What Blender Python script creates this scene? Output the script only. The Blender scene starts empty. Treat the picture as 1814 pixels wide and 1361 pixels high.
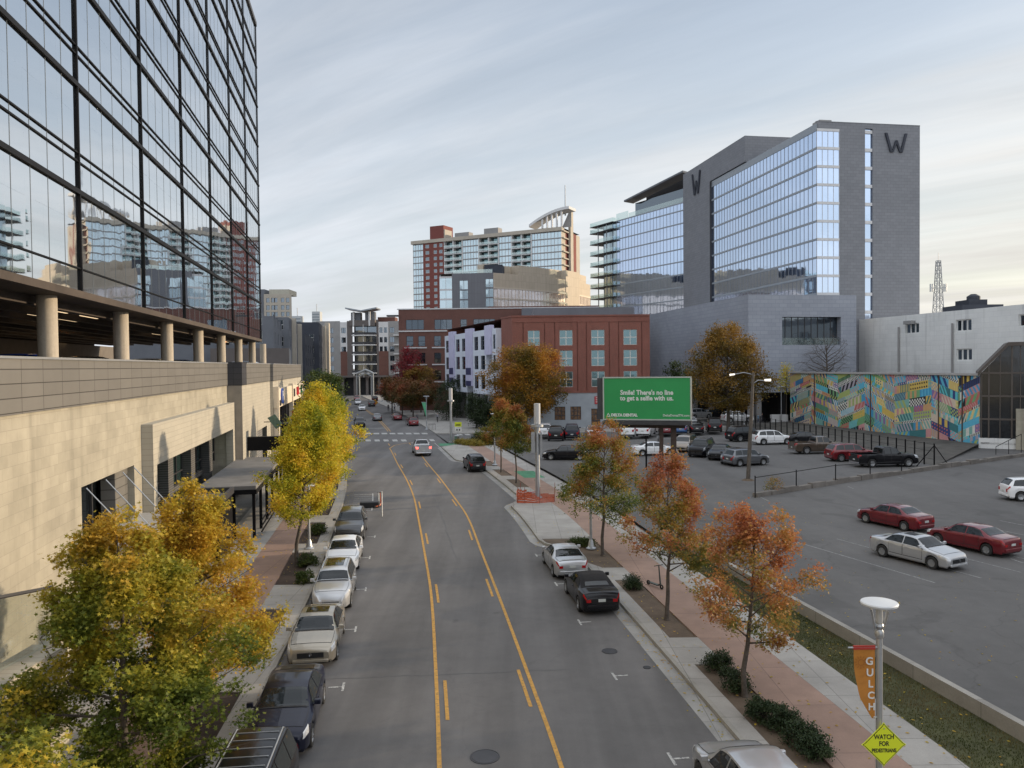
import bpy, bmesh, math, random
import numpy as np
from mathutils import Vector, Matrix
R = math.radians
scene = bpy.context.scene
COL = scene.collection

# ---------------------------------------------------------------- camera
FPX, CX, CY, H = 1400.0, 907.0, 680.5, 11.0
PITCH, ROLL = math.atan(33 / 1400.0), math.radians(0.6)
cd = bpy.data.cameras.new('camera'); cam = bpy.data.objects.new('camera', cd); COL.objects.link(cam)
cd.sensor_width = 36.0; cd.lens = 36.0 * FPX / 1814.0
cd.clip_start = 0.3; cd.clip_end = 6000
cam.matrix_world = (Matrix.Translation((0, 0, H)) @ Matrix.Rotation(R(90) - PITCH, 4, 'X') @ Matrix.Rotation(-ROLL, 4, 'Z'))
scene.camera = cam

# ---------------------------------------------------------------- light
SUN_AZ, SUN_EL = 74.0, 11.5          # azimuth clockwise from +Y
w = bpy.data.worlds.new('World'); scene.world = w; w.use_nodes = True
nt = w.node_tree; N = nt.nodes; LK = nt.links
for n in list(N): N.remove(n)
def node(t, **kw):
    n = N.new(t)
    for k, v in kw.items(): setattr(n, k, v)
    return n
out = node('ShaderNodeOutputWorld'); bg = node('ShaderNodeBackground'); bg.inputs[1].default_value = 0.11
sky = node('ShaderNodeTexSky', sky_type='NISHITA'); sky.sun_disc = False
sky.sun_elevation = R(SUN_EL); sky.sun_rotation = R(SUN_AZ); sky.altitude = 150
sky.air_density = 1.0; sky.dust_density = 1.5; sky.ozone_density = 1.4
tc = node('ShaderNodeTexCoord'); sep = node('ShaderNodeSeparateXYZ'); LK.new(tc.outputs['Generated'], sep.inputs[0])
def m(op, a, b=None, clamp=False):
    n = node('ShaderNodeMath', operation=op); n.use_clamp = clamp
    for i, v in enumerate((a, b)):
        if v is None: continue
        if isinstance(v, (int, float)): n.inputs[i].default_value = v
        else: LK.new(v, n.inputs[i])
    return n.outputs[0]
# project the view direction on a high flat cloud layer
zz = m('ADD', m('MAXIMUM', sep.outputs[2], 0.0), 0.09)
cx_ = m('DIVIDE', sep.outputs[0], zz); cy_ = m('DIVIDE', sep.outputs[1], zz)
comb = node('ShaderNodeCombineXYZ'); LK.new(cx_, comb.inputs[0]); LK.new(cy_, comb.inputs[1])
def cloud(scale, det, rough, rot, sx, sy, loc, lo, hi):
    mr0 = node('ShaderNodeMapping'); mr0.inputs['Rotation'].default_value = (0, 0, R(rot)); LK.new(comb.outputs[0], mr0.inputs[0])
    mp = node('ShaderNodeMapping')
    mp.inputs['Scale'].default_value = (sx, sy, 1); mp.inputs['Location'].default_value = loc
    LK.new(mr0.outputs[0], mp.inputs[0])
    nz = node('ShaderNodeTexNoise'); nz.inputs['Scale'].default_value = scale
    nz.inputs['Detail'].default_value = det; nz.inputs['Roughness'].default_value = rough
    nz.inputs['Distortion'].default_value = 0.35
    LK.new(mp.outputs[0], nz.inputs['Vector'])
    mr = node('ShaderNodeMapRange'); mr.inputs[1].default_value = lo; mr.inputs[2].default_value = hi
    mr.interpolation_type = 'SMOOTHSTEP'
    LK.new(nz.outputs[0], mr.inputs[0]); return mr.outputs[0]
c1 = cloud(0.42, 5, 0.52, 48, 0.45, 1.5, (3, 1, 0), 0.32, 0.70)
c2 = cloud(1.25, 8, 0.60, 36, 0.42, 1.7, (7, 2, 0), 0.36, 0.74)
mask = m('ADD', m('MULTIPLY', c1, 0.62), m('MULTIPLY', c2, 0.42), True)
mask = m('ADD', m('MULTIPLY', mask, 0.50), 0.38, True)
# cloud colour: warm and brighter toward the sun's side and low down, cool grey away from it
sd = (math.sin(R(SUN_AZ)), math.cos(R(SUN_AZ)))
side = m('ADD', m('MULTIPLY', sep.outputs[0], sd[0]), m('MULTIPLY', sep.outputs[1], sd[1]))
mr = node('ShaderNodeMapRange'); mr.inputs[1].default_value = 0.05; mr.inputs[2].default_value = 0.95; LK.new(side, mr.inputs[0])
low = node('ShaderNodeMapRange'); low.inputs[1].default_value = 0.42; low.inputs[2].default_value = 0.0; LK.new(sep.outputs[2], low.inputs[0])
wf = m('MULTIPLY', mr.outputs[0], m('ADD', m('MULTIPLY', low.outputs[0], 0.85), 0.15))
mixc = node('ShaderNodeMix', data_type='RGBA'); LK.new(wf, mixc.inputs[0])
CLOUD_A = (4.15, 4.32, 4.62, 1); CLOUD_B = (4.6, 4.3, 3.65, 1)
mixc.inputs[6].default_value = CLOUD_A; mixc.inputs[7].default_value = CLOUD_B
mask = m('ADD', mask, m('MULTIPLY', low.outputs[0], 0.40), True)
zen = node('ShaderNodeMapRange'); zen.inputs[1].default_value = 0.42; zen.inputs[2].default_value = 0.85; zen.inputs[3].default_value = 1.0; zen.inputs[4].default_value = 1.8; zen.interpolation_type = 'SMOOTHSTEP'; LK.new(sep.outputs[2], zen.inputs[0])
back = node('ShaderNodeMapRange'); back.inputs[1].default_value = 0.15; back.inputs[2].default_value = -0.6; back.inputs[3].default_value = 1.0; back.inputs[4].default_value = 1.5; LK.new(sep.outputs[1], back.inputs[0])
streak = cloud(0.8, 9, 0.62, 42, 0.34, 1.7, (1, 5, 0), 0.34, 0.68)
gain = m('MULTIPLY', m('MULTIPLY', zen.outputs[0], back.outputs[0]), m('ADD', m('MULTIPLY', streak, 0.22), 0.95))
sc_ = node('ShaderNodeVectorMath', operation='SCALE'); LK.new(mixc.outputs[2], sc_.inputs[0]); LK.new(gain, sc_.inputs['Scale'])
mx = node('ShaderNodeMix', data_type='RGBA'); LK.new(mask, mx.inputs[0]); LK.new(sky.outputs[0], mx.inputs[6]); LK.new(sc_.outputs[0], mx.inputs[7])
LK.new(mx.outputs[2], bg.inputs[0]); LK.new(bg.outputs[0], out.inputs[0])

sl = bpy.data.lights.new('sun', 'SUN'); sl.energy = 2.7; sl.angle = R(1.2); sl.color = (1.0, 0.80, 0.56)
so = bpy.data.objects.new('sun', sl); COL.objects.link(so)
sdir = Vector((math.sin(R(SUN_AZ)) * math.cos(R(SUN_EL)), math.cos(R(SUN_AZ)) * math.cos(R(SUN_EL)), math.sin(R(SUN_EL))))
so.rotation_euler = sdir.to_track_quat('Z', 'Y').to_euler(); so.location = (60, 0, 60)
vs = scene.view_settings; vs.view_transform = 'Standard'; vs.look = 'None'; vs.gamma = 1; vs.use_curve_mapping = False
vs.exposure = 0.74

# ---------------------------------------------------------------- helpers
def ray(px, py):
    u = (px - CX) / FPX; v = -(py - CY) / FPX
    c, s = math.cos(ROLL), math.sin(ROLL); u, v = u * c + v * s, -u * s + v * c
    cp, sp = math.cos(PITCH), math.sin(PITCH)
    return (u, cp + v * sp, -sp + v * cp)
def G(px, py, z=0.0):                  # where the line of sight through a photo point meets the ground
    d = ray(px, py); t = (z - H) / d[2]; return (d[0] * t, d[1] * t)
def AT(px, Y):                         # world X seen at photo column px at distance Y
    return (px - CX) / FPX * Y
def ZT(px, py, Y):                     # height seen at photo point at distance Y
    d = ray(px, py); return H + d[2] * Y / d[1]

def tag(o, label=None, cat=None, group=None, kind=None):
    if label: o['label'] = label
    if cat: o['category'] = cat
    if group: o['group'] = group
    if kind: o['kind'] = kind
    return o
def thing(name, label, cat, loc=(0, 0, 0), rz=0, group=None):
    o = bpy.data.objects.new(name, None); COL.objects.link(o); o.empty_display_size = 0.3
    o.location = loc; o.rotation_euler = (0, 0, rz)
    return tag(o, label, cat, group)
def wloc(o):
    v = Vector((0, 0, 0))
    while o is not None: v += o.location; o = o.parent
    return v
def copy_tree(o, parent=None):
    c = o.copy(); COL.objects.link(c)
    if parent: c.parent = parent
    for ch in list(o.children): copy_tree(ch, c)
    return c

class MB:
    """collects faces in world (or local) coordinates; several materials allowed"""
    def __init__(s): s.v = []; s.f = []; s.mi = []; s.m = 0
    def quad(s, a, b, c, d): s.poly((a, b, c, d))
    def poly(s, pts):
        i = len(s.v); s.v.extend([tuple(p) for p in pts]); s.f.append(tuple(range(i, i + len(pts)))); s.mi.append(s.m)
    def hexa(s, p):                    # 8 points: 4 bottom ccw, 4 top ccw
        i = len(s.v); s.v.extend([tuple(q) for q in p])
        for f in ((3, 2, 1, 0), (4, 5, 6, 7), (0, 1, 5, 4), (1, 2, 6, 5), (2, 3, 7, 6), (3, 0, 4, 7)):
            s.f.append(tuple(i + k for k in f)); s.mi.append(s.m)
    def box(s, x0, x1, y0, y1, z0, z1):
        s.hexa([(x0, y0, z0), (x1, y0, z0), (x1, y1, z0), (x0, y1, z0), (x0, y0, z1), (x1, y0, z1), (x1, y1, z1), (x0, y1, z1)])
    def obox(s, cx, cy, z0, z1, lx, ly, ang):
        c, n = math.cos(ang), math.sin(ang); q = []
        for (a, b) in ((-1, -1), (1, -1), (1, 1), (-1, 1)):
            x = a * lx / 2; y = b * ly / 2; q.append((cx + x * c - y * n, cy + x * n + y * c))
        s.hexa([(x, y, z0) for x, y in q] + [(x, y, z1) for x, y in q])
    def prism(s, poly, z0, z1, bottom=True):     # ccw outline
        n = len(poly); i = len(s.v)
        s.v.extend([(x, y, z0) for x, y in poly] + [(x, y, z1) for x, y in poly])
        s.f.append(tuple(i + n + k for k in range(n))); s.mi.append(s.m)
        if bottom: s.f.append(tuple(i + n - 1 - k for k in range(n))); s.mi.append(s.m)
        for k in range(n):
            k2 = (k + 1) % n; s.f.append((i + k, i + k2, i + n + k2, i + n + k)); s.mi.append(s.m)
    def tube(s, pts, rad, n=8, cap=True):
        pts = [Vector(p) for p in pts]; rr = rad if isinstance(rad, (list, tuple)) else [rad] * len(pts)
        i = len(s.v); prev = None
        for k, p in enumerate(pts):
            d = (pts[min(k + 1, len(pts) - 1)] - pts[max(k - 1, 0)])
            if d.length < 1e-9: d = Vector((0, 0, 1))
            d.normalize()
            if prev is None: a = d.orthogonal().normalized()
            else:
                a = prev - d * prev.dot(d)
                a = a.normalized() if a.length > 1e-6 else d.orthogonal().normalized()
            prev = a; b = d.cross(a)
            for j in range(n):
                t = 2 * math.pi * j / n; s.v.append(tuple(p + (a * math.cos(t) + b * math.sin(t)) * rr[k]))
        for k in range(len(pts) - 1):
            for j in range(n):
                j2 = (j + 1) % n; s.f.append((i + k * n + j, i + k * n + j2, i + (k + 1) * n + j2, i + (k + 1) * n + j)); s.mi.append(s.m)
        if cap:
            s.f.append(tuple(i + j for j in range(n - 1, -1, -1))); s.mi.append(s.m)
            s.f.append(tuple(i + (len(pts) - 1) * n + j for j in range(n))); s.mi.append(s.m)
    def lathe(s, prof, cx=0, cy=0, cz=0, n=16, axis='Z'):
        i = len(s.v)
        for (r, h) in prof:
            for j in range(n):
                t = 2 * math.pi * j / n
                if axis == 'Z': s.v.append((cx + r * math.cos(t), cy + r * math.sin(t), cz + h))
                else: s.v.append((cx + r * math.cos(t), cy + h, cz + r * math.sin(t)))
        for k in range(len(prof) - 1):
            for j in range(n):
                j2 = (j + 1) % n
                q = (i + k * n + j, i + k * n + j2, i + (k + 1) * n + j2, i + (k + 1) * n + j)
                s.f.append(q if axis == 'Z' else q[::-1]); s.mi.append(s.m)
    def build(s, name, mats, parent=None, smooth=None, label=None, local=False):
        me = bpy.data.meshes.new(name)
        off = Vector((0, 0, 0)) if (local or parent is None) else wloc(parent)
        V = np.array(s.v, dtype=np.float64).reshape(-1, 3)
        me.from_pydata((V - np.array(off)).tolist(), [], s.f)
        if not isinstance(mats, (list, tuple)): mats = [mats]
        for q in mats: me.materials.append(q)
        if len(mats) > 1: me.polygons.foreach_set('material_index', s.mi)
        # box-projected uv in metres
        uv = me.uv_layers.new(name='uv'); data = np.zeros((len(me.loops), 2)); li = 0
        for f in s.f:
            p0, p1, p2 = V[f[0]], V[f[1]], V[f[2]]
            nn = np.cross(p1 - p0, p2 - p0); l = np.linalg.norm(nn)
            if l < 1e-12 and len(f) > 3: nn = np.cross(V[f[2]] - p0, V[f[3]] - p0); l = np.linalg.norm(nn)
            nn = nn / (l + 1e-12)
            if abs(nn[2]) > 0.7:
                for k in f: data[li] = V[k][:2]; li += 1
            else:
                h = math.hypot(nn[0], nn[1]) + 1e-9; tx, ty = -nn[1] / h, nn[0] / h
                for k in f: data[li] = (V[k][0] * tx + V[k][1] * ty, V[k][2]); li += 1
        uv.data.foreach_set('uv', data.ravel())
        if smooth is not None:
            me.polygons.foreach_set('use_smooth', [True] * len(me.polygons))
            try: me.set_sharp_from_angle(angle=R(smooth))
            except Exception: pass
        me.update()
        o = bpy.data.objects.new(name, me); COL.objects.link(o)
        if parent: o.parent = parent
        if label: o['label'] = label
        return o

class Wall:
    """a vertical wall seen from outside from p0 (left) to p1 (right)"""
    def __init__(s, p0, p1):
        s.p0 = Vector((p0[0], p0[1])); s.p1 = Vector((p1[0], p1[1])); d = s.p1 - s.p0; s.L = d.length; s.d = d / s.L
        s.n = Vector((s.d.y, -s.d.x))
    def P(s, u, z, d=0.0):
        q = s.p0 + s.d * u + s.n * d; return (q.x, q.y, z)
    def u_at(s, px):                   # distance along the wall seen at photo column px (slopes ignored)
        r = (px - CX) / FPX
        return (r * s.p0.y - s.p0.x) / (s.d.x - r * s.d.y)
    def box(s, mb, u0, u1, z0, z1, d0, d1):
        mb.hexa([s.P(u0, z0, d1), s.P(u1, z0, d1), s.P(u1, z0, d0), s.P(u0, z0, d0),
                 s.P(u0, z1, d1), s.P(u1, z1, d1), s.P(u1, z1, d0), s.P(u0, z1, d0)])
    def face(s, mb, u0, u1, z0, z1, d=0.0):
        mb.quad(s.P(u0, z0, d), s.P(u1, z0, d), s.P(u1, z1, d), s.P(u0, z1, d))
    def holed(s, mb, u0, u1, z0, z1, holes, depth=0.18, d=0.0):
        """front sheet with real openings and their reveals"""
        us = sorted(set([u0, u1] + [a for h in holes for a in h[:2]])); zs = sorted(set([z0, z1] + [a for h in holes for a in h[2:4]]))
        us = [a for a in us if u0 <= a <= u1]; zs = [a for a in zs if z0 <= a <= z1]
        for i in range(len(us) - 1):
            um = (us[i] + us[i + 1]) / 2; k = 0
            col = [h for h in holes if h[0] < um < h[1]]
            j = 0
            while j < len(zs) - 1:
                zm = (zs[j] + zs[j + 1]) / 2
                if any(h[2] < zm < h[3] for h in col): j += 1; continue
                j2 = j + 1
                while j2 < len(zs) - 1 and not any(h[2] < (zs[j2] + zs[j2 + 1]) / 2 < h[3] for h in col): j2 += 1
                s.face(mb, us[i], us[i + 1], zs[j], zs[j2], d); j = j2
        for (a, b, c, e) in [h[:4] for h in holes]:
            mb.quad(s.P(a, c, d), s.P(a, e, d), s.P(a, e, d - depth), s.P(a, c, d - depth))
            mb.quad(s.P(b, c, d - depth), s.P(b, e, d - depth), s.P(b, e, d), s.P(b, c, d))
            mb.quad(s.P(a, c, d - depth), s.P(b, c, d - depth), s.P(b, c, d), s.P(a, c, d))
            mb.quad(s.P(a, e, d), s.P(b, e, d), s.P(b, e, d - depth), s.P(a, e, d - depth))
def shell(mb, pts, z0, z1, skip=(), top=True):
    """closed outline (ccw from above); side k runs pts[k]->pts[k+1]; skip = sides built elsewhere"""
    n = len(pts)
    for k in range(n):
        if k in skip: continue
        a, b = pts[k], pts[(k + 1) % n]; mb.quad((a[0], a[1], z0), (b[0], b[1], z0), (b[0], b[1], z1), (a[0], a[1], z1))
    if top: mb.poly([(x, y, z1) for x, y in pts])

WCOUNT = {}
def window(W, root, u0, u1, z0, z1, d=-0.16, nu=2, nz=2, fr=0.07, mats=None, name='window', label=None, mb=None):
    mb2 = mb or MB(); mb2.m = 0
    W.face(mb2, u0, u1, z0, z1, d - 0.02)
    mb2.m = 1
    for k in range(nu + 1):
        c = u0 + (u1 - u0) * k / nu; a = max(u0, c - fr / 2); b = min(u1, c + fr / 2)
        W.box(mb2, a, b, z0, z1, d - 0.015, d + 0.05)
    for k in range(nz + 1):
        c = z0 + (z1 - z0) * k / nz; a = max(z0, c - fr / 2); b = min(z1, c + fr / 2)
        W.box(mb2, u0, u1, a, b, d - 0.015, d + 0.055)
    if mb: return None
    return mb2.build(name, mats, root, label=label)

# ---------------------------------------------------------------- materials
def newmat(name):
    q = bpy.data.materials.new(name); q.use_nodes = True; t = q.node_tree
    return q, t, t.nodes['Principled BSDF']
def setp(b, **kw):
    for k, v in kw.items():
        if k in b.inputs: b.inputs[k].default_value = v
def plain(name, col, rough=0.6, metal=0.0, var=0.12, scale=1.5, bump=0.0, bscale=20, coat=0.0, spec=None):
    q, t, b = newmat(name); setp(b, Roughness=rough, Metallic=metal)
    if coat: b.inputs['Coat Weight'].default_value = coat; b.inputs['Coat Roughness'].default_value = 0.08
    if spec is not None: b.inputs['Specular IOR Level'].default_value = spec
    c = t.nodes.new('ShaderNodeTexCoord')
    if var > 0:
        n = t.nodes.new('ShaderNodeTexNoise'); n.inputs['Scale'].default_value = scale; n.inputs['Detail'].default_value = 5
        n.inputs['Roughness'].default_value = 0.6
        t.links.new(c.outputs['Object'], n.inputs['Vector'])
        r = t.nodes.new('ShaderNodeMapRange'); r.inputs[1].default_value = 0.3; r.inputs[2].default_value = 0.7
        t.links.new(n.outputs[0], r.inputs[0])
        x = t.nodes.new('ShaderNodeMix'); x.data_type = 'RGBA'; t.links.new(r.outputs[0], x.inputs[0])
        x.inputs[6].default_value = tuple(v * (1 - var) for v in col) + (1,); x.inputs[7].default_value = tuple(min(1, v * (1 + var)) for v in col) + (1,)
        t.links.new(x.outputs[2], b.inputs['Base Color'])
    else: b.inputs['Base Color'].default_value = tuple(col) + (1,)
    if bump:
        n2 = t.nodes.new('ShaderNodeTexNoise'); n2.inputs['Scale'].default_value = bscale; n2.inputs['Detail'].default_value = 4
        t.links.new(c.outputs['Object'], n2.inputs['Vector'])
        bb = t.nodes.new('ShaderNodeBump'); bb.inputs['Strength'].default_value = bump; bb.inputs['Distance'].default_value = 0.02
        t.links.new(n2.outputs[0], bb.inputs['Height']); t.links.new(bb.outputs[0], b.inputs['Normal'])
    return q
def courses(name, c1, c2, mortar, bw, bh, ms=0.012, rough=0.8, offset=0.5, var=0.25, nscale=0.35, bump=0.3, stain=0.0):
    """bricks / stone courses / cladding panels in metres on the uv"""
    q, t, b = newmat(name); setp(b, Roughness=rough)
    u = t.nodes.new('ShaderNodeUVMap'); u.uv_map = 'uv'
    br = t.nodes.new('ShaderNodeTexBrick'); br.offset = offset
    br.inputs['Color1'].default_value = tuple(c1) + (1,); br.inputs['Color2'].default_value = tuple(c2) + (1,); br.inputs['Mortar'].default_value = tuple(mortar) + (1,)
    br.inputs['Scale'].default_value = 1; br.inputs['Mortar Size'].default_value = ms; br.inputs['Mortar Smooth'].default_value = 0.1
    br.inputs['Brick Width'].default_value = bw; br.inputs['Row Height'].default_value = bh; br.inputs['Bias'].default_value = 0
    t.links.new(u.outputs[0], br.inputs['Vector'])
    n = t.nodes.new('ShaderNodeTexNoise'); n.inputs['Scale'].default_value = nscale; n.inputs['Detail'].default_value = 7; n.inputs['Roughness'].default_value = 0.65
    t.links.new(u.outputs[0], n.inputs['Vector'])
    r = t.nodes.new('ShaderNodeMapRange'); r.inputs[1].default_value = 0.25; r.inputs[2].default_value = 0.75; r.inputs[3].default_value = 1 - var; r.inputs[4].default_value = 1 + var
    t.links.new(n.outputs[0], r.inputs[0])
    x = t.nodes.new('ShaderNodeMix'); x.data_type = 'RGBA'; x.blend_type = 'MULTIPLY'; x.inputs[0].default_value = 1
    t.links.new(br.outputs[0], x.inputs[6]); t.links.new(r.outputs[0], x.inputs[7])
    last = x.outputs[2]
    if stain:                         # vertical runs of dirt
        mp = t.nodes.new('ShaderNodeMapping'); mp.inputs['Scale'].default_value = (1.1, 0.07, 1); t.links.new(u.outputs[0], mp.inputs[0])
        n3 = t.nodes.new('ShaderNodeTexNoise'); n3.inputs['Scale'].default_value = 1; n3.inputs['Detail'].default_value = 6; t.links.new(mp.outputs[0], n3.inputs['Vector'])
        r3 = t.nodes.new('ShaderNodeMapRange'); r3.inputs[1].default_value = 0.55; r3.inputs[2].default_value = 0.75; r3.inputs[3].default_value = 1; r3.inputs[4].default_value = 1 - stain
        t.links.new(n3.outputs[0], r3.inputs[0])
        x3 = t.nodes.new('ShaderNodeMix'); x3.data_type = 'RGBA'; x3.blend_type = 'MULTIPLY'; x3.inputs[0].default_value = 1
        t.links.new(last, x3.inputs[6]); t.links.new(r3.outputs[0], x3.inputs[7]); last = x3.outputs[2]
    t.links.new(last, b.inputs['Base Color'])
    if bump:
        bb = t.nodes.new('ShaderNodeBump'); bb.inputs['Strength'].default_value = bump; bb.inputs['Distance'].default_value = 0.01; bb.invert = True
        t.links.new(br.outputs['Fac'], bb.inputs['Height']); t.links.new(bb.outputs[0], b.inputs['Normal'])
    return q
def mirrorglass(name, tint, rough=0.03, wave=0.02, wscale=0.5, mixdark=0.12, dark=(0.02, 0.03, 0.04), pane=None, jitter=0.0):
    """reflective coated glazing: slight waviness in each pane"""
    q, t, b = newmat(name); setp(b, Roughness=rough, Metallic=1.0); b.inputs['Base Color'].default_value = tuple(tint) + (1,)
    u = t.nodes.new('ShaderNodeUVMap'); u.uv_map = 'uv'
    n = t.nodes.new('ShaderNodeTexNoise'); n.inputs['Scale'].default_value = wscale; n.inputs['Detail'].default_value = 2
    src = u.outputs[0]
    if pane:                           # each pane tilts by itself
        dv = t.nodes.new('ShaderNodeVectorMath'); dv.operation = 'DIVIDE'; dv.inputs[1].default_value = (pane[0], pane[1], 1); t.links.new(src, dv.inputs[0])
        fl = t.nodes.new('ShaderNodeVectorMath'); fl.operation = 'FLOOR'; t.links.new(dv.outputs[0], fl.inputs[0])
        wn = t.nodes.new('ShaderNodeTexWhiteNoise'); wn.noise_dimensions = '2D'; t.links.new(fl.outputs[0], wn.inputs['Vector'])
        sc = t.nodes.new('ShaderNodeVectorMath'); sc.operation = 'MULTIPLY_ADD'; t.links.new(wn.outputs['Color'], sc.inputs[0])
        sc.inputs[1].default_value = (jitter, jitter, jitter); sc.inputs[2].default_value = (-jitter / 2,) * 3
        off = t.nodes.new('ShaderNodeVectorMath'); off.operation = 'MULTIPLY_ADD'; t.links.new(wn.outputs['Color'], off.inputs[0]); off.inputs[1].default_value = (9, 9, 9); t.links.new(src, off.inputs[2])
        t.links.new(off.outputs[0], n.inputs['Vector'])
    else: t.links.new(src, n.inputs['Vector'])
    bb = t.nodes.new('ShaderNodeBump'); bb.inputs['Strength'].default_value = 1.0; bb.inputs['Distance'].default_value = wave
    t.links.new(n.outputs[0], bb.inputs['Height']); nrm = bb.outputs[0]
    if pane:
        ad = t.nodes.new('ShaderNodeVectorMath'); ad.operation = 'ADD'; t.links.new(nrm, ad.inputs[0]); t.links.new(sc.outputs[0], ad.inputs[1])
        nm = t.nodes.new('ShaderNodeVectorMath'); nm.operation = 'NORMALIZE'; t.links.new(ad.outputs[0], nm.inputs[0]); nrm = nm.outputs[0]
    t.links.new(nrm, b.inputs['Normal'])
    b2 = t.nodes.new('ShaderNodeBsdfPrincipled'); b2.inputs['Base Color'].default_value = tuple(dark) + (1,); b2.inputs['Roughness'].default_value = 0.15
    ms_ = t.nodes.new('ShaderNodeMixShader'); ms_.inputs[0].default_value = mixdark
    t.links.new(b.outputs[0], ms_.inputs[1]); t.links.new(b2.outputs[0], ms_.inputs[2])
    t.links.new(ms_.outputs[0], t.nodes['Material Output'].inputs[0]); return q
def emit(name, col, s):
    q, t, b = newmat(name); b.inputs['Base Color'].default_value = tuple(col) + (1,)
    b.inputs['Emission Color'].default_value = tuple(col) + (1,); b.inputs['Emission Strength'].default_value = s; return q
def ground_mat(name, base, var=0.25, big=0.06, fine=30, rough=0.9, crack=0.0, patchy=0.0, bump=0.15, joints=None, jcol=0.55, lane_shade=0.0):
    """weathered sheet: large blotches, fine grain, thin cracks, optional slab joints"""
    q, t, b = newmat(name); setp(b, Roughness=rough); Nn = t.nodes.new; L_ = t.links.new
    u = Nn('ShaderNodeUVMap'); u.uv_map = 'uv'
    def nz(sc, det, ro=0.6, mp=None, dist=0.0):
        n = Nn('ShaderNodeTexNoise'); n.inputs['Scale'].default_value = sc; n.inputs['Detail'].default_value = det; n.inputs['Roughness'].default_value = ro
        n.inputs['Distortion'].default_value = dist
        L_(mp or u.outputs[0], n.inputs['Vector']); return n.outputs[0]
    def rng(s, a, b_, c, d):
        r = Nn('ShaderNodeMapRange'); 
        for i, v in enumerate((a, b_, c, d)): r.inputs[i + 1].default_value = v
        L_(s, r.inputs[0]); return r.outputs[0]
    def mul(a, b_):
        x = Nn('ShaderNodeMath'); x.operation = 'MULTIPLY'; L_(a, x.inputs[0]); L_(b_, x.inputs[1]); return x.outputs[0]
    f = rng(nz(big, 6), 0.3, 0.7, 1 - var, 1 + var)
    f = mul(f, rng(nz(fine, 3, 0.8), 0.2, 0.8, 0.86, 1.14))
    f = mul(f, rng(nz(1.3, 6, 0.7), 0.25, 0.75, 0.9, 1.1))
    if patchy: f = mul(f, rng(nz(0.23, 4, 0.5, dist=0.6), 0.60, 0.64, 1.0, 1 - patchy))
    if lane_shade:                          # tyre-darkened lanes and soft shadow bands painted along the street, oil drips
        mp = Nn('ShaderNodeMapping'); mp.inputs['Scale'].default_value = (0.55, 0.035, 1); mp.inputs['Rotation'].default_value = (0, 0, 0.13); L_(u.outputs[0], mp.inputs[0])
        f = mul(f, rng(nz(1.0, 4, 0.55, mp.outputs[0]), 0.38, 0.62, 1 - lane_shade, 1 + lane_shade * 0.6))
        f = mul(f, rng(nz(0.9, 2, 0.5), 0.70, 0.78, 1.0, 0.80)); f = mul(f, rng(nz(7.0, 2, 0.5), 0.76, 0.80, 1.0, 0.72))
    if crack:
        vo = Nn('ShaderNodeTexVoronoi'); vo.feature = 'DISTANCE_TO_EDGE'; vo.inputs['Scale'].default_value = 0.11; vo.inputs['Randomness'].default_value = 1
        wv = Nn('ShaderNodeTexNoise'); wv.inputs['Scale'].default_value = 0.7; wv.inputs['Detail'].default_value = 5; L_(u.outputs[0], wv.inputs['Vector'])
        am = Nn('ShaderNodeVectorMath'); am.operation = 'MULTIPLY_ADD'; am.inputs[1].default_value = (2.2, 2.2, 0); L_(wv.outputs['Color'], am.inputs[0]); L_(u.outputs[0], am.inputs[2])
        L_(am.outputs[0], vo.inputs['Vector'])
        f = mul(f, rng(vo.outputs['Distance'], 0.0, 0.006, 1 - crack, 1.0))
    if joints:
        br = Nn('ShaderNodeTexBrick'); br.offset = 0; br.inputs['Color1'].default_value = (1, 1, 1, 1); br.inputs['Color2'].default_value = (0.88, 0.88, 0.88, 1)
        br.inputs['Mortar'].default_value = (jcol,) * 3 + (1,); br.inputs['Scale'].default_value = 1; br.inputs['Mortar Size'].default_value = 0.014
        br.inputs['Brick Width'].default_value = joints[0]; br.inputs['Row Height'].default_value = joints[1]; br.inputs['Mortar Smooth'].default_value = 0.1
        L_(u.outputs[0], br.inputs['Vector']); f = mul(f, br.outputs[0])
    x = Nn('ShaderNodeMix'); x.data_type = 'RGBA'; x.blend_type = 'MULTIPLY'; x.inputs[0].default_value = 1; x.inputs[6].default_value = tuple(base) + (1,)
    L_(f, x.inputs[7]); L_(x.outputs[2], b.inputs['Base Color'])
    if bump:
        bb = Nn('ShaderNodeBump'); bb.inputs['Strength'].default_value = bump; bb.inputs['Distance'].default_value = 0.01
        L_(nz(fine, 3, 0.8), bb.inputs['Height']); L_(bb.outputs[0], b.inputs['Normal'])
    return q
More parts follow.
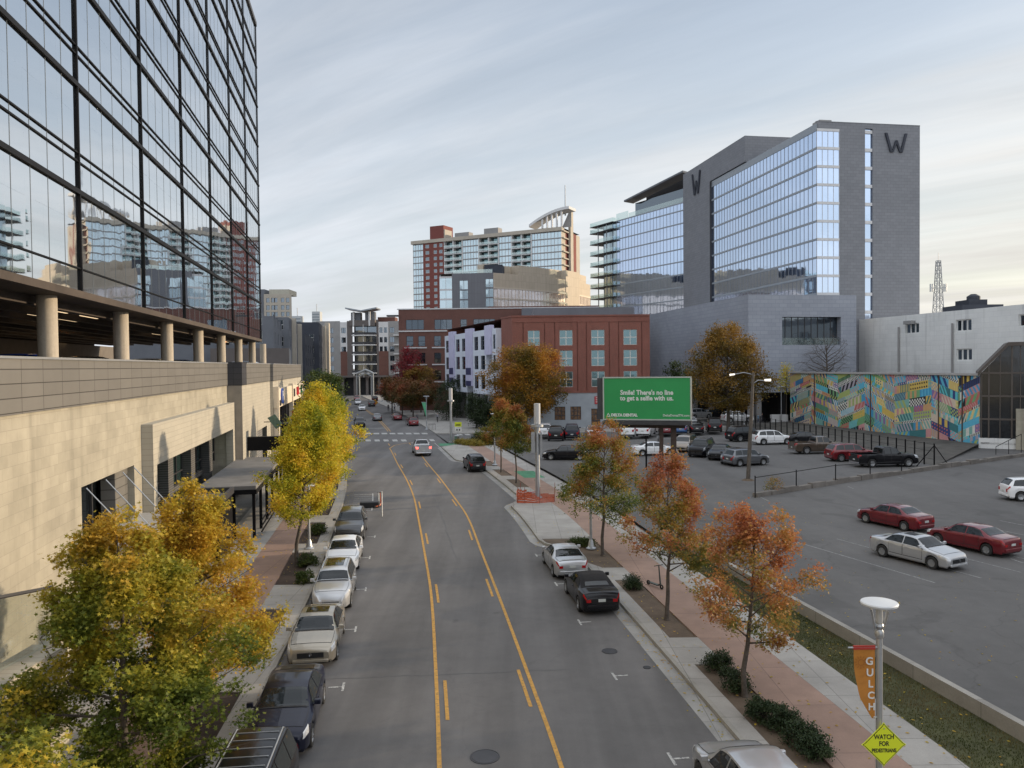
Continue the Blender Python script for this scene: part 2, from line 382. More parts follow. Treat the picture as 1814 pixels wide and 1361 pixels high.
def leafmat(name, cols, nscale=0.45, trans=0.38, rnd=0.35, zgrad=None):
    """autumn leaves: hue varies in patches over the crown and leaf by leaf"""
    q = bpy.data.materials.new(name); q.use_nodes = True; t = q.node_tree; Nn = t.nodes.new; L_ = t.links.new
    for n in list(t.nodes): t.nodes.remove(n)
    o = Nn('ShaderNodeOutputMaterial'); c = Nn('ShaderNodeTexCoord'); g = Nn('ShaderNodeNewGeometry')
    n = Nn('ShaderNodeTexNoise'); n.inputs['Scale'].default_value = nscale; n.inputs['Detail'].default_value = 3; L_(c.outputs['Object'], n.inputs['Vector'])
    r = Nn('ShaderNodeMapRange'); r.inputs[1].default_value = 0.32; r.inputs[2].default_value = 0.68; L_(n.outputs[0], r.inputs[0])
    a = Nn('ShaderNodeMath'); a.operation = 'MULTIPLY_ADD'; L_(g.outputs['Random Per Island'], a.inputs[0]); a.inputs[1].default_value = rnd; a.inputs[2].default_value = -rnd / 2
    s = Nn('ShaderNodeMath'); s.operation = 'ADD'; L_(a.outputs[0], s.inputs[0]); L_(r.outputs[0], s.inputs[1]); last = s.outputs[0]
    if zgrad:
        sp = Nn('ShaderNodeSeparateXYZ'); L_(c.outputs['Object'], sp.inputs[0])
        zr = Nn('ShaderNodeMapRange'); zr.inputs[1].default_value = zgrad[0]; zr.inputs[2].default_value = zgrad[1]; zr.inputs[3].default_value = -zgrad[2]; zr.inputs[4].default_value = zgrad[2]
        L_(sp.outputs[2], zr.inputs[0]); s2 = Nn('ShaderNodeMath'); s2.operation = 'ADD'; L_(last, s2.inputs[0]); L_(zr.outputs[0], s2.inputs[1]); last = s2.outputs[0]
    cr = Nn('ShaderNodeValToRGB'); e = cr.color_ramp.elements
    while len(e) < len(cols): e.new(0.5)
    for k, cc in enumerate(cols): e[k].position = k / (len(cols) - 1); e[k].color = tuple(cc) + (1,)
    L_(last, cr.inputs[0])
    d = Nn('ShaderNodeBsdfPrincipled'); d.inputs['Roughness'].default_value = 0.55; d.inputs['Specular IOR Level'].default_value = 0.3; tr = Nn('ShaderNodeBsdfTranslucent'); mx_ = Nn('ShaderNodeMixShader'); mx_.inputs[0].default_value = trans
    L_(cr.outputs[0], d.inputs['Base Color']); L_(cr.outputs[0], tr.inputs[0]); L_(d.outputs[0], mx_.inputs[1]); L_(tr.outputs[0], mx_.inputs[2]); L_(mx_.outputs[0], o.inputs[0])
    return q

M = {}
def worn(name, col, under, amount):
    q = plain(name, col, 0.75, var=0.2, scale=5); t = q.node_tree; b = t.nodes['Principled BSDF']; lk = b.inputs['Base Color'].links[0].from_socket
    c = t.nodes.new('ShaderNodeTexCoord'); n = t.nodes.new('ShaderNodeTexNoise'); n.inputs['Scale'].default_value = 9; n.inputs['Detail'].default_value = 6; n.inputs['Roughness'].default_value = 0.7; t.links.new(c.outputs['Object'], n.inputs['Vector'])
    r = t.nodes.new('ShaderNodeMapRange'); r.inputs[1].default_value = amount; r.inputs[2].default_value = amount + 0.10; t.links.new(n.outputs[0], r.inputs[0])
    x = t.nodes.new('ShaderNodeMix'); x.data_type = 'RGBA'; t.links.new(r.outputs[0], x.inputs[0]); t.links.new(lk, x.inputs[6]); x.inputs[7].default_value = tuple(under) + (1,); t.links.new(x.outputs[2], b.inputs['Base Color']); return q
M['white_paint'] = plain('white_lettering', (0.62, 0.62, 0.60), 0.7, var=0.1, scale=6)
M['white_mark'] = worn('white_marking', (0.46, 0.46, 0.44), (0.14, 0.14, 0.14), 0.50)
M['yellow_paint'] = worn('yellow_marking', (0.50, 0.27, 0.055), (0.16, 0.12, 0.08), 0.55)
M['galv'] = plain('galvanised_metal', (0.42, 0.44, 0.46), 0.4, 0.7, var=0.1)
M['grey_metal'] = plain('grey_painted_metal', (0.30, 0.31, 0.32), 0.45, 0.3, var=0.08)
M['black_metal'] = plain('black_metal', (0.008, 0.008, 0.009), 0.5, 0.0, var=0.2, spec=0.12)
M['dark_metal'] = plain('dark_metal', (0.045, 0.045, 0.05), 0.5, 0.2, var=0.2)
M['bark'] = plain('bark', (0.085, 0.070, 0.058), 0.9, var=0.4, scale=6, bump=0.6, bscale=25)
M['wood_pole'] = plain('weathered_pole_wood', (0.10, 0.085, 0.07), 0.9, var=0.3, scale=3, bump=0.4)
M['win_dark'] = mirrorglass('dark_window_glass', (0.26, 0.31, 0.36), 0.05, 0.01, 0.5, 0.45, (0.012, 0.016, 0.02))
M['win_green'] = mirrorglass('greenish_window_glass', (0.16, 0.25, 0.27), 0.06, 0.01, 0.5, 0.4, (0.05, 0.09, 0.09))
M['white_frame'] = plain('pale_window_frame', (0.55, 0.56, 0.53), 0.5, var=0.05)
M['dark_frame'] = plain('dark_window_frame', (0.03, 0.03, 0.035), 0.5, var=0.05)
M['beige'] = plain('beige_render', (0.40, 0.36, 0.30), 0.8, var=0.08, scale=0.4)
M['white_render'] = plain('white_render', (0.58, 0.58, 0.58), 0.8, var=0.06, scale=0.3)
M['roofing'] = plain('grey_roof_membrane', (0.17, 0.165, 0.16), 0.9, var=0.25, scale=0.5)
M['concrete'] = ground_mat('cast_concrete', (0.36, 0.33, 0.29), 0.12, 0.3, 12, 0.85)

# ---- plan curves: world X as a function of Y, along the street
def curve(pts):
    pts = sorted([(y, x) for x, y in pts]); ys = [p[0] for p in pts]; xs = [p[1] for p in pts]; n = len(ys)
    dl = [(xs[i + 1] - xs[i]) / (ys[i + 1] - ys[i]) for i in range(n - 1)]
    mm = [dl[0]] + [(dl[i - 1] + dl[i]) / 2 for i in range(1, n - 1)] + [dl[-1]]
    def f(y):
        if y <= ys[0]: return xs[0] + (y - ys[0]) * mm[0]
        if y >= ys[-1]: return xs[-1] + (y - ys[-1]) * mm[-1]
        i = max(k for k in range(n - 1) if ys[k] <= y); h = ys[i + 1] - ys[i]; t = (y - ys[i]) / h
        return ((2 * t ** 3 - 3 * t * t + 1) * xs[i] + (t ** 3 - 2 * t * t + t) * h * mm[i] + (-2 * t ** 3 + 3 * t * t) * xs[i + 1] + (t ** 3 - t * t) * h * mm[i + 1])
    return f
YR = curve([(3.9, -20), (2.9, 3), (1.25, 21.3), (0.45, 28), (-0.55, 36), (-1.85, 46), (-3.45, 58), (-4.95, 66), (-7.4, 78.5), (-9.5, 88.5), (-12.2, 102), (-16, 120), (-21, 142), (-26.5, 165), (-34, 195), (-43, 228), (-56, 275), (-68, 320)])
YL = curve([(0.7, -20), (-0.3, 3), (-2.1, 21.4), (-3.0, 29.5), (-4.05, 38.2), (-5.25, 46.3), (-6.75, 56.1), (-8.4, 66.5), (-10.35, 76.6), (-13.0, 89), (-16.3, 105), (-20, 121), (-24.6, 142), (-30, 165), (-37.5, 195), (-46.5, 228), (-59.5, 275), (-71.5, 320)])
def off(f, d): return lambda y: f(y) + d
def ribbon(mb, fl, fr, y0, y1, z, step=1.5, side=None):
    n = max(1, int(math.ceil((y1 - y0) / step))); ys = [y0 + (y1 - y0) * k / n for k in range(n + 1)]
    for k in range(n):
        a, b = ys[k], ys[k + 1]
        mb.quad((fl(a), a, z), (fr(a), a, z), (fr(b), b, z), (fl(b), b, z))
        if side is not None:
            mb.quad((fl(a), a, side), (fl(a), a, z), (fl(b), b, z), (fl(b), b, side))
            mb.quad((fr(a), a, z), (fr(a), a, side), (fr(b), b, side), (fr(b), b, z))
    if side is not None:
        mb.quad((fl(y0), y0, side), (fr(y0), y0, side), (fr(y0), y0, z), (fl(y0), y0, z)); mb.quad((fr(y1), y1, side), (fl(y1), y1, side), (fl(y1), y1, z), (fr(y1), y1, z))
# ================================================================ SETTING
LZ = 0.35
M['asphalt'] = ground_mat('street_asphalt', (0.126, 0.122, 0.120), 0.18, 0.10, 26, 0.86, crack=0.07, lane_shade=0.20)
M['lot_asphalt'] = ground_mat('old_lot_asphalt', (0.108, 0.105, 0.102), 0.20, 0.07, 22, 0.9, crack=0.17, patchy=0.16, lane_shade=0.08)
M['side_asphalt'] = ground_mat('side_asphalt', (0.115, 0.113, 0.11), 0.15, 0.1, 22, 0.9)
M['pave'] = ground_mat('pavement_concrete', (0.34, 0.325, 0.30), 0.14, 0.5, 24, 0.85, joints=(1.5, 1.5))
M['pave_salmon'] = ground_mat('salmon_tinted_concrete', (0.30, 0.20, 0.155), 0.14, 0.5, 24, 0.85, joints=(2.2, 3.1), jcol=0.6)
M['kerb'] = ground_mat('kerb_concrete', (0.30, 0.285, 0.255), 0.2, 0.5, 14, 0.85, joints=(3, 3), jcol=0.5)
M['gutter'] = ground_mat('gutter_concrete', (0.30, 0.295, 0.28), 0.2, 0.5, 18, 0.85, joints=(3, 3), jcol=0.6)
M['soil'] = ground_mat('mulch', (0.050, 0.034, 0.026), 0.45, 1.0, 8, 1.0, bump=1.0)
M['dirt'] = ground_mat('bare_dirt', (0.115, 0.085, 0.06), 0.3, 0.9, 9, 1.0, bump=0.8)
M['turf'] = ground_mat('thin_turf', (0.060, 0.062, 0.025), 0.4, 0.6, 12, 1.0, bump=0.9)
M['ground'] = ground_mat('city_ground', (0.13, 0.125, 0.115), 0.3, 0.02, 2, 0.95)
def struct(name, mb, mt, **k):
    o = mb.build(name, mt, **k); o['kind'] = 'structure'; return o
b = MB(); b.quad((-3500, -500, -0.06), (3500, -500, -0.06), (3500, 5000, -0.06), (-3500, 5000, -0.06)); struct('ground', b, M['ground'])
LC = off(YL, -5.8)
def XW(y): return -11.187 - 0.1853 * y
def bump_(y, a, b_, r=1.6):           # kerb build-out, rounded
    s = lambda t: 0 if t <= 0 else 1 if t >= 1 else t * t * (3 - 2 * t)
    return s((y - a) / r) * s((b_ - y) / r)
def RC(y): return YR(y) + 5.35 - 1.55 * bump_(y, 45.5, 64.2, 3.2) - 1.9 * bump_(y, 88.5, 109, 3.0)
b = MB(); ribbon(b, LC, RC, -18, 111, 0.0, 1.0); ribbon(b, LC, off(YR, 5.3), 111, 330, 0.0, 3); struct('street', b, M['asphalt'])
b = MB(); b.quad((RC(111) - 0.3, 111, 0), (140, 111, 0), (140, 127.5, 0), (YR(127.5) + 5.2, 127.5, 0)); 
b.quad((-120, 118, 0), (LC(118) + .1, 118, 0), (LC(132) + .1, 132, 0), (-120, 132, 0)); struct('side_street', b, M['side_asphalt'])
# right pavement: kerb, gutter, tree beds, salmon band, concrete band, grass verge
b = MB(); ribbon(b, RC, off(RC, 0.16), -18, 109, 0.145, 1.0, side=-0.02); struct('kerb', b, M['kerb'])
b = MB(); ribbon(b, off(RC, -0.55), off(RC, -0.004), -18, 109, 0.005, 1.0); struct('gutter', b, M['gutter'])
RB = [(-10, 11.5), (13.5, 28.3), (31.1, 39.6), (42.0, 49.2), (70.2, 75.2), (77.6, 82.5), (85.2, 90)]
def strip(fl, fr, y0, y1, z, mt, name, side=-0.02, step=1.2):
    b = MB(); ribbon(b, fl, fr, y0, y1, z, step, side=side); return struct(name, b, mt)
y = -18; segs = []
for (a, c) in RB: segs.append((y, a)); y = c
segs.append((y, 109))
b = MB()
for (a, c) in segs: ribbon(b, lambda q: RC(q) + 0.164, off(YR, 7.2), a, c, 0.14, 1.2, side=-0.02)
for (a, c) in RB: ribbon(b, lambda q: RC(q) + 0.164, lambda q: RC(q) + 0.72 if not 42 < q < 49.3 else RC(q) + 0.2, a, c, 0.14, 1.2, side=-0.02)
struct('pavement', b, M['pave'])
bed_soil = MB()
for (a, c) in RB: ribbon(bed_soil, lambda q: RC(q) + 0.724 if not 42 < q < 49.3 else RC(q) + 0.204, off(YR, 7.19), a, c, 0.09, 1.0)
struct('planting_bed', bed_soil, M['dirt'])
strip(off(YR, 7.204), off(YR, 9.3), -18, 109, 0.141, M['pave_salmon'], 'salmon_pavement')
def VE(y): return YR(y) + 10.8                                   # verge edge
def VW(y): return YR(y) + 13.3 - 0.055 * max(0, min(42, y - 22))   # retaining kerb
strip(off(YR, 9.304), lambda y: VE(y) if y < 46 else YR(y) + 11.0, -18, 109, 0.142, M['pave'], 'pavement')
b = MB(); ribbon(b, lambda y: VE(y) + 0.004, VW, -18, 46, 0.12, 1.2, side=-0.02); struct('verge', b, M['turf'])
# lots
lowp = [(19.2, 62.4), (23.6, 65.6), (29.75, 70.0), (40.9, 77.2), (57, 87.6), (96, 112)]
def LOWX(y): return np.interp(y, [p[1] for p in lowp], [p[0] for p in lowp])
VW2 = lambda y: VW(y) + 0.25 if y < 46 else YR(y) + 11.004
b = MB()
ribbon(b, VW2, lambda y: 140, -18, 62.4, LZ, 2); ribbon(b, lambda y: max(VW2(y), float(LOWX(y)) if y > 70 else VW2(y)), lambda y: 140, 62.4, 62.5, LZ, 2)
ribbon(b, VW2, lambda y: 140, 62.5, 110.9, LZ, 2)
b.quad((VW2(-18), -18, -0.02), (VW2(-18), -18, LZ), (140, -18, LZ), (140, -18, -0.02))
struct('parking_lot', b, M['lot_asphalt'])
# left pavement
b = MB(); ribbon(b, off(LC, -0.16), LC, -18, 118, 0.145, 1.0, side=-0.02); struct('kerb', b, M['kerb'])
LB = [(9, 16), (18, 26.3), (29, 35.4), (39.3, 46.2), (48.5, 55.2), (57.8, 65.5), (70, 76), (80, 86)]
b = MB(); y = -18
for (a, c) in LB + [(118, 118)]:
    if a > y: ribbon(b, off(LC, -2.0), off(LC, -0.164), y, a, 0.14, 1.2, side=-0.02)
    if c > a: ribbon(b, off(LC, -0.75), off(LC, -0.164), a, c, 0.14, 1.2, side=-0.02)
    y = c
struct('pavement', b, M['pave'])
b = MB()
for (a, c) in LB: ribbon(b, off(LC, -1.99), off(LC, -0.754), a, c, 0.09, 1.0)
struct('planting_bed', b, M['soil'])
strip(off(LC, -3.9), off(LC, -2.004), -18, 118, 0.141, M['pave_salmon'], 'salmon_pavement')
strip(XW, off(LC, -3.904), -18, 118, 0.142, M['pave'], 'pavement')
# beyond the junction
R2 = off(YR, 5.3)
strip(R2, lambda y: max(YR(y) + 12, min(0, YR(y) + 40)) if y < 178 else YR(y) + 30, 127.6, 330, 0.14, M['pave'], 'pavement', step=3)
strip(lambda y: -3.5, lambda y: 60, 127.6, 136.5, 0.139, M['pave'], 'pavement', step=3)
strip(off(LC, -12), LC, 132, 330, 0.14, M['pave'], 'pavement', step=3)

# ---- road markings (sheets a few mm above the asphalt)
def line(mb, f, wd, y0, y1, z=0.009, step=1.0):
    n = max(1, int((y1 - y0) / step)); ys = [y0 + (y1 - y0) * k / n for k in range(n + 1)]
    for k in range(n):
        a, c = ys[k], ys[k + 1]
        mb.quad((f(a) - wd / 2, a, z), (f(a) + wd / 2, a, z), (f(c) + wd / 2, c, z), (f(c) - wd / 2, c, z))
def stroke(mb, pts, wd, z=0.009):
    for (a, c) in zip(pts[:-1], pts[1:]):
        a = Vector(a); c = Vector(c); d = (c - a).normalized(); n = Vector((-d.y, d.x)) * wd / 2
        mb.quad((*(a - n), z), (*(c - n), z), (*(c + n), z), (*(a + n), z))
b = MB()
line(b, YL, 0.13, -18, 106); line(b, YR, 0.13, -18, 104)
for k in range(-3, 8):
    y0 = 24.3 + 12.2 * k
    line(b, off(YL, 0.30), 0.12, y0, y0 + 3.1); line(b, off(YR, -0.30), 0.12, y0 + 0.9, y0 + 4.0)
stroke(b, [(YL(106), 106), (-16.55, 108), (-16.5, 110), (-15.9, 112), (-14.6, 114), (-12.8, 115.2)], 0.13)
line(b, off(YL, 1.7), 0.13, 134, 210, step=2); line(b, off(YL, 2.1), 0.13, 134, 210, step=2)
struct('yellow_lane_marking', b, M['yellow_paint'])
b = MB()
def bars(px0, px1, py, n, wpx, h):                # zebra bars along a photo line on the road
    for k in range(n):
        p = px0 + (px1 - px0) * k / (n - 1); x, y = G(p, py + (0)); w2 = wpx / 1400 * y / 2
        dx = -0.20 * h
        b.quad((x - w2, y - h / 2, .009), (x + w2, y - h / 2, .009), (x + w2 + dx, y + h / 2, .009), (x - w2 + dx, y + h / 2, .009))
bars(640, 719, 780.5, 6, 9, 3.0); bars(753, 769, 780, 2, 8, 3.0)
bars(641, 755, 768.3, 9, 10, 2.6); bars(817, 831, 770, 2, 9, 2.6)
x, y = G(664, 759); b.quad((x - 5, y, .009), (x + 2.0, y - .3, .009), (x + 2.0, y + .2, .009), (x - 5, y + .5, .009))
for (px_, py_, s) in [(608, 1217, 1), (630, 1115, 1), (648, 1044, 1), (655, 988, 1), (664, 951, 1), (1190, 1345, -1), (1088, 1198, -1), (1027, 1103, -1), (985, 1035, -1), (950, 984, -1), (911, 915, -1)]:
    x, y = G(px_, py_)
    th = math.atan2(YR(y + 1) - YR(y - 1), 2)
    c, n = math.cos(-th), math.sin(-th)
    def q(u, v): return (x + u * c - v * n, y + u * n + v * c)
    stroke(b, [q(0, -0.36), q(0, 0.36)], 0.085); stroke(b, [q(0.05 * -s, 0), q(-0.5 * s, 0)], 0.085, 0.0095)
# hatched no-parking bay on the left
f1 = off(LC, 2.35)
line(b, f1, 0.1, 60.2, 68.4)
for k in range(9):
    yy = 60.3 + k * 0.95
    stroke(b, [(LC(yy) + 0.75, yy), (f1(yy) - 0.06, yy - 0.1)], 0.09, 0.0095)
line(b, lambda y: YR(y) + 3.3, 0.1, 104, 113)
struct('white_road_marking', b, M['white_mark'])
M['green_paint'] = plain('green_marking', (0.06, 0.22, 0.12), 0.8, var=0.4, scale=3)
b = MB(); b.quad((YR(108) + 3.5, 108.5, .009), (YR(108) + 6, 109.5, .01), (YR(112) + 6.2, 112.4, .01), (YR(112) + 3.7, 112, .009)); struct('green_road_marking', b, M['green_paint'])
b = MB(); ribbon(b, off(YR, 8.0), off(YR, 10.0), 76, 81, 0.148, 1); struct('green_pavement_marking', b, M['green_paint'])
# lot bay lines
b = MB()
for (p, q_) in [((1450, 1062), (1657, 1032)), ((1410, 960), (1657, 1033)), ((1790, 990), (1814, 998)), ((1345, 880), (1362, 888)), ((1502, 862), (1512, 866)), ((1590, 845), (1600, 848))]:
    a = G(*p, LZ); c = G(*q_, LZ)
    if p[0] != 1450: stroke(b, [a, c], 0.1, LZ + 0.006)
a = Vector(G(1410, 960, LZ)); c = Vector(G(1657, 1033, LZ)); dv = (c - a).normalized(); pv = Vector((-dv.y, dv.x))
for k in range(1, 7):
    for s0 in (0.3, 5.3): a2 = a + pv * 2.75 * k + dv * s0; stroke(b, [a2, a2 + dv * 4.6], 0.09, LZ + 0.006)
struct('lot_bay_marking', b, worn('worn_white_marking', (0.26, 0.26, 0.255), (0.14, 0.137, 0.135), 0.47))
# manhole covers, drain, stains as real objects
def manhole(px_, py_, z, r, label):
    x, y = G(px_, py_, z); b = MB(); b.lathe([(0.001, 0.016), (r * .86, 0.016), (r * .88, 0.008), (r * .93, 0.008), (r * .95, 0.017), (r, 0.017), (r, 0.0)], x, y, z, 28)
    return tag(b.build('manhole_cover', M['dark_metal'], smooth=30), label, 'manhole cover', 'manhole covers in the street')
manhole(859, 1341, 0, 0.42, 'round iron manhole cover near the foot of the picture between the yellow lines')
manhole(1080, 1154, 0, 0.30, 'small dark round cover in the right-hand parking lane')
manhole(1146, 1183, 0, 0.14, 'tiny dark valve cover beside the right-hand gutter')

# low retaining kerb between verge and lot
b = MB(); ribbon(b, VW, off(VW, 0.246), -18, 46, 0.60, 1.2, side=-0.02)
tag(b.build('retaining_wall', M['kerb']), 'long low concrete retaining wall between the grass verge and the parking lot', 'wall')
# low broken wall between the two parts of the lot
root = thing('low_wall', 'low crumbling kerb wall with a thin black rail crossing the parking lot', 'wall', (lowp[0][0], lowp[0][1], LZ))
b = MB(); rnd = random.Random(4)
P = []
for (a, c) in zip(lowp[:-1], lowp[1:]):
    n = max(2, int(math.dist(a, c) / 1.6))
    for k in range(n): P.append((a[0] + (c[0] - a[0]) * k / n, a[1] + (c[1] - a[1]) * k / n))
for k in range(len(P) - 1):
    a, c = P[k], P[k + 1]; h = 0.30 + rnd.random() * 0.16
    b.obox((a[0] + c[0]) / 2 + rnd.uniform(-.04, .04), (a[1] + c[1]) / 2, LZ - .02, LZ + h, math.dist(a, c) * 0.995, 0.42 + rnd.random() * .1, math.atan2(c[1] - a[1], c[0] - a[0]) + rnd.uniform(-.02, .02))
b.build('wall_course', ground_mat('crumbling_concrete', (0.15, 0.135, 0.12), 0.35, 0.6, 8, 0.95, bump=1), root)
for k in range(0, 13, 3):
    p = P[k]; b = MB(); b.tube([(p[0] - .1, p[1] - .25, LZ), (p[0] - .1, p[1] - .25, LZ + 1.75)], 0.045, 6); b.build('post', M['black_metal'], root)
b = MB(); b.tube([(P[0][0] - .1, P[0][1] - .25, LZ + 1.6), (P[6][0] - .1, P[6][1] - .25, LZ + 1.65), (P[12][0] - .1, P[12][1] - .25, LZ + 1.2)], 0.03, 6); b.build('rail', M['black_metal'], root)

b = MB(); rnd = random.Random(9)
for (ya, yb, oa, ob) in [(66.2, 64.9, -5.6, 5.0), (59.5, 59.9, -1.5, 3.2), (27.5, 28.3, -5.5, 1.2)]:
    n = 14; P = [(YL((ya + yb) / 2) + 0 + (oa + (ob + 3.6 - oa) * k / n), ya + (yb - ya) * k / n + rnd.uniform(-.05, .05)) for k in range(n + 1)]
    stroke(b, P, 0.05, 0.0045)
for (o_, y0, y1) in [(1.75, 44, 90)]:
    P = [(YL(y) + o_ + .05 * math.sin(y * 1.3) + rnd.uniform(-.02, .02), y) for y in np.arange(y0, y1, 1.2)]
    stroke(b, P, 0.03, 0.0052)
struct('tar_seam', b, plain('tar', (0.085, 0.083, 0.082), 0.6, var=.2, scale=3))
# ================================================================ LEFT: glass tower over the parking deck
HD = R(10.5); DX, DY = -math.sin(HD), math.cos(HD); LX, LY = -math.cos(HD), -math.sin(HD)
def SP(s, d, z=0.0):                     # s metres along the facade, d metres left of the camera line
    return (DX * s + LX * d, DY * s + LY * d, z)
M['tower_glass'] = mirrorglass('tower_mirror_glass', (0.70, 0.735, 0.77), 0.02, 0.007, 0.42, 0.05, (0.02, 0.03, 0.04), pane=(1.516, 4.2), jitter=0.004)
M['panel'] = courses('grey_cladding_panels', (0.145, 0.138, 0.126), (0.165, 0.157, 0.143), (0.045, 0.04, 0.036), 1.75, 0.46, 0.018, 0.55, offset=0, var=0.08, nscale=0.5)
M['stone'] = courses('limestone_courses', (0.31, 0.285, 0.225), (0.36, 0.33, 0.262), (0.265, 0.24, 0.192), 0.75, 0.38, 0.007, 0.85, var=0.20, nscale=0.5, stain=0.22)
M['pale_stone'] = courses('pale_stone_slabs', (0.37, 0.345, 0.285), (0.405, 0.375, 0.31), (0.28, 0.257, 0.215), 1.5, 0.28, 0.010, 0.8, var=0.08, nscale=0.5, stain=0.12)
M['dark_panel'] = courses('charcoal_panels', (0.035, 0.036, 0.042), (0.042, 0.043, 0.05), (0.01, 0.01, 0.01), 1.5, 0.46, 0.015, 0.5, offset=0)
M['siding'] = courses('dark_grey_siding', (0.10, 0.098, 0.096), (0.115, 0.112, 0.11), (0.03, 0.03, 0.03), 4.0, 0.14, 0.02, 0.7)
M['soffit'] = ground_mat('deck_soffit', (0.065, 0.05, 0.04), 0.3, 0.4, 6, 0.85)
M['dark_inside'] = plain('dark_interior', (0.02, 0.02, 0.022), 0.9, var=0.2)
root = thing('glass_tower', 'tall mirror-glass office tower with black fins standing on concrete columns above the parking deck', 'building', SP(0, 11))
def fb(mb, s0, s1, z0, z1, d0, d1):      # box along the facade; d is distance left of the camera (d0 nearer the street)
    mb.hexa([SP(s0, d0, z0), SP(s0, d1, z0), SP(s1, d1, z0), SP(s1, d0, z0)][::-1] + [SP(s0, d0, z1), SP(s0, d1, z1), SP(s1, d1, z1), SP(s1, d0, z1)][::-1])
def fq(mb, s0, s1, z0, z1, d):
    mb.quad(SP(s0, d, z0), SP(s1, d, z0), SP(s1, d, z1), SP(s0, d, z1))
BAY = 9.13; S0 = 88.6 - 14 * BAY; S1 = 88.6
ZB = 14.1; TH = 18.0; ST = 4.2; TOP = 47.6
levels = [ZB] + [TH + ST * k for k in range(8)]
for k in range(8):
    b = MB(); fq(b, S0, S1, levels[k], levels[k + 1], 11.0); b.quad(SP(S1, 11, levels[k]), SP(S1, 41, levels[k]), SP(S1, 41, levels[k + 1]), SP(S1, 11, levels[k + 1]))
    b.build('glass_storey', M['tower_glass'], root)
b = MB(); fb(b, S0, S1 - .05, ZB + .35, TOP - .3, 11.3, 40.9); b.build('core', M['dark_inside'], root)
b = MB(); fb(b, S0, S1 + .1, TOP - .18, TOP + .25, 10.85, 41.1); b.build('roof', M['dark_metal'], root)
b = MB()
for k in range(1, 8): fb(b, S0, S1 + .40, levels[k] - .11, levels[k] + .08, 10.90, 10.99)
b.build('spandrel_fin', M['black_metal'], root)
b = MB()
for k in range(0, 8):
    zz_ = (levels[k] if k else TH - ST)
    for dz in ((1.18, 1.52) if k else (1.18,)):
        if zz_ + dz > ZB: fb(b, S0, S1 + .14, zz_ + dz - .028, zz_ + dz + .028, 10.94, 10.99)
b.build('transom', M['black_metal'], root)
for j in range(15):
    s = S1 - j * BAY + (-.05 if j == 0 else 0)
    b = MB(); fb(b, s - .05, s + .05, ZB, TOP, 10.91, 10.99); b.build('mullion', M['black_metal'], root)
b = MB()
for j in range(14):
    for i in range(1, 6):
        s = S1 - j * BAY - i * BAY / 6; fb(b, s - .007, s + .007, ZB, TOP - .2, 10.988, 10.996)
b.build('pane_joint', plain('joint_sealant', (0.16, 0.18, 0.19), 0.6, var=0), root)
# soffit slab with ribs and light strips
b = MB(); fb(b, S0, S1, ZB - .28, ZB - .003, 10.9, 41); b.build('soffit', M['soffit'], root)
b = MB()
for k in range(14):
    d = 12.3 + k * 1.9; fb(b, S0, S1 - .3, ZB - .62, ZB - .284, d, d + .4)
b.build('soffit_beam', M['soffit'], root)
M['strip_light'] = emit('warm_strip_light', (1.0, 0.72, 0.42), 0.75)
rnd = random.Random(3)
for k in range(46):
    s = rnd.uniform(22, 86); d = 13.4 + 1.9 * rnd.randrange(0, 12)
    b = MB(); fb(b, s, s + rnd.choice((2.4, 2.4, 4.2)), ZB - .50, ZB - .42, d, d + .10); b.build('strip_light', M['strip_light'], root)
M['column'] = ground_mat('column_concrete', (0.40, 0.35, 0.28), 0.14, 0.6, 10, 0.85)
c0 = 11.75
for j in range(-2, 8):
    for d in (c0, c0 + 21):
        s = 32.5 + j * 9.13; x, y, z = SP(s, d)
        b = MB(); b.lathe([(0.35, 10.05), (0.35, ZB - .29)], x, y, 0, 28); b.build('column', M['column'], root, smooth=40)

# podium: parking deck over shops
pr = thing('parking_podium', 'long limestone podium with a grey panelled parking deck parapet and shops at street level', 'building', SP(0, 11))
PB0, PB1, PB2, PE = -38.0, 66.9, 86.0, 122.5
b = MB()
op = [(33.4, 40.6, 0.14, 6.4), (42.6, 66.1, 0.14, 6.15)]
for (s0, s1, z0, z1, hl) in [(PB0, PB1, 0, 9.6, op)]:
    ss = sorted({s0, s1} | {a for h in hl for a in h[:2]}); 
    for a, c in zip(ss[:-1], ss[1:]):
        hh = [h for h in hl if h[0] < (a + c) / 2 < h[1]]
        fq(b, a, c, hh[0][3] if hh else z0, z1, 11.0)
    for h in hl:
        b.quad(SP(h[0], 11, h[2]), SP(h[0], 12.2, h[2]), SP(h[0], 12.2, h[3]), SP(h[0], 11, h[3]))
        b.quad(SP(h[1], 12.2, h[2]), SP(h[1], 11, h[2]), SP(h[1], 11, h[3]), SP(h[1], 12.2, h[3]))
        b.quad(SP(h[0], 11, h[3]), SP(h[0], 12.2, h[3]), SP(h[1], 12.2, h[3]), SP(h[1], 11, h[3]))
b.build('stone_wall', M['stone'], pr)
b = MB(); fb(b, PB0, PB1, 9.6, 11.38, 10.93, 11.35); b.build('parapet', M['panel'], pr)
b = MB(); fb(b, PB0, PB1, 11.38, 11.46, 10.88, 11.40); fb(b, PB1 + 2.2, PB2, 11.38, 11.46, 9.75, 10.3); fb(b, PB2, PE, 11.38, 11.46, 9.45, 10.0); b.build('coping', M['grey_metal'], pr)
b = MB(); fb(b, PB0, PE - .3, 9.75, 10.05, 11.36, 44); b.build('deck', M['concrete'], pr)
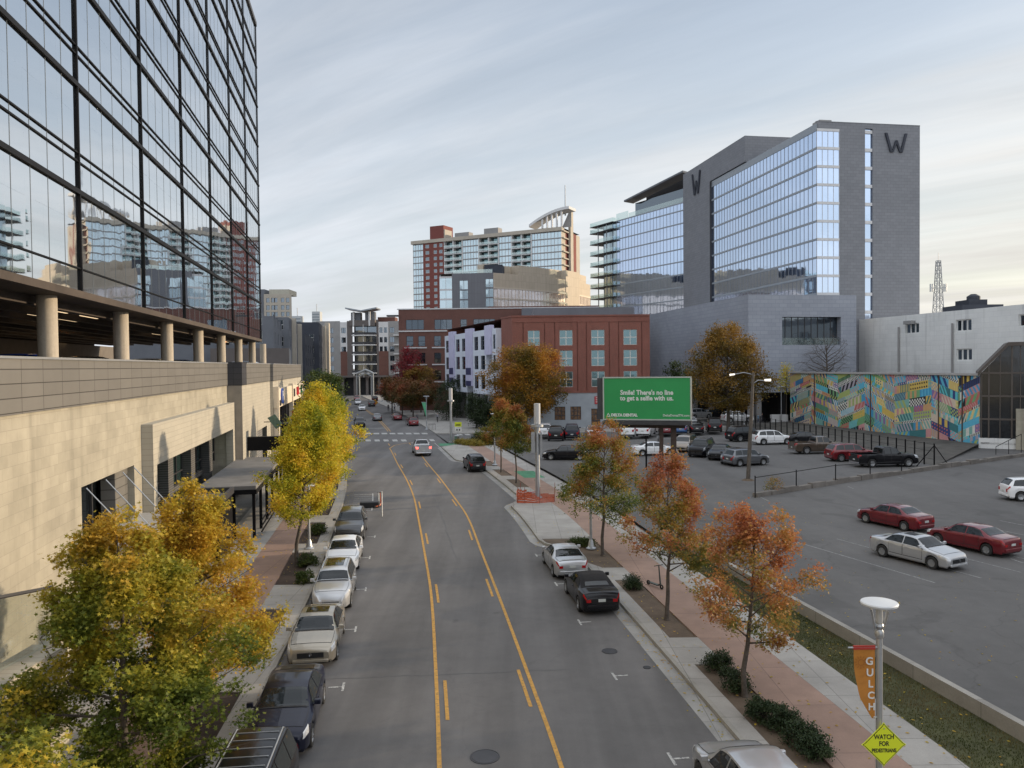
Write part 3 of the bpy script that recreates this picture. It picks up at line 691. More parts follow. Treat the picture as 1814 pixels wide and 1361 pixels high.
# projecting portal frame with slab-faced band
b = MB(); M['portal'] = M['pale_stone']
fb(b, 41.9, 42.6, 0.14, 8.25, 10.45, 10.997); fb(b, 66.0, 66.8, 0.14, 8.25, 10.45, 10.997); fb(b, 42.6, 66.0, 6.15, 8.25, 10.45, 10.997)
b.build('portal_frame', M['pale_stone'], pr)
# recessed shopfront in the portal
b = MB(); fq(b, 42.6, 66.0, 0.14, 3.3, 12.1); b.build('shop_wall', M['siding'], pr)
b = MB()
for k in range(4):
    s = 42.6 + k * 6.1; fb(b, s, s + 1.25, 3.3, 6.14, 11.35, 12.1)
    if k < 3: fb(b, s + 1.25, s + 6.1, 3.3, 3.62, 11.8, 12.1)
b.build('pier', M['siding'], pr)
for k in range(4):
    s = 42.6 + k * 6.1 + 1.25; e = min(s + 4.85, 66.0)
    b = MB(); b.m = 0; fq(b, s, e, 3.62, 6.14, 12.0); b.m = 1
    for q in range(4):
        u = s + (e - s) * q / 3; fb(b, u - .05, u + .05, 3.62, 6.14, 11.9, 11.99)
    fb(b, s, e, 4.35, 4.43, 11.88, 11.98); fb(b, s, e, 3.62, 3.7, 11.88, 11.99)
    b.build('window', [M['win_green'], M['dark_frame']], pr)
# near entrance opening
b = MB(); b.m = 0; fq(b, 33.4, 40.6, 0.14, 6.4, 12.1); b.m = 1
for q in range(6): u = 33.4 + q * 1.44; fb(b, u - .06, u + .06, .14, 6.4, 11.98, 12.09)
for z in (0.2, 3.4, 6.3): fb(b, 33.4, 40.6, z - .06, z + .06, 11.97, 12.095)
b.build('window', [M['win_dark'], M['dark_frame']], pr)
b = MB(); fb(b, 38.6, 40.6, 0.14, 6.4, 11.3, 11.9); b.build('pier', M['panel'], pr)
# end returns and the projecting far blocks
b = MB(); b.quad(SP(PB1, 11.0, 0), SP(PB1, 11.0, 9.6), SP(PB1, 9.85, 9.6), SP(PB1, 9.85, 0)); b.build('return_wall', plain('grey_stone', (0.25, 0.225, 0.19), .85, var=.12), pr)
b = MB(); fb(b, PB1 - .02, PB1 + 2.3, 9.6, 11.5, 9.82, 11.35); b.build('parapet_block', M['dark_panel'], pr)
b = MB(); fq(b, PB1, PB1 + 8.5, 0, 9.6, 9.85); fq(b, PB1 + 8.5, PB2 - 3.2, 5.2, 9.6, 9.85); fq(b, PB2 - 3.2, PB2, 0, 9.6, 9.85); b.build('stone_wall', M['pale_stone'], pr)
b = MB(); fq(b, PB1 + 8.5, PB2 - 3.2, 0, 5.2, 10.3); b.build('shutter', courses('metal_shutter', (.22, .22, .22), (.24, .24, .24), (.08, .08, .08), 9, .22, .03, .5), pr)
b = MB(); fb(b, PB1 + 2.3, PB2, 9.6, 11.38, 9.80, 10.25); b.build('parapet', M['panel'], pr)
b = MB(); b.quad(SP(PB2, 9.85, 0), SP(PB2, 9.85, 9.6), SP(PB2, 9.55, 9.6), SP(PB2, 9.55, 0)); fq(b, PB2, PE, 7.7, 9.6, 9.55)
b.quad(SP(PE, 9.5, 0), SP(PE, 44, 0), SP(PE, 44, 11.3), SP(PE, 9.5, 11.3)); b.build('stone_wall', M['pale_stone'], pr)
b = MB(); fb(b, PB2, PE, 9.6, 11.38, 9.50, 9.95); b.build('parapet', M['panel'], pr)
# white sign band, uprights and dark shopfronts of the far part
b = MB(); fb(b, PB2 + .1, PE, 6.75, 8.75, 9.15, 9.54); b.build('sign_band', plain('cream_render', (0.62, 0.54, 0.42), .8, var=.05), pr)
cream_material = plain('cream_upright', (0.60, 0.53, 0.42), .8, var=.05)
for s in (PB2 + .2, PB2 + 17, PE - .8): b = MB(); fb(b, s, s + .7, 0, 9.0, 9.0, 9.54); b.build('upright', cream_material, pr)
for k in range(8):
    s = PB2 + 1 + k * 4.4; b = MB(); b.m = 0; fq(b, s, s + 4.1, 0.2, 6.75, 9.75); b.m = 1; fb(b, s + 1.9, s + 2.1, .2, 6.7, 9.62, 9.74); fb(b, s, s + 4.1, 3.6, 3.75, 9.62, 9.745); fb(b, s + 4.1, s + 4.4, .2, 6.7, 9.56, 9.9)
    b.build('shopfront', [M['win_dark'], M['dark_frame']], pr)
# inside of the deck: rear wall, partial
b = MB(); fb(b, PB0, 60, 10.05, ZB - .7, 40.2, 40.6); b.build('deck_rear_wall', plain('deck_wall', (0.10, 0.09, 0.08), .9), pr)
b = MB(); fb(b, PB0, 96, 10.05, 13.45, 27, 27.4); b.build('ramp_wall', plain('ramp_wall', (0.16, 0.14, 0.12), .9), pr)

# text helper: writing as real thin geometry on a wall
def text(name, body, size, P, right, up, mt, parent=None, ext=0.01, align='CENTER', sx=1.0, space=1.0, bold=0.0):
    cu = bpy.data.curves.new(name, 'FONT'); cu.body = body; cu.size = size; cu.extrude = ext; cu.align_x = align; cu.align_y = 'CENTER'; cu.space_character = space; cu.offset = bold; cu.resolution_u = 3
    o = bpy.data.objects.new(name, cu); COL.objects.link(o); bpy.context.view_layer.update()
    me = bpy.data.meshes.new_from_object(o.evaluated_get(bpy.context.evaluated_depsgraph_get())); bpy.data.objects.remove(o)
    right = Vector(right).normalized(); up = Vector(up).normalized(); nn = right.cross(up)
    o = bpy.data.objects.new(name, me); COL.objects.link(o); me.materials.clear(); me.materials.append(mt)
    off_ = wloc(parent) if parent else Vector((0, 0, 0))
    mat4 = Matrix((( right.x * sx, up.x, nn.x, P[0] - off_.x), (right.y * sx, up.y, nn.y, P[1] - off_.y), (right.z * sx, up.z, nn.z, P[2] - off_.z), (0, 0, 0, 1)))
    me.transform(mat4)
    if parent: o.parent = parent
    return o
FR = (DX, DY, 0)
# round parking sign
sg = thing('parking_sign', 'round blue parking sign with a white P on the cream sign band', 'sign', SP(90.5, 9.1, 6.9))
b = MB(); n = 28; r = 0.85
b.poly([SP(90.5 + r * math.cos(2 * math.pi * k / n), 9.0, 7.9 + r * math.sin(2 * math.pi * k / n)) for k in range(n)])
for k in range(n):
    a, c = 2 * math.pi * k / n, 2 * math.pi * (k + 1) / n
    b.quad(SP(90.5 + r * math.cos(a), 9.15, 7.9 + r * math.sin(a)), SP(90.5 + r * math.cos(c), 9.15, 7.9 + r * math.sin(c)), SP(90.5 + r * math.cos(c), 9.0, 7.9 + r * math.sin(c)), SP(90.5 + r * math.cos(a), 9.0, 7.9 + r * math.sin(a)))
b.build('disc', plain('sign_blue', (0.02, 0.07, 0.35), .4, var=0), sg)
text('letter', 'P', 1.5, SP(90.5, 8.985, 7.88), FR, (0, 0, 1), M['white_paint'], sg, 0.012, bold=0.03)
b = MB(); fb(b, 91.6, 92.6, 7.0, 7.4, 9.05, 9.15); fb(b, 88.2, 89.3, 6.9, 7.5, 9.05, 9.15); b.build('small_panel', M['dark_panel'], sg)
for (s, t, c, sz, lab) in [(105.5, 'square', (0.03, 0.03, 0.03), 1.2, 'small black square shop sign on the cream band'), (110.8, 'red', (0.5, 0.02, 0.03), 1.5, 'red shop lettering on the cream sign band'), (117.5, 'green', (0.02, 0.16, 0.08), 1.6, 'green shop lettering at the far end of the cream band')]:
    q = thing('shop_sign', lab, 'sign', SP(s, 9.1, 6.9))
    if t == 'square':
        b = MB(); fb(b, s - .7, s + .7, 7.3, 8.3, 9.0, 9.15); b.build('panel', plain('sign_mat', c, .5, var=0), q)
    else:
        lt = MB(); rr = random.Random(int(s))
        n_ = 3 if t == 'red' else 2
        for k in range(n_):      # the lettering is too small in the photo to read: three blurred strokes and bowls
            u = s - 1.1 + k * 1.05; fb(lt, u, u + .28, 7.1 + rr.random() * .3, 8.4, 9.0, 9.15); fb(lt, u + .28, u + .8, 7.4, 7.7, 9.0, 9.15)
        lt.build('lettering', plain('sign_mat', c, .5, var=0), q)
# glass canopy over the near entrance with stay rods
q = thing('entrance_canopy', 'glass and steel entrance canopy hung by thin rods on the limestone wall', 'canopy', SP(37, 10.5, 3.9))
b = MB(); fb(b, 33.2, 41.0, 3.85, 4.0, 8.9, 10.99); b.build('slab', plain('pale_canopy_metal', (0.45, 0.44, 0.42), .4, .2), q)
for s in (34.0, 36.4, 38.8, 40.6):
    b = MB(); b.tube([SP(s, 9.1, 4.0), SP(s - .1, 10.98, 6.3)], .025, 6); b.build('stay_rod', M['galv'], q)
# glass balustrade canopy at the lower left
q = thing('glass_screen', 'clear glass screen with a dark top rail at the far left below the limestone wall', 'glass screen', SP(19, 9.5, 0.14))
q_, t_g, b_g = newmat('greenish_clear_glass'); b_g.inputs['Base Color'].default_value = (0.66, 0.72, 0.72, 1); setp(b_g, Metallic=1.0, Roughness=0.04)
tr_g = t_g.nodes.new('ShaderNodeBsdfTransparent'); tr_g.inputs[0].default_value = (0.88, 0.94, 0.93, 1); mx_g = t_g.nodes.new('ShaderNodeMixShader'); mx_g.inputs[0].default_value = 0.74
t_g.links.new(b_g.outputs[0], mx_g.inputs[1]); t_g.links.new(tr_g.outputs[0], mx_g.inputs[2]); t_g.links.new(mx_g.outputs[0], t_g.nodes['Material Output'].inputs[0]); M['clear_glass'] = q_
b = MB(); b.quad((-13.5, 16.2, 3.3), (-13.2, 22.4, 3.2), (-13.2, 22.4, 4.75), (-13.5, 16.2, 5.75)); b.build('glass_panel', M['clear_glass'], q)
b = MB(); b.tube([(-13.5, 16.2, 5.8), (-13.2, 22.45, 4.8)], .05, 6); b.tube([(-13.2, 22.45, .14), (-13.2, 22.45, 4.8)], .04, 6); b.tube([(-13.35, 19.3, .14), (-13.35, 19.3, 5.3)], .03, 6); b.build('rail', M['dark_metal'], q)
b = MB(); b.box(-13.9, -12.9, 15, 22.6, 0.14, 3.1); b.build('base_wall', M['pale_stone'], q)
# black timber pavilion on the pavement in front of the portal
q = thing('pavilion', 'black flat-roofed restaurant pavilion with a grey roof in front of the portal', 'building', SP(58, 9, 0))
b = MB(); fb(b, 51.8, 68.5, 3.35, 3.58, 6.9, 10.44); b.build('roof', M['roofing'], q)
b = MB(); fb(b, 51.75, 68.55, 3.05, 3.34, 6.85, 10.44); b.build('fascia', M['black_metal'], q)
b = MB()
for (s, d) in [(s, 7.0) for s in (52.1, 55.4, 58.7, 62, 65.3, 68.2)] + [(52.1, 8.2), (52.1, 9.3)]: b = MB(); fb(b, s, s + .18, .14, 3.05, d, d + .18); b.build('post', M['black_metal'], q)
b = MB(); fb(b, 53, 68, .14, 3.0, 8.9, 9.0); b.build('glazing', M['win_dark'], q)
b = MB()
for z in (0.55, 0.9, 1.25): fb(b, 52.2, 68.3, z, z + .06, 6.6, 6.68)
b.build('railing', M['black_metal'], q)
q = thing('kiosk', 'small square black kiosk with a sunken roof beside the pavilion', 'kiosk', SP(49, 9.3, 0))
b = MB(); fb(b, 46.6, 51.0, .14, 3.3, 8.2, 10.44); b.build('body', M['black_metal'], q)
b = MB(); fb(b, 46.5, 51.1, 3.3, 3.65, 8.1, 8.3); fb(b, 46.5, 51.1, 3.3, 3.65, 10.24, 10.44); fb(b, 46.5, 46.7, 3.3, 3.65, 8.3, 10.24); fb(b, 50.9, 51.1, 3.3, 3.65, 8.3, 10.24); b.build('roof_curb', M['dark_metal'], q)
b = MB(); fb(b, 46.7, 50.9, 3.3, 3.36, 8.3, 10.24); b.build('roof', M['roofing'], q)
b = MB(); fb(b, 46.56, 46.59, 1.0, 1.9, 8.9, 9.9); b.build('notice_board', plain('notice', (.2, .19, .17), .7), q)
q = thing('sign_gantry', 'black box beam and black post spanning out from the limestone portal', 'sign frame', SP(69, 8.5, 3.6))
b = MB(); fb(b, 69.2, 69.8, 4.05, 5.2, 7.0, 9.84); b.build('beam', M['black_metal'], q)
b = MB(); fb(b, 69.0, 70.4, 0.14, 6.3, 5.6, 7.0); b.build('post', M['black_metal'], q)
# projecting blade signs / flag
q = thing('blade_sign', 'tilted green and white projecting shop sign beside the black sign frame', 'sign', SP(76, 8.6, 5))
b = MB()
c = Vector(SP(76, 8.3, 6.0)); rgt = Vector((-LX, -LY, 0)); 
pts = [c + rgt * (a * .75) + Vector((0, 0, bb * .75)) for (a, bb) in ((-.9, .5), (.1, -.9), (.9, -.4), (0, .95))]
fwd = Vector((DX, DY, 0)) * .06
b.hexa([tuple(p - fwd) for p in pts] + [tuple(p + fwd) for p in pts]); b.build('board', plain('sign_green', (.10, .16, .12), .5, var=.3, scale=4), q)
b = MB(); b.tube([tuple(c + rgt * -1.0), tuple(c + rgt * -.3)], .04, 6); b.build('bracket', M['black_metal'], q)
q = thing('flag', 'red flag with a blue corner hanging from the shopfront under the sign band', 'flag', SP(101, 9, 4))
b = MB(); a = Vector(SP(101, 9.3, 5.6)); e = a + rgt * 1.9 + Vector((0, 0, 1.0)); b.tube([tuple(a), tuple(e)], .035, 6); b.build('pole', M['galv'], q)
b = MB(); k = 8
for i in range(k):
    t0, t1 = i / k, (i + 1) / k
    p0, p1 = a.lerp(e, .15 + .85 * t0), a.lerp(e, .15 + .85 * t1); wv = lambda t: Vector((DX, DY, 0)) * (.12 * math.sin(t * 11))
    b.quad(tuple(p0 + wv(t0)), tuple(p0 + Vector((0, 0, -1.9)) + wv(t0 + .3)), tuple(p1 + Vector((0, 0, -1.9)) + wv(t1 + .3)), tuple(p1 + wv(t1)))
b.build('cloth', plain('flag_red', (.30, .02, .03), .8, var=.3, scale=3), q, smooth=60)
# ================================================================ RIGHT AND FAR BUILDINGS
M['brick'] = courses('red_brick', (0.235, 0.072, 0.052), (0.28, 0.090, 0.064), (0.16, 0.10, 0.08), 0.22, 0.075, 0.012, 0.9, var=0.14, nscale=0.3, stain=0.12)
M['brick_dark'] = courses('brown_brick', (0.15, 0.063, 0.049), (0.18, 0.078, 0.060), (0.10, 0.06, 0.05), 0.22, 0.075, 0.012, 0.9, var=0.15, nscale=0.25)
M['grey_base'] = plain('pale_blue_grey_render', (0.33, 0.36, 0.39), 0.85, var=0.1, scale=0.5)
M['hotel_stone'] = courses('grey_hotel_stone', (0.175, 0.182, 0.200), (0.198, 0.205, 0.223), (0.12, 0.125, 0.135), 1.2, 0.6, 0.02, 0.7, offset=0.5, var=0.08, nscale=0.15)
M['podium_stone'] = courses('pale_blue_podium_stone', (0.265, 0.285, 0.33), (0.30, 0.32, 0.365), (0.19, 0.205, 0.24), 1.5, 0.7, 0.022, 0.7, offset=0.5, var=0.1, nscale=0.12)
M['hotel_glass'] = mirrorglass('hotel_blue_glass', (0.58, 0.70, 0.90), 0.04, 0.008, 0.4, 0.06, (0.03, 0.05, 0.08), pane=(1.5, 3.5), jitter=0.012)
M['band'] = plain('pale_floor_band', (0.28, 0.31, 0.34), 0.5, 0.2, var=0.04)
M['cream_band'] = plain('cream_floor_band', (0.55, 0.47, 0.38), 0.5, 0.1, var=0.04)
M['tan_panel'] = courses('tan_panels', (0.44, 0.37, 0.28), (0.48, 0.405, 0.31), (0.26, 0.21, 0.16), 1.2, 3.0, 0.02, 0.6, offset=0, var=0.06)
M['grey_panel'] = courses('slate_grey_panels', (0.135, 0.14, 0.155), (0.15, 0.155, 0.17), (0.10, 0.10, 0.11), 0.9, 3.2, 0.02, 0.7, offset=0, var=0.05)
M['tan_glass'] = mirrorglass('sunlit_tint_glass', (0.95, 0.80, 0.66), 0.12, 0.01, 0.4, 0.5, (0.62, 0.48, 0.40), pane=(1.4, 3.3), jitter=0.03)  # warm glow of sunlight is put into this glass colour
M['pale_glass'] = mirrorglass('pale_blue_glass', (0.48, 0.58, 0.63), 0.05, 0.008, 0.4, 0.2, (0.12, 0.16, 0.19), pane=(1.5, 3.0), jitter=0.02)
M['white_panel'] = plain('white_bay_panel', (0.62, 0.66, 0.74), 0.7, var=0.05, scale=0.5)
M['lavender'] = plain('lavender_banner', (0.52, 0.51, 0.68), 0.7, var=0.08, scale=1)
M['slate'] = plain('slate_cladding', (0.13, 0.14, 0.16), 0.7, var=0.12, scale=0.3)
M['charcoal'] = plain('charcoal_render', (0.036, 0.041, 0.055), 0.8, var=0.15, scale=0.3)
M['midgrey'] = plain('mid_grey_render', (0.27, 0.265, 0.26), 0.8, var=0.1, scale=0.3)
M['brown_siding'] = plain('brown_siding', (0.12, 0.105, 0.10), 0.8, var=0.1, scale=0.5)
WM = [M['win_green'], M['white_frame']]; WD = [M['win_dark'], M['dark_frame']]; WG = [M['win_dark'], M['white_frame']]

# ---- red brick hotel with the white bays
BC = (0.1, 136.0); W1 = Wall(BC, (23.8, 136.2))
root = thing('brick_building', 'red brick four-storey building with grey ground floor and white bays at the street corner', 'building', (BC[0], BC[1], 0))
def zf(py, Y=136): return ZT(1000, py, Y)
cols = [(936, 957), (992, 1015), (1048, 1071.5), (1105, 1129)]
rows = [(585, 612), (621, 649), (658.5, 686)]
holes = []
for (a, c) in cols:
    for (t, d_) in rows: holes.append((W1.u_at(a), W1.u_at(c), zf(d_), zf(t)))
zb = zf(694)
b = MB(); W1.holed(b, 0, W1.L, zb, 19.3, holes); W1.box(b, -.02, W1.L, 19.3, 19.55, -.3, .12); b.build('brick_wall', M['brick'], root)
b = MB()
for h in holes: W1.box(b, h[0] - .9, h[0] - .75, 6.5, 18.3, .001, .02); W1.box(b, h[1] + .75, h[1] + .9, 6.5, 18.3, .001, .02)
b.build('brick_pilaster', M['brick'], root)
b = MB(); W1.box(b, 0, W1.L, 18.35, 18.6, .001, .07); W1.box(b, 0, W1.L, zb - .25, zb, .001, .1); b.build('string_course', M['brick'], root)
for h in holes: 
    window(W1, root, *h[:4], nu=2, nz=2, fr=.16, mats=WM)
gh = [(W1.u_at(982), W1.u_at(1001), 1.5, 3.8), (W1.u_at(1010), W1.u_at(1029), 1.5, 3.8), (W1.u_at(1047), W1.u_at(1063), 0.3, 3.4), (W1.u_at(1075), W1.u_at(1098), 1.3, 3.6), (W1.u_at(1110), W1.u_at(1135), 1.3, 3.6)]
b = MB(); W1.holed(b, 0, W1.L, 0, zb - .25, gh); b.build('ground_floor_wall', M['grey_base'], root)
M['warm_win'] = plain('warm_shop_window', (0.16, 0.09, 0.05), 0.2, var=0.6, scale=2.5)
for i, h in enumerate(gh): window(W1, root, *h[:4], nu=3, nz=3, fr=.1, mats=[M['warm_win'], M['dark_frame']], name='shop_window' if i != 2 else 'shop_door')
DA = R(18.6); WS = Wall((BC[0] - math.sin(DA) * 46, BC[1] + math.cos(DA) * 46), BC)    # street side, far end to corner
uu = lambda px_: WS.u_at(px_)
b = MB(); WS.face(b, uu(889), WS.L, 0, 19.3); WS.box(b, uu(889), WS.L, 19.3, 19.55, -.3, .1); b.build('brick_wall', M['brick'], root)
b = MB(); WS.face(b, 0, uu(889), 5.8, 17.6); b.build('bay_wall', M['white_panel'], root)
wpx = [(797, 806), (815, 836), (846, 874), (880, 889)]
for k, (a, c) in enumerate([(796.5, 805.8), (814.5, 836), (847, 871), (882, 889)]):
    hs = []; u0, u1 = uu(a), uu(c); n = (1, 2, 2, 1)[k]
    for i in range(n):
        wl = (u1 - u0) / n; 
        for zz0 in (6.6, 10.3, 14.0): hs.append((u0 + wl * i + wl * .22, u0 + wl * i + wl * .82, zz0, zz0 + 2.6))
    b = MB(); WS.holed(b, u0, u1, 5.8, 17.6, hs, d=1.0); WS.box(b, u0, u1, 5.6, 5.8, 0, 1.0); WS.box(b, u0, u1, 17.6, 17.7, 0, 1.0)
    b.quad(WS.P(u1, 5.8, 1.0), WS.P(u1, 5.8, 0), WS.P(u1, 17.6, 0), WS.P(u1, 17.6, 1.0)); b.build('white_bay', M['white_panel'], root)
    for h in hs: window(WS, root, *h[:4], d=.85, nu=1, nz=3, fr=.12, mats=WD)
for (a, c, z0) in [(806, 814.4, 7.5), (836.2, 846.8, 7.0), (871.2, 881.8, 13.0)]:
    b = MB(); WS.box(b, uu(a), uu(c), z0, 18.4, .6, 1.35); b.build('lavender_banner', M['lavender'], root)
    b = MB(); WS.box(b, uu(a) + .3, uu(c) - .3, 9.2, 10.6, 1.351, 1.37); WS.box(b, uu(a) + .2, uu(c) - .2, z0, z0 + 1.0, 1.351, 1.36)
    if z0 < 8: b.build('banner_print', plain('banner_ink', (.03, .03, .10), .7, var=0), root)
for k in range(7): b = MB(); u = uu(800) + k * 5.0; WS.box(b, u, u + .9, 0, 5.6, -.2, .7); b.build('pillar', M['midgrey'], root)
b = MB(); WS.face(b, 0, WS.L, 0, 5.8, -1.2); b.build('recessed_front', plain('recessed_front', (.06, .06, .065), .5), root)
b = MB(); WS.box(b, uu(840), WS.L - 1, 3.3, 3.9, -1.1, 1.6); b.build('canopy', M['grey_base'], root)
e1 = WS.P(0, 0, 0); pts = [(BC[0], BC[1]), (23.8, 136.2), (23.8, 176), (e1[0], e1[1])]
b = MB(); shell(b, pts, 0, 19.3, skip=(0, 3)); b.build('rear_wall_and_roof', M['brick'], root)
b = MB(); b.box(4, 22, 142, 160, 19.3, 21.2); b.build('roof_plant_room', M['slate'], root)
q = thing('wall_sign', 'small red square sign with white lines on the grey ground floor of the brick building', 'sign', W1.P(W1.u_at(1055.5), 5, 0))
b = MB(); W1.box(b, W1.u_at(1053), W1.u_at(1063), 4.2, 5.5, .02, .14); b.build('board', plain('sign_red', (.45, .03, .04), .5, var=0), q)
b = MB()
for z in (4.5, 4.85, 5.2): W1.box(b, W1.u_at(1055), W1.u_at(1061), z, z + .12, .141, .16)
b.build('lettering', M['white_paint'], q)

# ---- brown brick office behind
Y2 = 195.; X = lambda p: AT(p, Y2); W2 = Wall((X(707.5), Y2), (X(1062), Y2))
root = thing('brown_brick_building', 'dark brown brick six-storey block with pale stone bands behind the white bays', 'building', (X(707), Y2, 0))
U = lambda p: X(p) - X(707.5); z2 = lambda py: ZT(800, py, Y2)
hs = [(U(a), U(c), z2(583.5), z2(566)) for a, c in [(720.5, 752), (771, 802), (817, 828), (840, 878), (900, 940), (960, 1000)]]
for (t, d_) in [(595, 613), (625, 643), (656, 673), (686, 701)]:
    hs += [(U(a), U(c), z2(d_), z2(t)) for a, c in [(721, 733), (742, 754), (770, 782), (794, 806), (820, 832), (845, 857)]]
b = MB(); W2.holed(b, 0, W2.L, 0, z2(548), hs, .3); W2.box(b, U(866), W2.L, z2(548), z2(544), -12, 0); b.build('brick_wall', M['brick_dark'], root)
for h in hs: window(W2, root, *h[:4], d=-.28, nu=max(1, int((h[1] - h[0]) / 1.3)), nz=2 if h[1] - h[0] < 2 else 1, fr=.1, mats=WD)
b = MB()
for py in (586, 615.5, 645.5, 676): 
    if py < 590: W2.box(b, 0, W2.L, z2(py) - .18, z2(py) + .12, .001, .2)
    else:
        for (a, c) in [(717, 757), (766, 812), (816, 861)]: W2.box(b, U(a), U(c), z2(py) - .18, z2(py) + .12, .001, .2)
W2.box(b, -.3, W2.L, z2(548), z2(548) + .25, -.3, .15); b.build('stone_band', M['white_render'], root)
b = MB(); W2.box(b, -2.8, 0, z2(560), z2(557.5), -1, 1); b.build('cornice_arm', M['dark_metal'], root)
b = MB(); shell(b, [(X(707.5), Y2), (X(1062), Y2), (X(1062), Y2 + 25), (-30.6, Y2 + 25)], 0, z2(548), skip=(0,)); b.build('rear_wall_and_roof', M['brick_dark'], root)
b = MB(); W2.box(b, U(925), U(1105), z2(562), z2(551), 26, 25.999 + 1); b = MB(); b.box(X(925), X(1105), 186, 194, 0, z2(552)); b.build('blue_grey_wing', M['slate'], root)

# ---- curtain wall helper
def curtain(root, W, u0, u1, zs, glass, bandmat, nm, bw=.28, mull=1.5, mw=.05, out=.10, bandm=None, name='glass_storey'):
    for a, c in zip(zs[:-1], zs[1:]):
        b = MB(); W.face(b, u0, u1, a, c); b.build(name, glass, root)
    b = MB()
    for z in zs: W.box(b, u0, u1, z - bw / 2, z + bw / 2, .002, out)
    b.build('floor_band', bandmat, root)
    if mull:
        b = MB(); n = max(1, int(round((u1 - u0) / mull)))
        for k in range(n + 1):
            u = u0 + (u1 - u0) * k / n; W.box(b, max(u0, u - mw / 2), min(u1, u + mw / 2), zs[0], zs[-1], .001, out * .6)
        b.build('mullion', bandm or bandmat, root)
# ---- big hotel on the right
A1 = R(9.5); HC = Vector((57.9, 150.0)); d1 = Vector((-math.sin(A1), math.cos(A1))); e1v = Vector((math.cos(A1), math.sin(A1)))
P1 = HC + d1 * 65.6; A2 = R(28); d2 = Vector((-math.sin(A2), math.cos(A2))); P2 = P1 + d2 * 31.1; P3 = P1 + d2 * 41.7; RC_ = HC + e1v * 21.6
HT = 56.0
root = thing('large_hotel', 'huge angular hotel with blue mirror glass floors and grey stone walls carrying a W emblem', 'building', (HC.x, HC.y, 0))
WA = Wall(P1, HC)                                                   # street face, far to near
L1 = WA.L; zsh = [20.5 + (HT - 1.2 - 20.5) * k / 10 for k in range(11)]
uG = L1 - 47.9
curtain(root, WA, uG, L1, zsh, M['hotel_glass'], M['band'], 'x', .40, 1.5, .035, .10, bandm=M['midgrey'])
b = MB(); WA.box(b, uG, L1, HT - 1.2, HT, -.3, .05); b.build('parapet', M['band'], root)
b = MB()
WA.box(b, 0, uG, 0, 56.2, -14, .35)                                # stone shaft
WA.box(b, 0, L1 - 29, 56.2, 62.0, -14, .30)                        # tall stone parapet volume over shaft and part of the glass
WA.box(b, L1 - 29, L1 - 17, 56.0, 58.5, -14, -6)
b.build('stone_shaft', M['hotel_stone'], root)
b = MB(); WA.box(b, uG - .02, uG + .25, 20, HT, .02, .5); b.build('dark_edge_strip', M['dark_metal'], root)  # dark metal strip where the glass meets the stone shaft
WE = Wall(HC, RC_); b = MB(); b_ = MB()
curtain(root, WE, 0, 4.6, zsh, M['hotel_glass'], M['white_render'], 'x', .5, 1.15, .06, .12)
ex = [(4.6, 10.0), (11.6, 21.6)]
for a, c in ex: WE.face(b, a, c, 0, HT + .3)
WE.face(b, 0, 4.6, HT - 1.2, HT + .3); WE.face(b, 10.0, 11.6, HT - .6, HT + .3); WE.face(b, 0, 4.6, 0, 20.5)
b.quad(WE.P(10, 8, 0), WE.P(10, HT, 0), WE.P(10, HT, -.4), WE.P(10, 8, -.4)); b.quad(WE.P(11.6, 8, -.4), WE.P(11.6, HT, -.4), WE.P(11.6, HT, 0), WE.P(11.6, 8, 0))
WE.face(b, 10, 11.6, 0, 14); WE.box(b, 0, 21.6, HT + .3, HT + .45, -.5, .05)
far = RC_ + d1 * 60; fb2 = P1 + e1v * 15; 
b.quad((RC_.x, RC_.y, 0), (far.x, far.y, 0), (far.x, far.y, HT), (RC_.x, RC_.y, HT)); b.poly([(HC.x, HC.y, HT - .05), (RC_.x, RC_.y, HT - .05), (far.x, far.y, HT - .05), (fb2.x, fb2.y, HT - .05), (P1.x, P1.y, HT - .05)])
b.build('stone_wall', M['hotel_stone'], root)
b = MB(); WE.face(b, 10, 11.6, 14, HT - .6, -.35); b.build('stair_glass', M['hotel_glass'], root)
b = MB()
for z in zsh: WE.box(b, 10, 11.6, z - .3, z + .3, -.34, -.1)
b.build('stair_band', M['white_render'], root)
b = MB(); WE.box(b, 1.5, 4.0, HT + .45, HT + 1.2, -4, -1.5); WE.box(b, 4.2, 7, HT + .45, HT + .9, -4, -1.5); b.build('roof_unit', M['midgrey'], root)
# left wing, angled, with balconies at its end
WL = Wall(P3, P1); HL = 54.6; zsl = [18.0 + (HL - 18.0) * k / 10.6 for k in range(11)] + [HL]; uL = WL.L
curtain(root, WL, 10.6, uL, zsl, M['hotel_glass'], M['band'], 'x', .34, 1.5, .04, .10, bandm=M['midgrey'])
curtain(root, WL, 3.5, 10.6, zsl, M['pale_glass'], M['band'], 'x', .3, 1.7, .1, .1)
b = MB()
a = WL.P(3.5, 0, 0); c = WL.P(3.5, 0, -18); b.quad((c[0], c[1], 0), (a[0], a[1], 0), (a[0], a[1], HL), (c[0], c[1], HL)); WL.face(b, 3.5, uL, 0, 18)
b.poly([WL.P(3.5, HL - .1, 0), WL.P(uL, HL - .1, 0), WL.P(uL, HL - .1, -18), WL.P(3.5, HL - .1, -18)]); b.build('wing_wall', M['tan_panel'], root)
for k, z in enumerate(zsl):
    b = MB(); b.m = 0; WL.box(b, -2.0, 10.4, z - .25, z - .05, -5, 1.5)
    b.m = 1; WL.box(b, -1.9, 10.3, z, z + 1.15, 1.38, 1.43); WL.box(b, -1.9, -1.84, z, z + 1.15, -5, 1.38); WL.box(b, 10.24, 10.3, z, z + 1.15, .1, 1.38)
    b.build('balcony', [M['dark_metal'], M['clear_glass']], root)
b = MB()
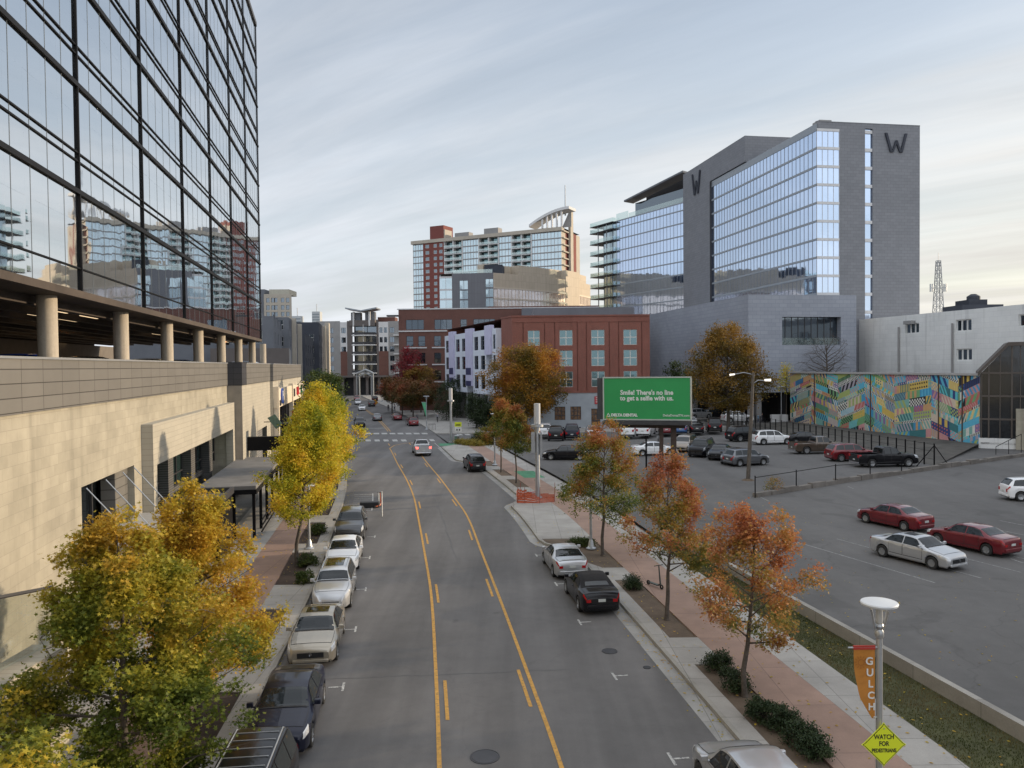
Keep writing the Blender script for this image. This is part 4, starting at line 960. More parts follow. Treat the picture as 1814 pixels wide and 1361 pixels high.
for u in (2.0, 6.6): WL.box(b, u, u + .15, 18, HL, .9, 1.2)
b.build('balcony_post', M['grey_metal'], root)
# rooftop terrace: glass screens and a dark raking canopy
b = MB(); WL.box(b, 10.4, 16.5, HL + .05, HL + 2.2, .0, .06); b.build('terrace_screen', M['clear_glass'], root)
b = MB(); WL.face(b, 16.5, uL, HL + .1, HL + 4.6, -2.6); b.build('terrace_glazing', M['win_dark'], root); b = MB(); WL.box(b, 16.5, uL, HL + .1, HL + 1.5, -.2, -.14); b.build('terrace_screen', M['clear_glass'], root)
b = MB(); p = [WL.P(15, HL + 5.0, .5), WL.P(uL, HL + 8.0, .5), WL.P(uL, HL + 7.6, -3.0), WL.P(15, HL + 4.8, -3.0)]
b.hexa(p + [(x_, y_, z_ + .5) for x_, y_, z_ in p]); b.build('raking_canopy', M['slate'], root)
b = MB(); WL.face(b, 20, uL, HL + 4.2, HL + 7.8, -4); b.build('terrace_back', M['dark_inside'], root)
# emblem letters: slotted W on both stone walls
def Wmark(W, u, z, hgt, wid, d, mt, par, name='emblem'):
    b = MB(); t = hgt * .20
    xs = [(-.5, -.20), (-.20, .02), (.02, .20), (.20, .5)]
    def bar(x0, z0, x1, z1, w0):
        b.hexa([W.P(u + x0 * wid, z + z0, d + .3), W.P(u + x0 * wid + w0, z + z0, d + .3), W.P(u + x0 * wid + w0, z + z0, d), W.P(u + x0 * wid, z + z0, d),
                W.P(u + x1 * wid, z + z1, d + .3), W.P(u + x1 * wid + w0, z + z1, d + .3), W.P(u + x1 * wid + w0, z + z1, d), W.P(u + x1 * wid, z + z1, d)])
    w0 = wid * .105
    bar(-.27, 0, -.52, hgt, w0); bar(-.20, 0, -.02, hgt * .62, w0 * .8); bar(.16, 0, -.02, hgt * .62, w0 * .8); bar(.20, 0, .42, hgt, w0)
    return b.build(name, mt, par)
Wmark(WE, WE.u_at(1586), ZT(1586, 271, 153.0), 3.6, 4.5, .02, M['charcoal'], root)
Wmark(WA, WA.u_at(1238), ZT(1236, 345, 206), 5.6, 5.2, .37, M['charcoal'], root)
# podium of the hotel
PC = Vector((AT(1326, 142), 142.0)); A3 = R(8.4); d3 = Vector((-math.sin(A3), math.cos(A3))); PF = PC + d3 * 75; PR = Vector((AT(1530, 143), 146.0)); PT = ZT(1326, 522, 142)
root = thing('hotel_podium', 'pale blue-grey stone podium with a dark recessed window below the large hotel', 'building', (PC.x, PC.y, 0))
WP = Wall(PF, PC); WQ = Wall(PC, PR); WQ2 = Wall(PC, PR)
b = MB(); WP.face(b, 0, WP.L, 5.6, PT); h = (WQ.u_at(1386), WQ.u_at(1490), ZT(1440, 611, 143.5), ZT(1440, 561, 143.5)); WQ.holed(b, 0, WQ.L, 5.6, PT, [h], 1.4)
b.poly([(PF.x, PF.y, 5.6), (PC.x, PC.y, 5.6), (PR.x, PR.y, 5.6), (PR.x, PR.y + 60, 5.6)]); b.poly([(PF.x, PF.y, PT), (PC.x, PC.y, PT), (PR.x, PR.y, PT), (PR.x - 5, PR.y + 60, PT)][::1])
b.quad((PR.x, PR.y, 0), (PR.x - 5, PR.y + 60, 0), (PR.x - 5, PR.y + 60, PT), (PR.x, PR.y, PT)); b.build('stone_wall', M['podium_stone'], root)
window(WQ, root, *h[:4], d=-1.3, nu=9, nz=1, fr=.12, mats=WD, name='recessed_window')
b = MB(); WQ.box(b, h[0], h[1], h[2] + 1.0, h[2] + 1.3, -1.25, -.6); WQ.box(b, h[0], h[1], h[2], h[2] + 1.0, -.5, -.45); b.build('window_terrace', M['clear_glass'], root)
for k in range(9):
    b = MB()
    if k < 6: u = WP.L - 2 - k * 9; WP.box(b, u, u + .9, 0, 5.6, -1.6, -.7)
    else: u = 2 + (k - 6) * 9; WQ.box(b, u, u + .9, 0, 5.6, -1.6, -.7)
    b.build('pillar', M['midgrey'], root)
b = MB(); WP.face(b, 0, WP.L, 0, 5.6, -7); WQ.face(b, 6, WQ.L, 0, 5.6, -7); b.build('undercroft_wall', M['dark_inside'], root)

# ---- white warehouse
WW = Wall((AT(1519, 152), 152), (AT(1905, 106), 106)); TWH = ZT(1519, 565, 152) - .2
root = thing('white_warehouse', 'long white painted warehouse wall with small dark windows and drainpipes behind the mural', 'building', (WW.p0.x, WW.p0.y, 0))
M['white_block'] = courses('white_painted_block', (0.66, 0.665, 0.65), (0.70, 0.705, 0.69), (0.58, 0.585, 0.575), 1.6, 0.8, 0.02, 0.85, var=0.1, nscale=0.2, stain=0.25)
hs = []
for (a, c, t, d_) in [(1604, 1628, 573, 591), (1693, 1721, 566, 587), (1694, 1722, 618, 639), (1804, 1840, 556, 578)]:
    u0, u1 = WW.u_at(a), WW.u_at(c); p = WW.P((u0 + u1) / 2, 0, 0); hs.append((u0, u1, ZT((a + c) / 2, d_, p[1]), ZT((a + c) / 2, t, p[1])))
b = MB(); WW.holed(b, 0, WW.L, 0, TWH, hs, .3)
p0, p1 = WW.P(0, 0), WW.P(WW.L, 0); b.poly([(p0[0], p0[1], TWH), (p1[0], p1[1], TWH), (150, 106, TWH), (150, 160, TWH)]); b.quad((p0[0], p0[1], 0), (p0[0], p0[1], TWH), (p0[0] + 60, p0[1] + 5, TWH), (p0[0] + 60, p0[1] + 5, 0)); b.quad((p1[0], p1[1], 0), (150, 106, 0), (150, 106, TWH), (p1[0], p1[1], TWH)); b.build('wall', M['white_block'], root)
for h in hs: window(WW, root, *h[:4], d=-.28, nu=3, nz=1, fr=.3, mats=[M['win_dark'], M['white_block']])
for p_ in (1594, 1689): b = MB(); u = WW.u_at(p_); q = WW.P(u, 0, .25); b.tube([(q[0], q[1], 0), (q[0], q[1], TWH - 2)], .16, 8); b.build('drainpipe', M['midgrey'], root)
b = MB(); u = WW.u_at(1608); WW.box(b, u, WW.u_at(1622), 17.4, 18.0, .05, .9); b.build('wall_vent', M['midgrey'], root)
b = MB(); x_ = AT(1738, 128); b.box(x_ - 3, x_ + 3.6, 128, 134, TWH, TWH + 1.0); b.box(x_ - 1.4, x_ + 1.6, 129, 133, TWH + 1.0, TWH + 1.9); b.lathe([(1.0, 0), (1.0, .6), (.4, 1.0), (.01, 1.0)], x_ + .2, 130.5, TWH + 1.9, 12); b.build('roof_plant', M['charcoal'], root)

# ---- mural building
MA, MBp = (AT(1400, 136), 136.0), (AT(1736, 96), 96.0); WMu = Wall(MA, MBp); MT = 9.15; LM = WMu.L
root = thing('mural_building', 'low building whose long wall is painted with a multicoloured patchwork mural', 'building', (MA[0], MA[1], 0))
b = MB(); WMu.face(b, 0, LM, 0, MT, 0); q0, q1 = WMu.P(0, 0, -16), WMu.P(LM, 0, -16)
b.quad(WMu.P(0, 0, 0), WMu.P(0, MT, 0), WMu.P(0, MT, -16), WMu.P(0, 0, -16)); b.quad(WMu.P(LM, 0, -16), WMu.P(LM, MT, -16), WMu.P(LM, MT, 0), WMu.P(LM, 0, 0)); b.poly([WMu.P(0, MT, 0), WMu.P(LM, MT, 0), WMu.P(LM, MT, -16), WMu.P(0, MT, -16)]); b.build('wall', M['midgrey'], root)
b = MB(); WMu.box(b, -.3, LM, MT + .01, MT + .28, -.4, .3); b.build('coping', plain('pale_coping', (.36, .35, .34), .7), root)
PAL = [(0.05, 0.25, 0.42), (0.09, 0.36, 0.50), (0.10, 0.42, 0.46), (0.50, 0.36, 0.09), (0.56, 0.45, 0.20), (0.14, 0.30, 0.14), (0.30, 0.36, 0.12), (0.40, 0.12, 0.10), (0.45, 0.22, 0.22), (0.20, 0.13, 0.27), (0.50, 0.42, 0.33), (0.03, 0.05, 0.16), (0.02, 0.02, 0.025), (0.55, 0.55, 0.50), (0.45, 0.27, 0.13), (0.04, 0.15, 0.16), (0.17, 0.34, 0.30), (0.32, 0.29, 0.33)]
PM = [plain('mural_paint', tuple(min(.8, v * 1.2) for v in c), .8, var=.08, scale=2) for c in PAL]
def clip(poly, u0, u1, z0, z1):
    for ax, lim, sg_ in ((0, u0, 1), (0, u1, -1), (1, z0, 1), (1, z1, -1)):
        o = []; n = len(poly)
        for i in range(n):
            a, c = poly[i], poly[(i + 1) % n]; ia = (a[ax] - lim) * sg_ >= 0; ic = (c[ax] - lim) * sg_ >= 0
            if ia: o.append(a)
            if ia != ic:
                t = (lim - a[ax]) / (c[ax] - a[ax]); o.append((a[0] + t * (c[0] - a[0]), a[1] + t * (c[1] - a[1])))
        poly = o
        if len(poly) < 3: return None
    return poly
rnd = random.Random(21); mb_ = MB(); z00 = 0.75
secs = [0, 6.2, 13.2, 19.6, 26.0, 33.0, 37.6, LM]
secs = [s * LM / LM for s in secs if s < LM - 1] + [LM]
def put(poly, col, d):
    p = clip(poly, put.u0, put.u1, z00, MT - .02)
    if p: mb_.m = col; mb_.poly([WMu.P(u, z, d) for u, z in p])
for si in range(len(secs) - 1):
    put.u0, put.u1 = secs[si], secs[si + 1]; cw = put.u1 - put.u0; sl_ = (0.28, -0.22, 0.33, -0.35, 0.16, -0.3, 0.4, -.2)[si % 8]
    z = -3.5
    while z < MT + 3.5:
        bh = rnd.choice((.35, .55, .85, 1.0, 1.1)); u = put.u0 - rnd.random() * 2
        while u < put.u1:
            lw = rnd.uniform(1.6, 3.6); A, B2 = rnd.sample(range(len(PAL)), 2)
            Z = lambda uu_, dz: z + dz + (uu_ - put.u0) * sl_
            put([(u, Z(u, 0)), (u + lw, Z(u + lw, 0)), (u + lw, Z(u + lw, bh)), (u, Z(u, bh))], A, .012)
            kind = rnd.random(); 
            if kind < .62:
                sw = rnd.choice((.16, .28, .42, .5)) if bh > .4 else .16; sk = rnd.choice((-.5, 0, .45)) * bh; t = u
                if bh < .4: B2, A2 = 12, 13; put([(u, Z(u, 0)), (u + lw, Z(u + lw, 0)), (u + lw, Z(u + lw, bh)), (u, Z(u, bh))], 13, .015)
                while t < u + lw - sw:
                    put([(t, Z(t, 0.03)), (t + sw, Z(t + sw, 0.03)), (t + sw + sk, Z(t + sw + sk, bh - .03)), (t + sk, Z(t + sk, bh - .03))], B2, .018); t += sw * 2
            elif kind < .8:
                r_ = .13; rows_ = max(1, int(bh / .4)); t = u + .3
                while t < u + lw - .2:
                    for k in range(rows_):
                        zc = Z(t, 0) + (k + .5) * bh / rows_; put([(t + r_ * math.cos(a_), zc + r_ * math.sin(a_)) for a_ in [2 * math.pi * j / 8 for j in range(8)]], B2, .018)
                    t += .42
            elif kind < .9:
                cs = .24; n_ = max(1, int(bh / cs)); t = u; i = 0
                while t < u + lw - cs:
                    for k in range(n_):
                        if (i + k) % 2: put([(t, Z(t, k * cs)), (t + cs, Z(t + cs, k * cs)), (t + cs, Z(t + cs, (k + 1) * cs)), (t, Z(t, (k + 1) * cs))], B2, .018)
                    t += cs; i += 1
            u += lw
        z += bh
mb_.build('mural', PM, root)
b = MB()
for p_ in (1443, 1542.5, 1663, 1705): u = WMu.u_at(p_); WMu.box(b, u, u + .12, .3, MT, .02, .12)
b.build('drainpipe', plain('rusty_pipe', (.10, .06, .04), .8), root)

# ---- glazed gable building at the right edge
GA = Vector(MBp) + Vector((0.05, -.1)); GB = Vector((AT(1880, 92.0), 92.0)); WGl = Wall(GA, GB)
root = thing('glazed_gable_building', 'dark glazed building with a sloping roof edge at the right end of the mural', 'building', (GA.x, GA.y, 0))
ua = lambda p_: WGl.u_at(p_); zt_ = lambda p_, py: ZT(p_, py, WGl.P(ua(p_), 0)[1])
zA, zB_ = zt_(1736, 662), zt_(1786, 613); u1, u2 = ua(1786), WGl.L
b = MB(); b.poly([WGl.P(0, 1.6, -.1), WGl.P(u2, 1.6, -.1), WGl.P(u2, zB_, -.1), WGl.P(u1, zB_, -.1), WGl.P(0, zA, -.1)]); b.build('glazing', mirrorglass('tinted_dark_glass', (.3, .33, .36),   .06, .01, .5, .93, (.010, .012, .015)), root)
b = MB()
for p_ in (1737, 1752, 1772, 1793, 1808, 1830):
    u = max(0.1, ua(p_)); zt2 = zA + (zB_ - zA) * min(1, u / u1); w_ = .16 if p_ in (1752, 1793) else .09; WGl.box(b, u - w_ / 2, u + w_ / 2, 1.6, zt2, -.09, .12)
for py in (661, 702, 743, 786): z = zt_(1770, py); WGl.box(b, 0, u2, z - .1, z + .1, -.09, .10)
b.build('glazing_bar', plain('brown_frame', (.085, .07, .06), .6), root)
b = MB()
for (ux, zx, uy, zy) in ((-.3, zA - .25, u1, zB_), (u1, zB_, u2, zB_)):
    b.hexa([WGl.P(ux, zx, .35), WGl.P(uy, zy, .35), WGl.P(uy, zy, -9), WGl.P(ux, zx, -9), WGl.P(ux, zx + .45, .35), WGl.P(uy, zy + .45, .35), WGl.P(uy, zy + .45, -9), WGl.P(ux, zx + .45, -9)])
b.build('roof_edge', plain('brown_roof_edge', (.085, .07, .06), .7), root)
b = MB(); WGl.box(b, -.2, ua(1800), 0, 1.6, -.3, .1); b.build('plinth', M['white_block'], root)
b = MB(); WGl.box(b, ua(1800), u2, 0, 5.2, -.08, .6); b.build('stone_pier', M['stone'], root)

# ---- curved tan hotel behind
Y3 = 230.; x3 = lambda p: AT(p, Y3); TH3 = 11 + (645 - 481) / 1400 * Y3
root = thing('curved_tan_hotel', 'mid-rise hotel with slate grey front and long curved tan side with sunlit-tinted glass', 'building', (x3(876), Y3, 0))
W3 = Wall((x3(780), Y3 + 1.5), (x3(876), Y3)); z3 = lambda py: 11 + (646.5 - py) / 1400 * Y3
ul, um_ = W3.u_at(803), W3.L
hs = [(W3.u_at(816), W3.u_at(831), z3(c), z3(a)) for a, c in ((495, 511), (512.5, 528), (530, 545))]
hs += [(W3.u_at(862), um_ - .05, z3(c), z3(a)) for a, c in ((493, 508), (510, 525), (527, 542), (545, 560))]
b = MB(); W3.holed(b, ul, um_, 0, TH3, hs, .2); b.build('slate_front', M['grey_panel'], root)
for h in hs: window(W3, root, *h[:4], d=-.18, nu=2, nz=1, fr=.15, mats=[M['pale_glass'], M['band']])
zs3 = [10, 16, 19.3] + [z3(q_) for q_ in (545, 528, 511, 489)]
curtain(root, W3, 0, ul, zs3, M['pale_glass'], M['white_render'], 'x', .5, 1.6, .1, .15)
arc = [(x3(876), Y3), (3.4, 236.6), (11.0, 243.8), (17.3, 251.0), (22.2, 258.5), (26.8, 268.0)]
ZG = z3(497)
for k in range(len(arc) - 1):
    Wk = Wall(arc[k], arc[k + 1]); t3 = TH3 - .0
    gl = k < 3 or k == 4
    if gl:
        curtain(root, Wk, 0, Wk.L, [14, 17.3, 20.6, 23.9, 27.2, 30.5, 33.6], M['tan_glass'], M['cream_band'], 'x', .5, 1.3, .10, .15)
        b = MB(); Wk.face(b, 0, Wk.L, 0, 14); b.build('base_wall', M['tan_panel'], root); b = MB(); Wk.face(b, 0, Wk.L, 33.6, t3); Wk.face(b, 0, Wk.L, t3, t3 + .01); Wk.box(b, 0, Wk.L, t3, t3 + 3.0, -8, -1.5 if k else -5); b.build('tan_wall', M['tan_panel'], root)
    else: b = MB(); Wk.box(b, 0, Wk.L, 0, t3 + 3.0, -8, .15); b.build('tan_wall', M['tan_panel'], root)
b = MB(); b.poly([(x3(780), Y3 + 1.5, TH3 - .1)] + [(x, y, TH3 - .1) for x, y in arc] + [(x3(780), 268, TH3 - .1)]); b.quad((x3(780), 268, 0), (x3(780), Y3 + 1.5, 0), (x3(780), Y3 + 1.5, TH3 - 2), (x3(780), 268, TH3 - 2)); b.build('roof', M['roofing'], root)
b = MB(); W3.box(b, W3.u_at(805), W3.u_at(874), TH3, TH3 + 1.1, -.4, -.34); b.build('roof_balustrade', M['clear_glass'], root)
b = MB(); W3.box(b, W3.u_at(858), W3.u_at(890), TH3, z3(466), -12, -3); b.build('roof_volume', M['charcoal'], root)

M['brick_tower'] = plain('deep_red_cladding', (0.175, 0.052, 0.042), .85, var=.1, scale=.2)
# ---- residential tower with the curved crown
TLp, TRp = (AT(735, 386), 386.), (AT(997, 350), 350.); WT = Wall(TLp, TRp); TEp = (AT(1029, 372), 372.); WTE = Wall(TRp, TEp)
root = thing('crowned_tower', 'tall residential tower of red brick and glass with a curved sail crown and spire', 'building', (TRp[0], TRp[1], 0))
TT = 73.; t_ = WT.u_at; F3 = [10 + 3.0 * k for k in range(21)]; Lt = WT.L
segs = [(0, t_(753), 'g'), (t_(753), t_(768), 'b'), (t_(768), t_(790), 'b2'), (t_(790), t_(822), 'k'), (t_(822), t_(851), 'g'), (t_(851), t_(886), 'k'), (t_(886), t_(909), 'g'), (t_(909), t_(944), 'k'), (t_(944), t_(960), 'g'), (t_(960), Lt, 'g')]
b = MB()
for (a, c, kd) in segs: pass
cap = MB(); WT.box(cap, -.8, Lt + .5, TT - 2.8, TT - 1.2, -2, .8); WT.box(cap, t_(768) - .2, t_(792), TT - 1.2, TT + 3.0, -6, .3)
cap.build('cornice', M['beige'], root)
b = MB(); WT.box(b, t_(766), t_(790), TT - 1.1, TT + 5.0, -8, .5); b.build('brick_turret', M['brick_tower'], root)
b = MB(); WT.box(b, t_(801), t_(826), TT - 1, TT + 1.5, -8, -4); WT.box(b, t_(853), t_(878), TT - 1, TT + 2.2, -8, -4); b.build('roof_plant', M['midgrey'], root)
for (a, c, kd) in segs:
    dd = {'g': 0.0, 'b': .3, 'b2': .35, 'k': -.6}[kd]
    if kd in 'g':
        curtain(root, WT, a, c, [F3[0]] + F3[6::1] + [TT - 2.8], M['pale_glass'], M['midgrey'], 'x', .5, 1.6, .16, .25, bandm=M['white_render'])
    elif kd[0] == 'b':
        hs = [((a + c) / 2 - 1.1, (a + c) / 2 + 1.1, z + .8, z + 2.5) for z in F3[8:-1]] if kd == 'b' else [(x_ - .95, x_ + .95, z + .8, z + 2.5) for z in F3[8:-1] for x_ in (a + (c - a) * .3, a + (c - a) * .75)]
        b = MB(); WT.holed(b, a, c, 0, TT - 2.8, hs, .25, d=dd); b.quad(WT.P(a, 0, 0), WT.P(a, TT - 3, 0), WT.P(a, TT - 3, dd), WT.P(a, 0, dd)); b.build('brick_wall', M['brick_tower'], root)
        for h in hs: window(WT, root, *h[:4], d=dd - .2, nu=1, nz=1, fr=.3, mats=WG)
    else:
        b = MB(); WT.face(b, a, c, 0, TT - 2.8, -2.2); b.build('recess_wall', M['win_green'], root)
        b = MB(); 
        for u in (a, (a + c) / 2, c): WT.box(b, u - .3, u + .3, 0, TT - 2.8, -2.1, .3)
        b.build('concrete_fin', M['white_render'], root)
        for z in F3[7:-1]:
            b = MB(); b.m = 0; WT.box(b, a + .3, (a + c) / 2 - .3, z - .2, z + .15, -2.1, .9); WT.box(b, (a + c) / 2 + .3, c - .3, z - .2, z + .15, -2.1, .9)
            b.m = 1; WT.box(b, a + .3, c - .3, z + .3, z + 1.15, .8, .86); b.build('balcony', [M['white_render'], M['clear_glass']], root)
for k in range(5):
    a, c = k * WTE.L / 5, (k + 1) * WTE.L / 5; b = MB(); WTE.face(b, a, c, 0, TT - 2); b.build('end_wall', M['brick_tower'] if k % 2 else M['beige'], root)
b = MB()
for z in F3[8:]: WTE.box(b, .5, WTE.L * .45, z, z + .5, 0, .9)
b.build('end_balcony', M['beige'], root)
b = MB(); b.poly([WT.P(0, TT - 1.2, 0), WT.P(Lt, TT - 1.2, 0), WTE.P(WTE.L, TT - 1.2, 0), WT.P(0, TT - 1.2, -24)]); b.build('roof', M['roofing'], root)
pz = 11 + (646 - 372) / 1400 * 352
b = MB(); WTE.box(b, 7.5, 11.0, 0, pz, .5, 1.6); b.build('pylon', M['beige'], root)
# sail crown: arched beam on struts
u0, u1 = t_(941), Lt + 4.0; n = 14; b = MB(); arcz = lambda t: TT + .5 + (pz - TT - .5) * (1 - (1 - t) ** 1.9)
for k in range(n):
    ta, tb = k / n, (k + 1) / n; ua_, ub_ = u0 + (u1 - u0) * ta, u0 + (u1 - u0) * tb; za, zb2 = arcz(ta), arcz(tb)
    b.hexa([WT.P(ua_, za - .6, .8), WT.P(ub_, zb2 - .6, .8), WT.P(ub_, zb2 - .6, -7), WT.P(ua_, za - .6, -7), WT.P(ua_, za + .6, .8), WT.P(ub_, zb2 + .6, .8), WT.P(ub_, zb2 + .6, -7), WT.P(ua_, za + .6, -7)])
b.build('sail_crown', M['white_render'], root)
b = MB()
for k in range(1, 6): u = u0 + (u1 - u0) * (.2 + k * .12); t = (u - u0) / (u1 - u0); WT.box(b, u - .35, u + .35, TT - 1, arcz(t) - .5, -.5, .2)
b.build('crown_strut', M['white_render'], root)
b = MB(); b.poly([WT.P(u1 - 5, TT - 1, -3), WT.P(u1 - .5, TT - 1, -3), WT.P(u1 - .5, pz - 1, -3), WT.P(u1 - 2, pz - 2, -3)]); b.build('crown_web', M['midgrey'], root)
b = MB(); p = WTE.P(6.5, pz, -.5); b.tube([(p[0], p[1], pz - 2), (p[0], p[1], 11 + (646 - 326) / 1400 * 352)], [.35, .22], 8); b.build('spire', M['galv'], root)

# ---- end-of-street apartments
Y4 = 305.; x4 = lambda p: AT(p, Y4); z4 = lambda py: 11 + (649.5 - py) / 1400 * Y4
root = thing('end_apartments', 'apartment block closing the street with stacked corner balconies under a wing-shaped roof', 'building', (x4(645), Y4, 0))
secs4 = [(562, 604, M['midgrey'], 568, 'w'), (604, 616, M['white_render'], 570, 'w'), (616, 626, M['brown_siding'], 568, ''), (668, 672, M['brown_siding'], 566, ''), (672, 689, M['white_render'], 570, 'w2'), (689, 708, M['midgrey'], 569, 'w'), (708, 745, M['brick_dark'], 566, '')]
W4 = Wall((x4(562), Y4), (x4(745), Y4)); u4 = W4.u_at
for (a, c, mt, tp, kd) in secs4:
    ua_, uc = u4(a), u4(c); hs = []
    if kd:
        cxs = {'w': [.62] if a != 604 else [.5], 'w2': [.25, .72]}[kd]
        if a == 689: cxs = [.35]
        for f_ in cxs:
            for t_y in (580, 597, 613.5, 630, 647): u = ua_ + (uc - ua_) * f_; hs.append((u - .85 if kd == 'w' else u - .6, u + .85 if kd == 'w' else u + .6, z4(t_y + 9.5), z4(t_y)))
    b = MB(); W4.holed(b, ua_, uc, 7.6, z4(tp), hs, .25); b.build('facade', mt, root)
    if kd: 
        for h in hs: window(W4, root, *h[:4], d=-.2, nu=2, nz=1, fr=.12, mats=WD)
b = MB(); W4.face(b, u4(604.2), u4(616), 7.6, z4(622), .06); W4.face(b, u4(672), u4(689), 7.6, z4(622), .06); b.build('brick_panel', M['brick_dark'], root)
b = MB(); W4.face(b, 0, W4.L, 0, 7.6, -1.5); b.build('dark_shopfront', M['dark_inside'], root)
b = MB(); W4.box(b, 0, W4.L, 7.0, 7.7, -.3, 1.2)
for k in range(9): u = k * W4.L / 8.5; W4.box(b, u, u + 1.0, 0, 7.0, -.6, .2)
b.build('ground_floor_frame', M['brown_siding'], root)
b = MB(); W4.face(b, u4(626), u4(668), 7.6, z4(567), -3); b.build('balcony_back_wall', M['win_dark'], root)
for py in (593.5, 610.5, 627.5, 644.5, 660.5):
    z = z4(py); b = MB(); b.m = 0; cpt = [W4.P(u4(624), z, -3), W4.P(u4(624.5), z, .6), W4.P(u4(646), z, 2.6), W4.P(u4(667.5), z, .6), W4.P(u4(668), z, -3)]
    b.prism([(p[0], p[1]) for p in cpt], z - .22, z + .16); b.m = 1
    for pa, pb in zip(cpt[1:3], cpt[2:4]): b.quad((pa[0], pa[1], z + .3), (pb[0], pb[1], z + .3), (pb[0], pb[1], z + 1.1), (pa[0], pa[1], z + 1.1))
    b.build('balcony', [M['white_render'], M['dark_metal']], root)
b = MB(); W4.box(b, u4(645.6), u4(646.4), 7, z4(575), 1.2, 1.6); W4.box(b, u4(627), u4(629.5), z4(577), z4(552), -1, .8); W4.box(b, u4(655), u4(658), z4(577), z4(552), -1, .8); b.build('white_post', M['white_render'], root)
b = MB(); W4.box(b, u4(621), u4(666), z4(577), z4(567), -4, .7); b.build('parapet', M['brown_siding'], root)
b = MB(); W4.box(b, u4(623), u4(640), z4(567), z4(553), -4, -.5); W4.box(b, u4(648), u4(665), z4(567), z4(552), -4, -.5); b.build('loft', M['slate'], root)
b = MB(); n = 12; us = [u4(615) + (u4(670) - u4(615)) * k / n for k in range(n + 1)]; zc = [z4(552) + 1.1 * abs(2 * k / n - 1) for k in range(n + 1)]
for k in range(n): b.hexa([W4.P(us[k], zc[k], 2), W4.P(us[k + 1], zc[k + 1], 2), W4.P(us[k + 1], zc[k + 1], -8), W4.P(us[k], zc[k], -8), W4.P(us[k], zc[k] + .5, 2), W4.P(us[k + 1], zc[k + 1] + .5, 2), W4.P(us[k + 1], zc[k + 1] + .5, -8), W4.P(us[k], zc[k] + .5, -8)])
b.build('wing_roof', M['band'], root)
b = MB(); W4.box(b, u4(570), u4(742), z4(572), z4(571), -20, -.3); W4.box(b, u4(666), u4(697), z4(570), z4(560), -14, -6); b.build('roof', M['brick_dark'], root)
for py in (580, 597, 613, 630, 647):
    b = MB(); W4.box(b, u4(564), u4(579), z4(py + 14), z4(py + 12), -.1, 1.6); W4.box(b, u4(699), u4(709), z4(py + 15), z4(py + 13), -.1, 1.6); b.build('side_balcony', M['white_render'], root)

# ---- dark townhouses along the left
def row(name, label, p0, p1, dep, top, mt, wins, extra=None, trim=None):
    """p0 = far end of street face, p1 = near end; rectangular block with depth to the left"""
    Wf = Wall(p1, p0) if False else None
    a, c = Vector(p1), Vector(p0); d_ = (c - a).normalized(); nn = Vector((-d_.y, d_.x))
    root = thing(name, label, 'building', (a.x, a.y, 0)); e, f = a + nn * dep, c + nn * dep
    Wst = Wall(a, c); Wst.n = -Wst.n if Wst.n.x < 0 else Wst.n
    hs = []
    ns, fl = wins; L = Wst.L
    for k in range(ns):
        for z in fl: u = L * (k + .5) / ns; hs.append((u - .8, u + .8, z, z + 2.1))
    b = MB(); Wst.holed(b, 0, L, 0, top, hs, .25); b.build('street_wall', mt, root)
    for h in hs[:60]: window(Wst, root, *h[:4], d=-.2, nu=1, nz=2, fr=.12, mats=WD)
    Wn = Wall(e, a); hs = []
    for k in range(2):
        for z in fl: u = Wn.L * (1 - (k + .6) * .16); hs.append((u - .6, u + .6, z, z + 2.1))
    b = MB(); Wn.holed(b, 0, Wn.L, 0, top, hs, .25); b.build('end_wall', trim or mt, root)
    for h in hs: window(Wn, root, *h[:4], d=-.2, nu=1, nz=2, fr=.12, mats=WG)
    b = MB(); b.poly([(q.x, q.y, top) for q in (a, c, f, e)]); b.build('roof', M['roofing'], root)
    return root, Wst, Wn
def pp(px, Y): return (AT(px, Y), Y)
FL = [12.2, 15.4, 18.6]
r_, ws, wn = row('townhouse', 'nearest grey stepped townhouse block behind the parking deck with pale frames', pp(501, 168), pp(486, 140), 26, ZT(490, 548, 140) - 1.2, M['slate'], (3, FL))
b = MB(); wn.box(b, wn.L - 9, wn.L - 8.6, 11, 21.5, 0, 1.2); wn.box(b, wn.L - 9, wn.L - 3, 17.6, 17.9, 0, 1.2); wn.box(b, wn.L - 12, wn.L - 5, 20, 22.5, -3, .4); b.build('pale_frame', M['white_render'], r_)
r_, ws, wn = row('deck_block', 'low brown blank block with a flat roof behind the far end of the parking deck', pp(517, 150), pp(513, 128), 12, ZT(500, 617, 128), M['midgrey'], (1, []), trim=M['brown_siding'])
r_, ws, wn = row('townhouse', 'tall dark grey townhouse with a rough top behind the parking sign', pp(529, 196), pp(513, 170), 18, ZT(515, 562, 170), M['slate'], (4, [12, 15.6, 19.2]))
b = MB(); ws.box(b, 8, 10, 0, ZT(515, 560, 170), .01, .9); ws.box(b, ws.L - 1.2, ws.L, 0, ZT(529, 572, 190), .01, 1.0); b.build('beige_pilaster', M['beige'], r_)
r_, ws, wn = row('townhouse', 'near-black townhouse with a low cornice beside the green tree', pp(556, 238), pp(541, 205), 14, ZT(541, 592, 205), M['charcoal'], (4, [11.5, 15]))
r_, ws, wn = row('townhouse', 'tall near-black townhouse with a beige end wall at the far left of the street', pp(579, 282), pp(566, 240), 22, ZT(566, 571, 240), M['charcoal'], (5, [12, 15.5, 19]))
b = MB(); ws.box(b, ws.L - 9, ws.L, 0, ZT(579, 573, 278), .02, 1.4); ws.box(b, ws.L - 18, ws.L - 16.5, 0, 25, .02, .8); b.build('beige_end', M['beige'], r_)
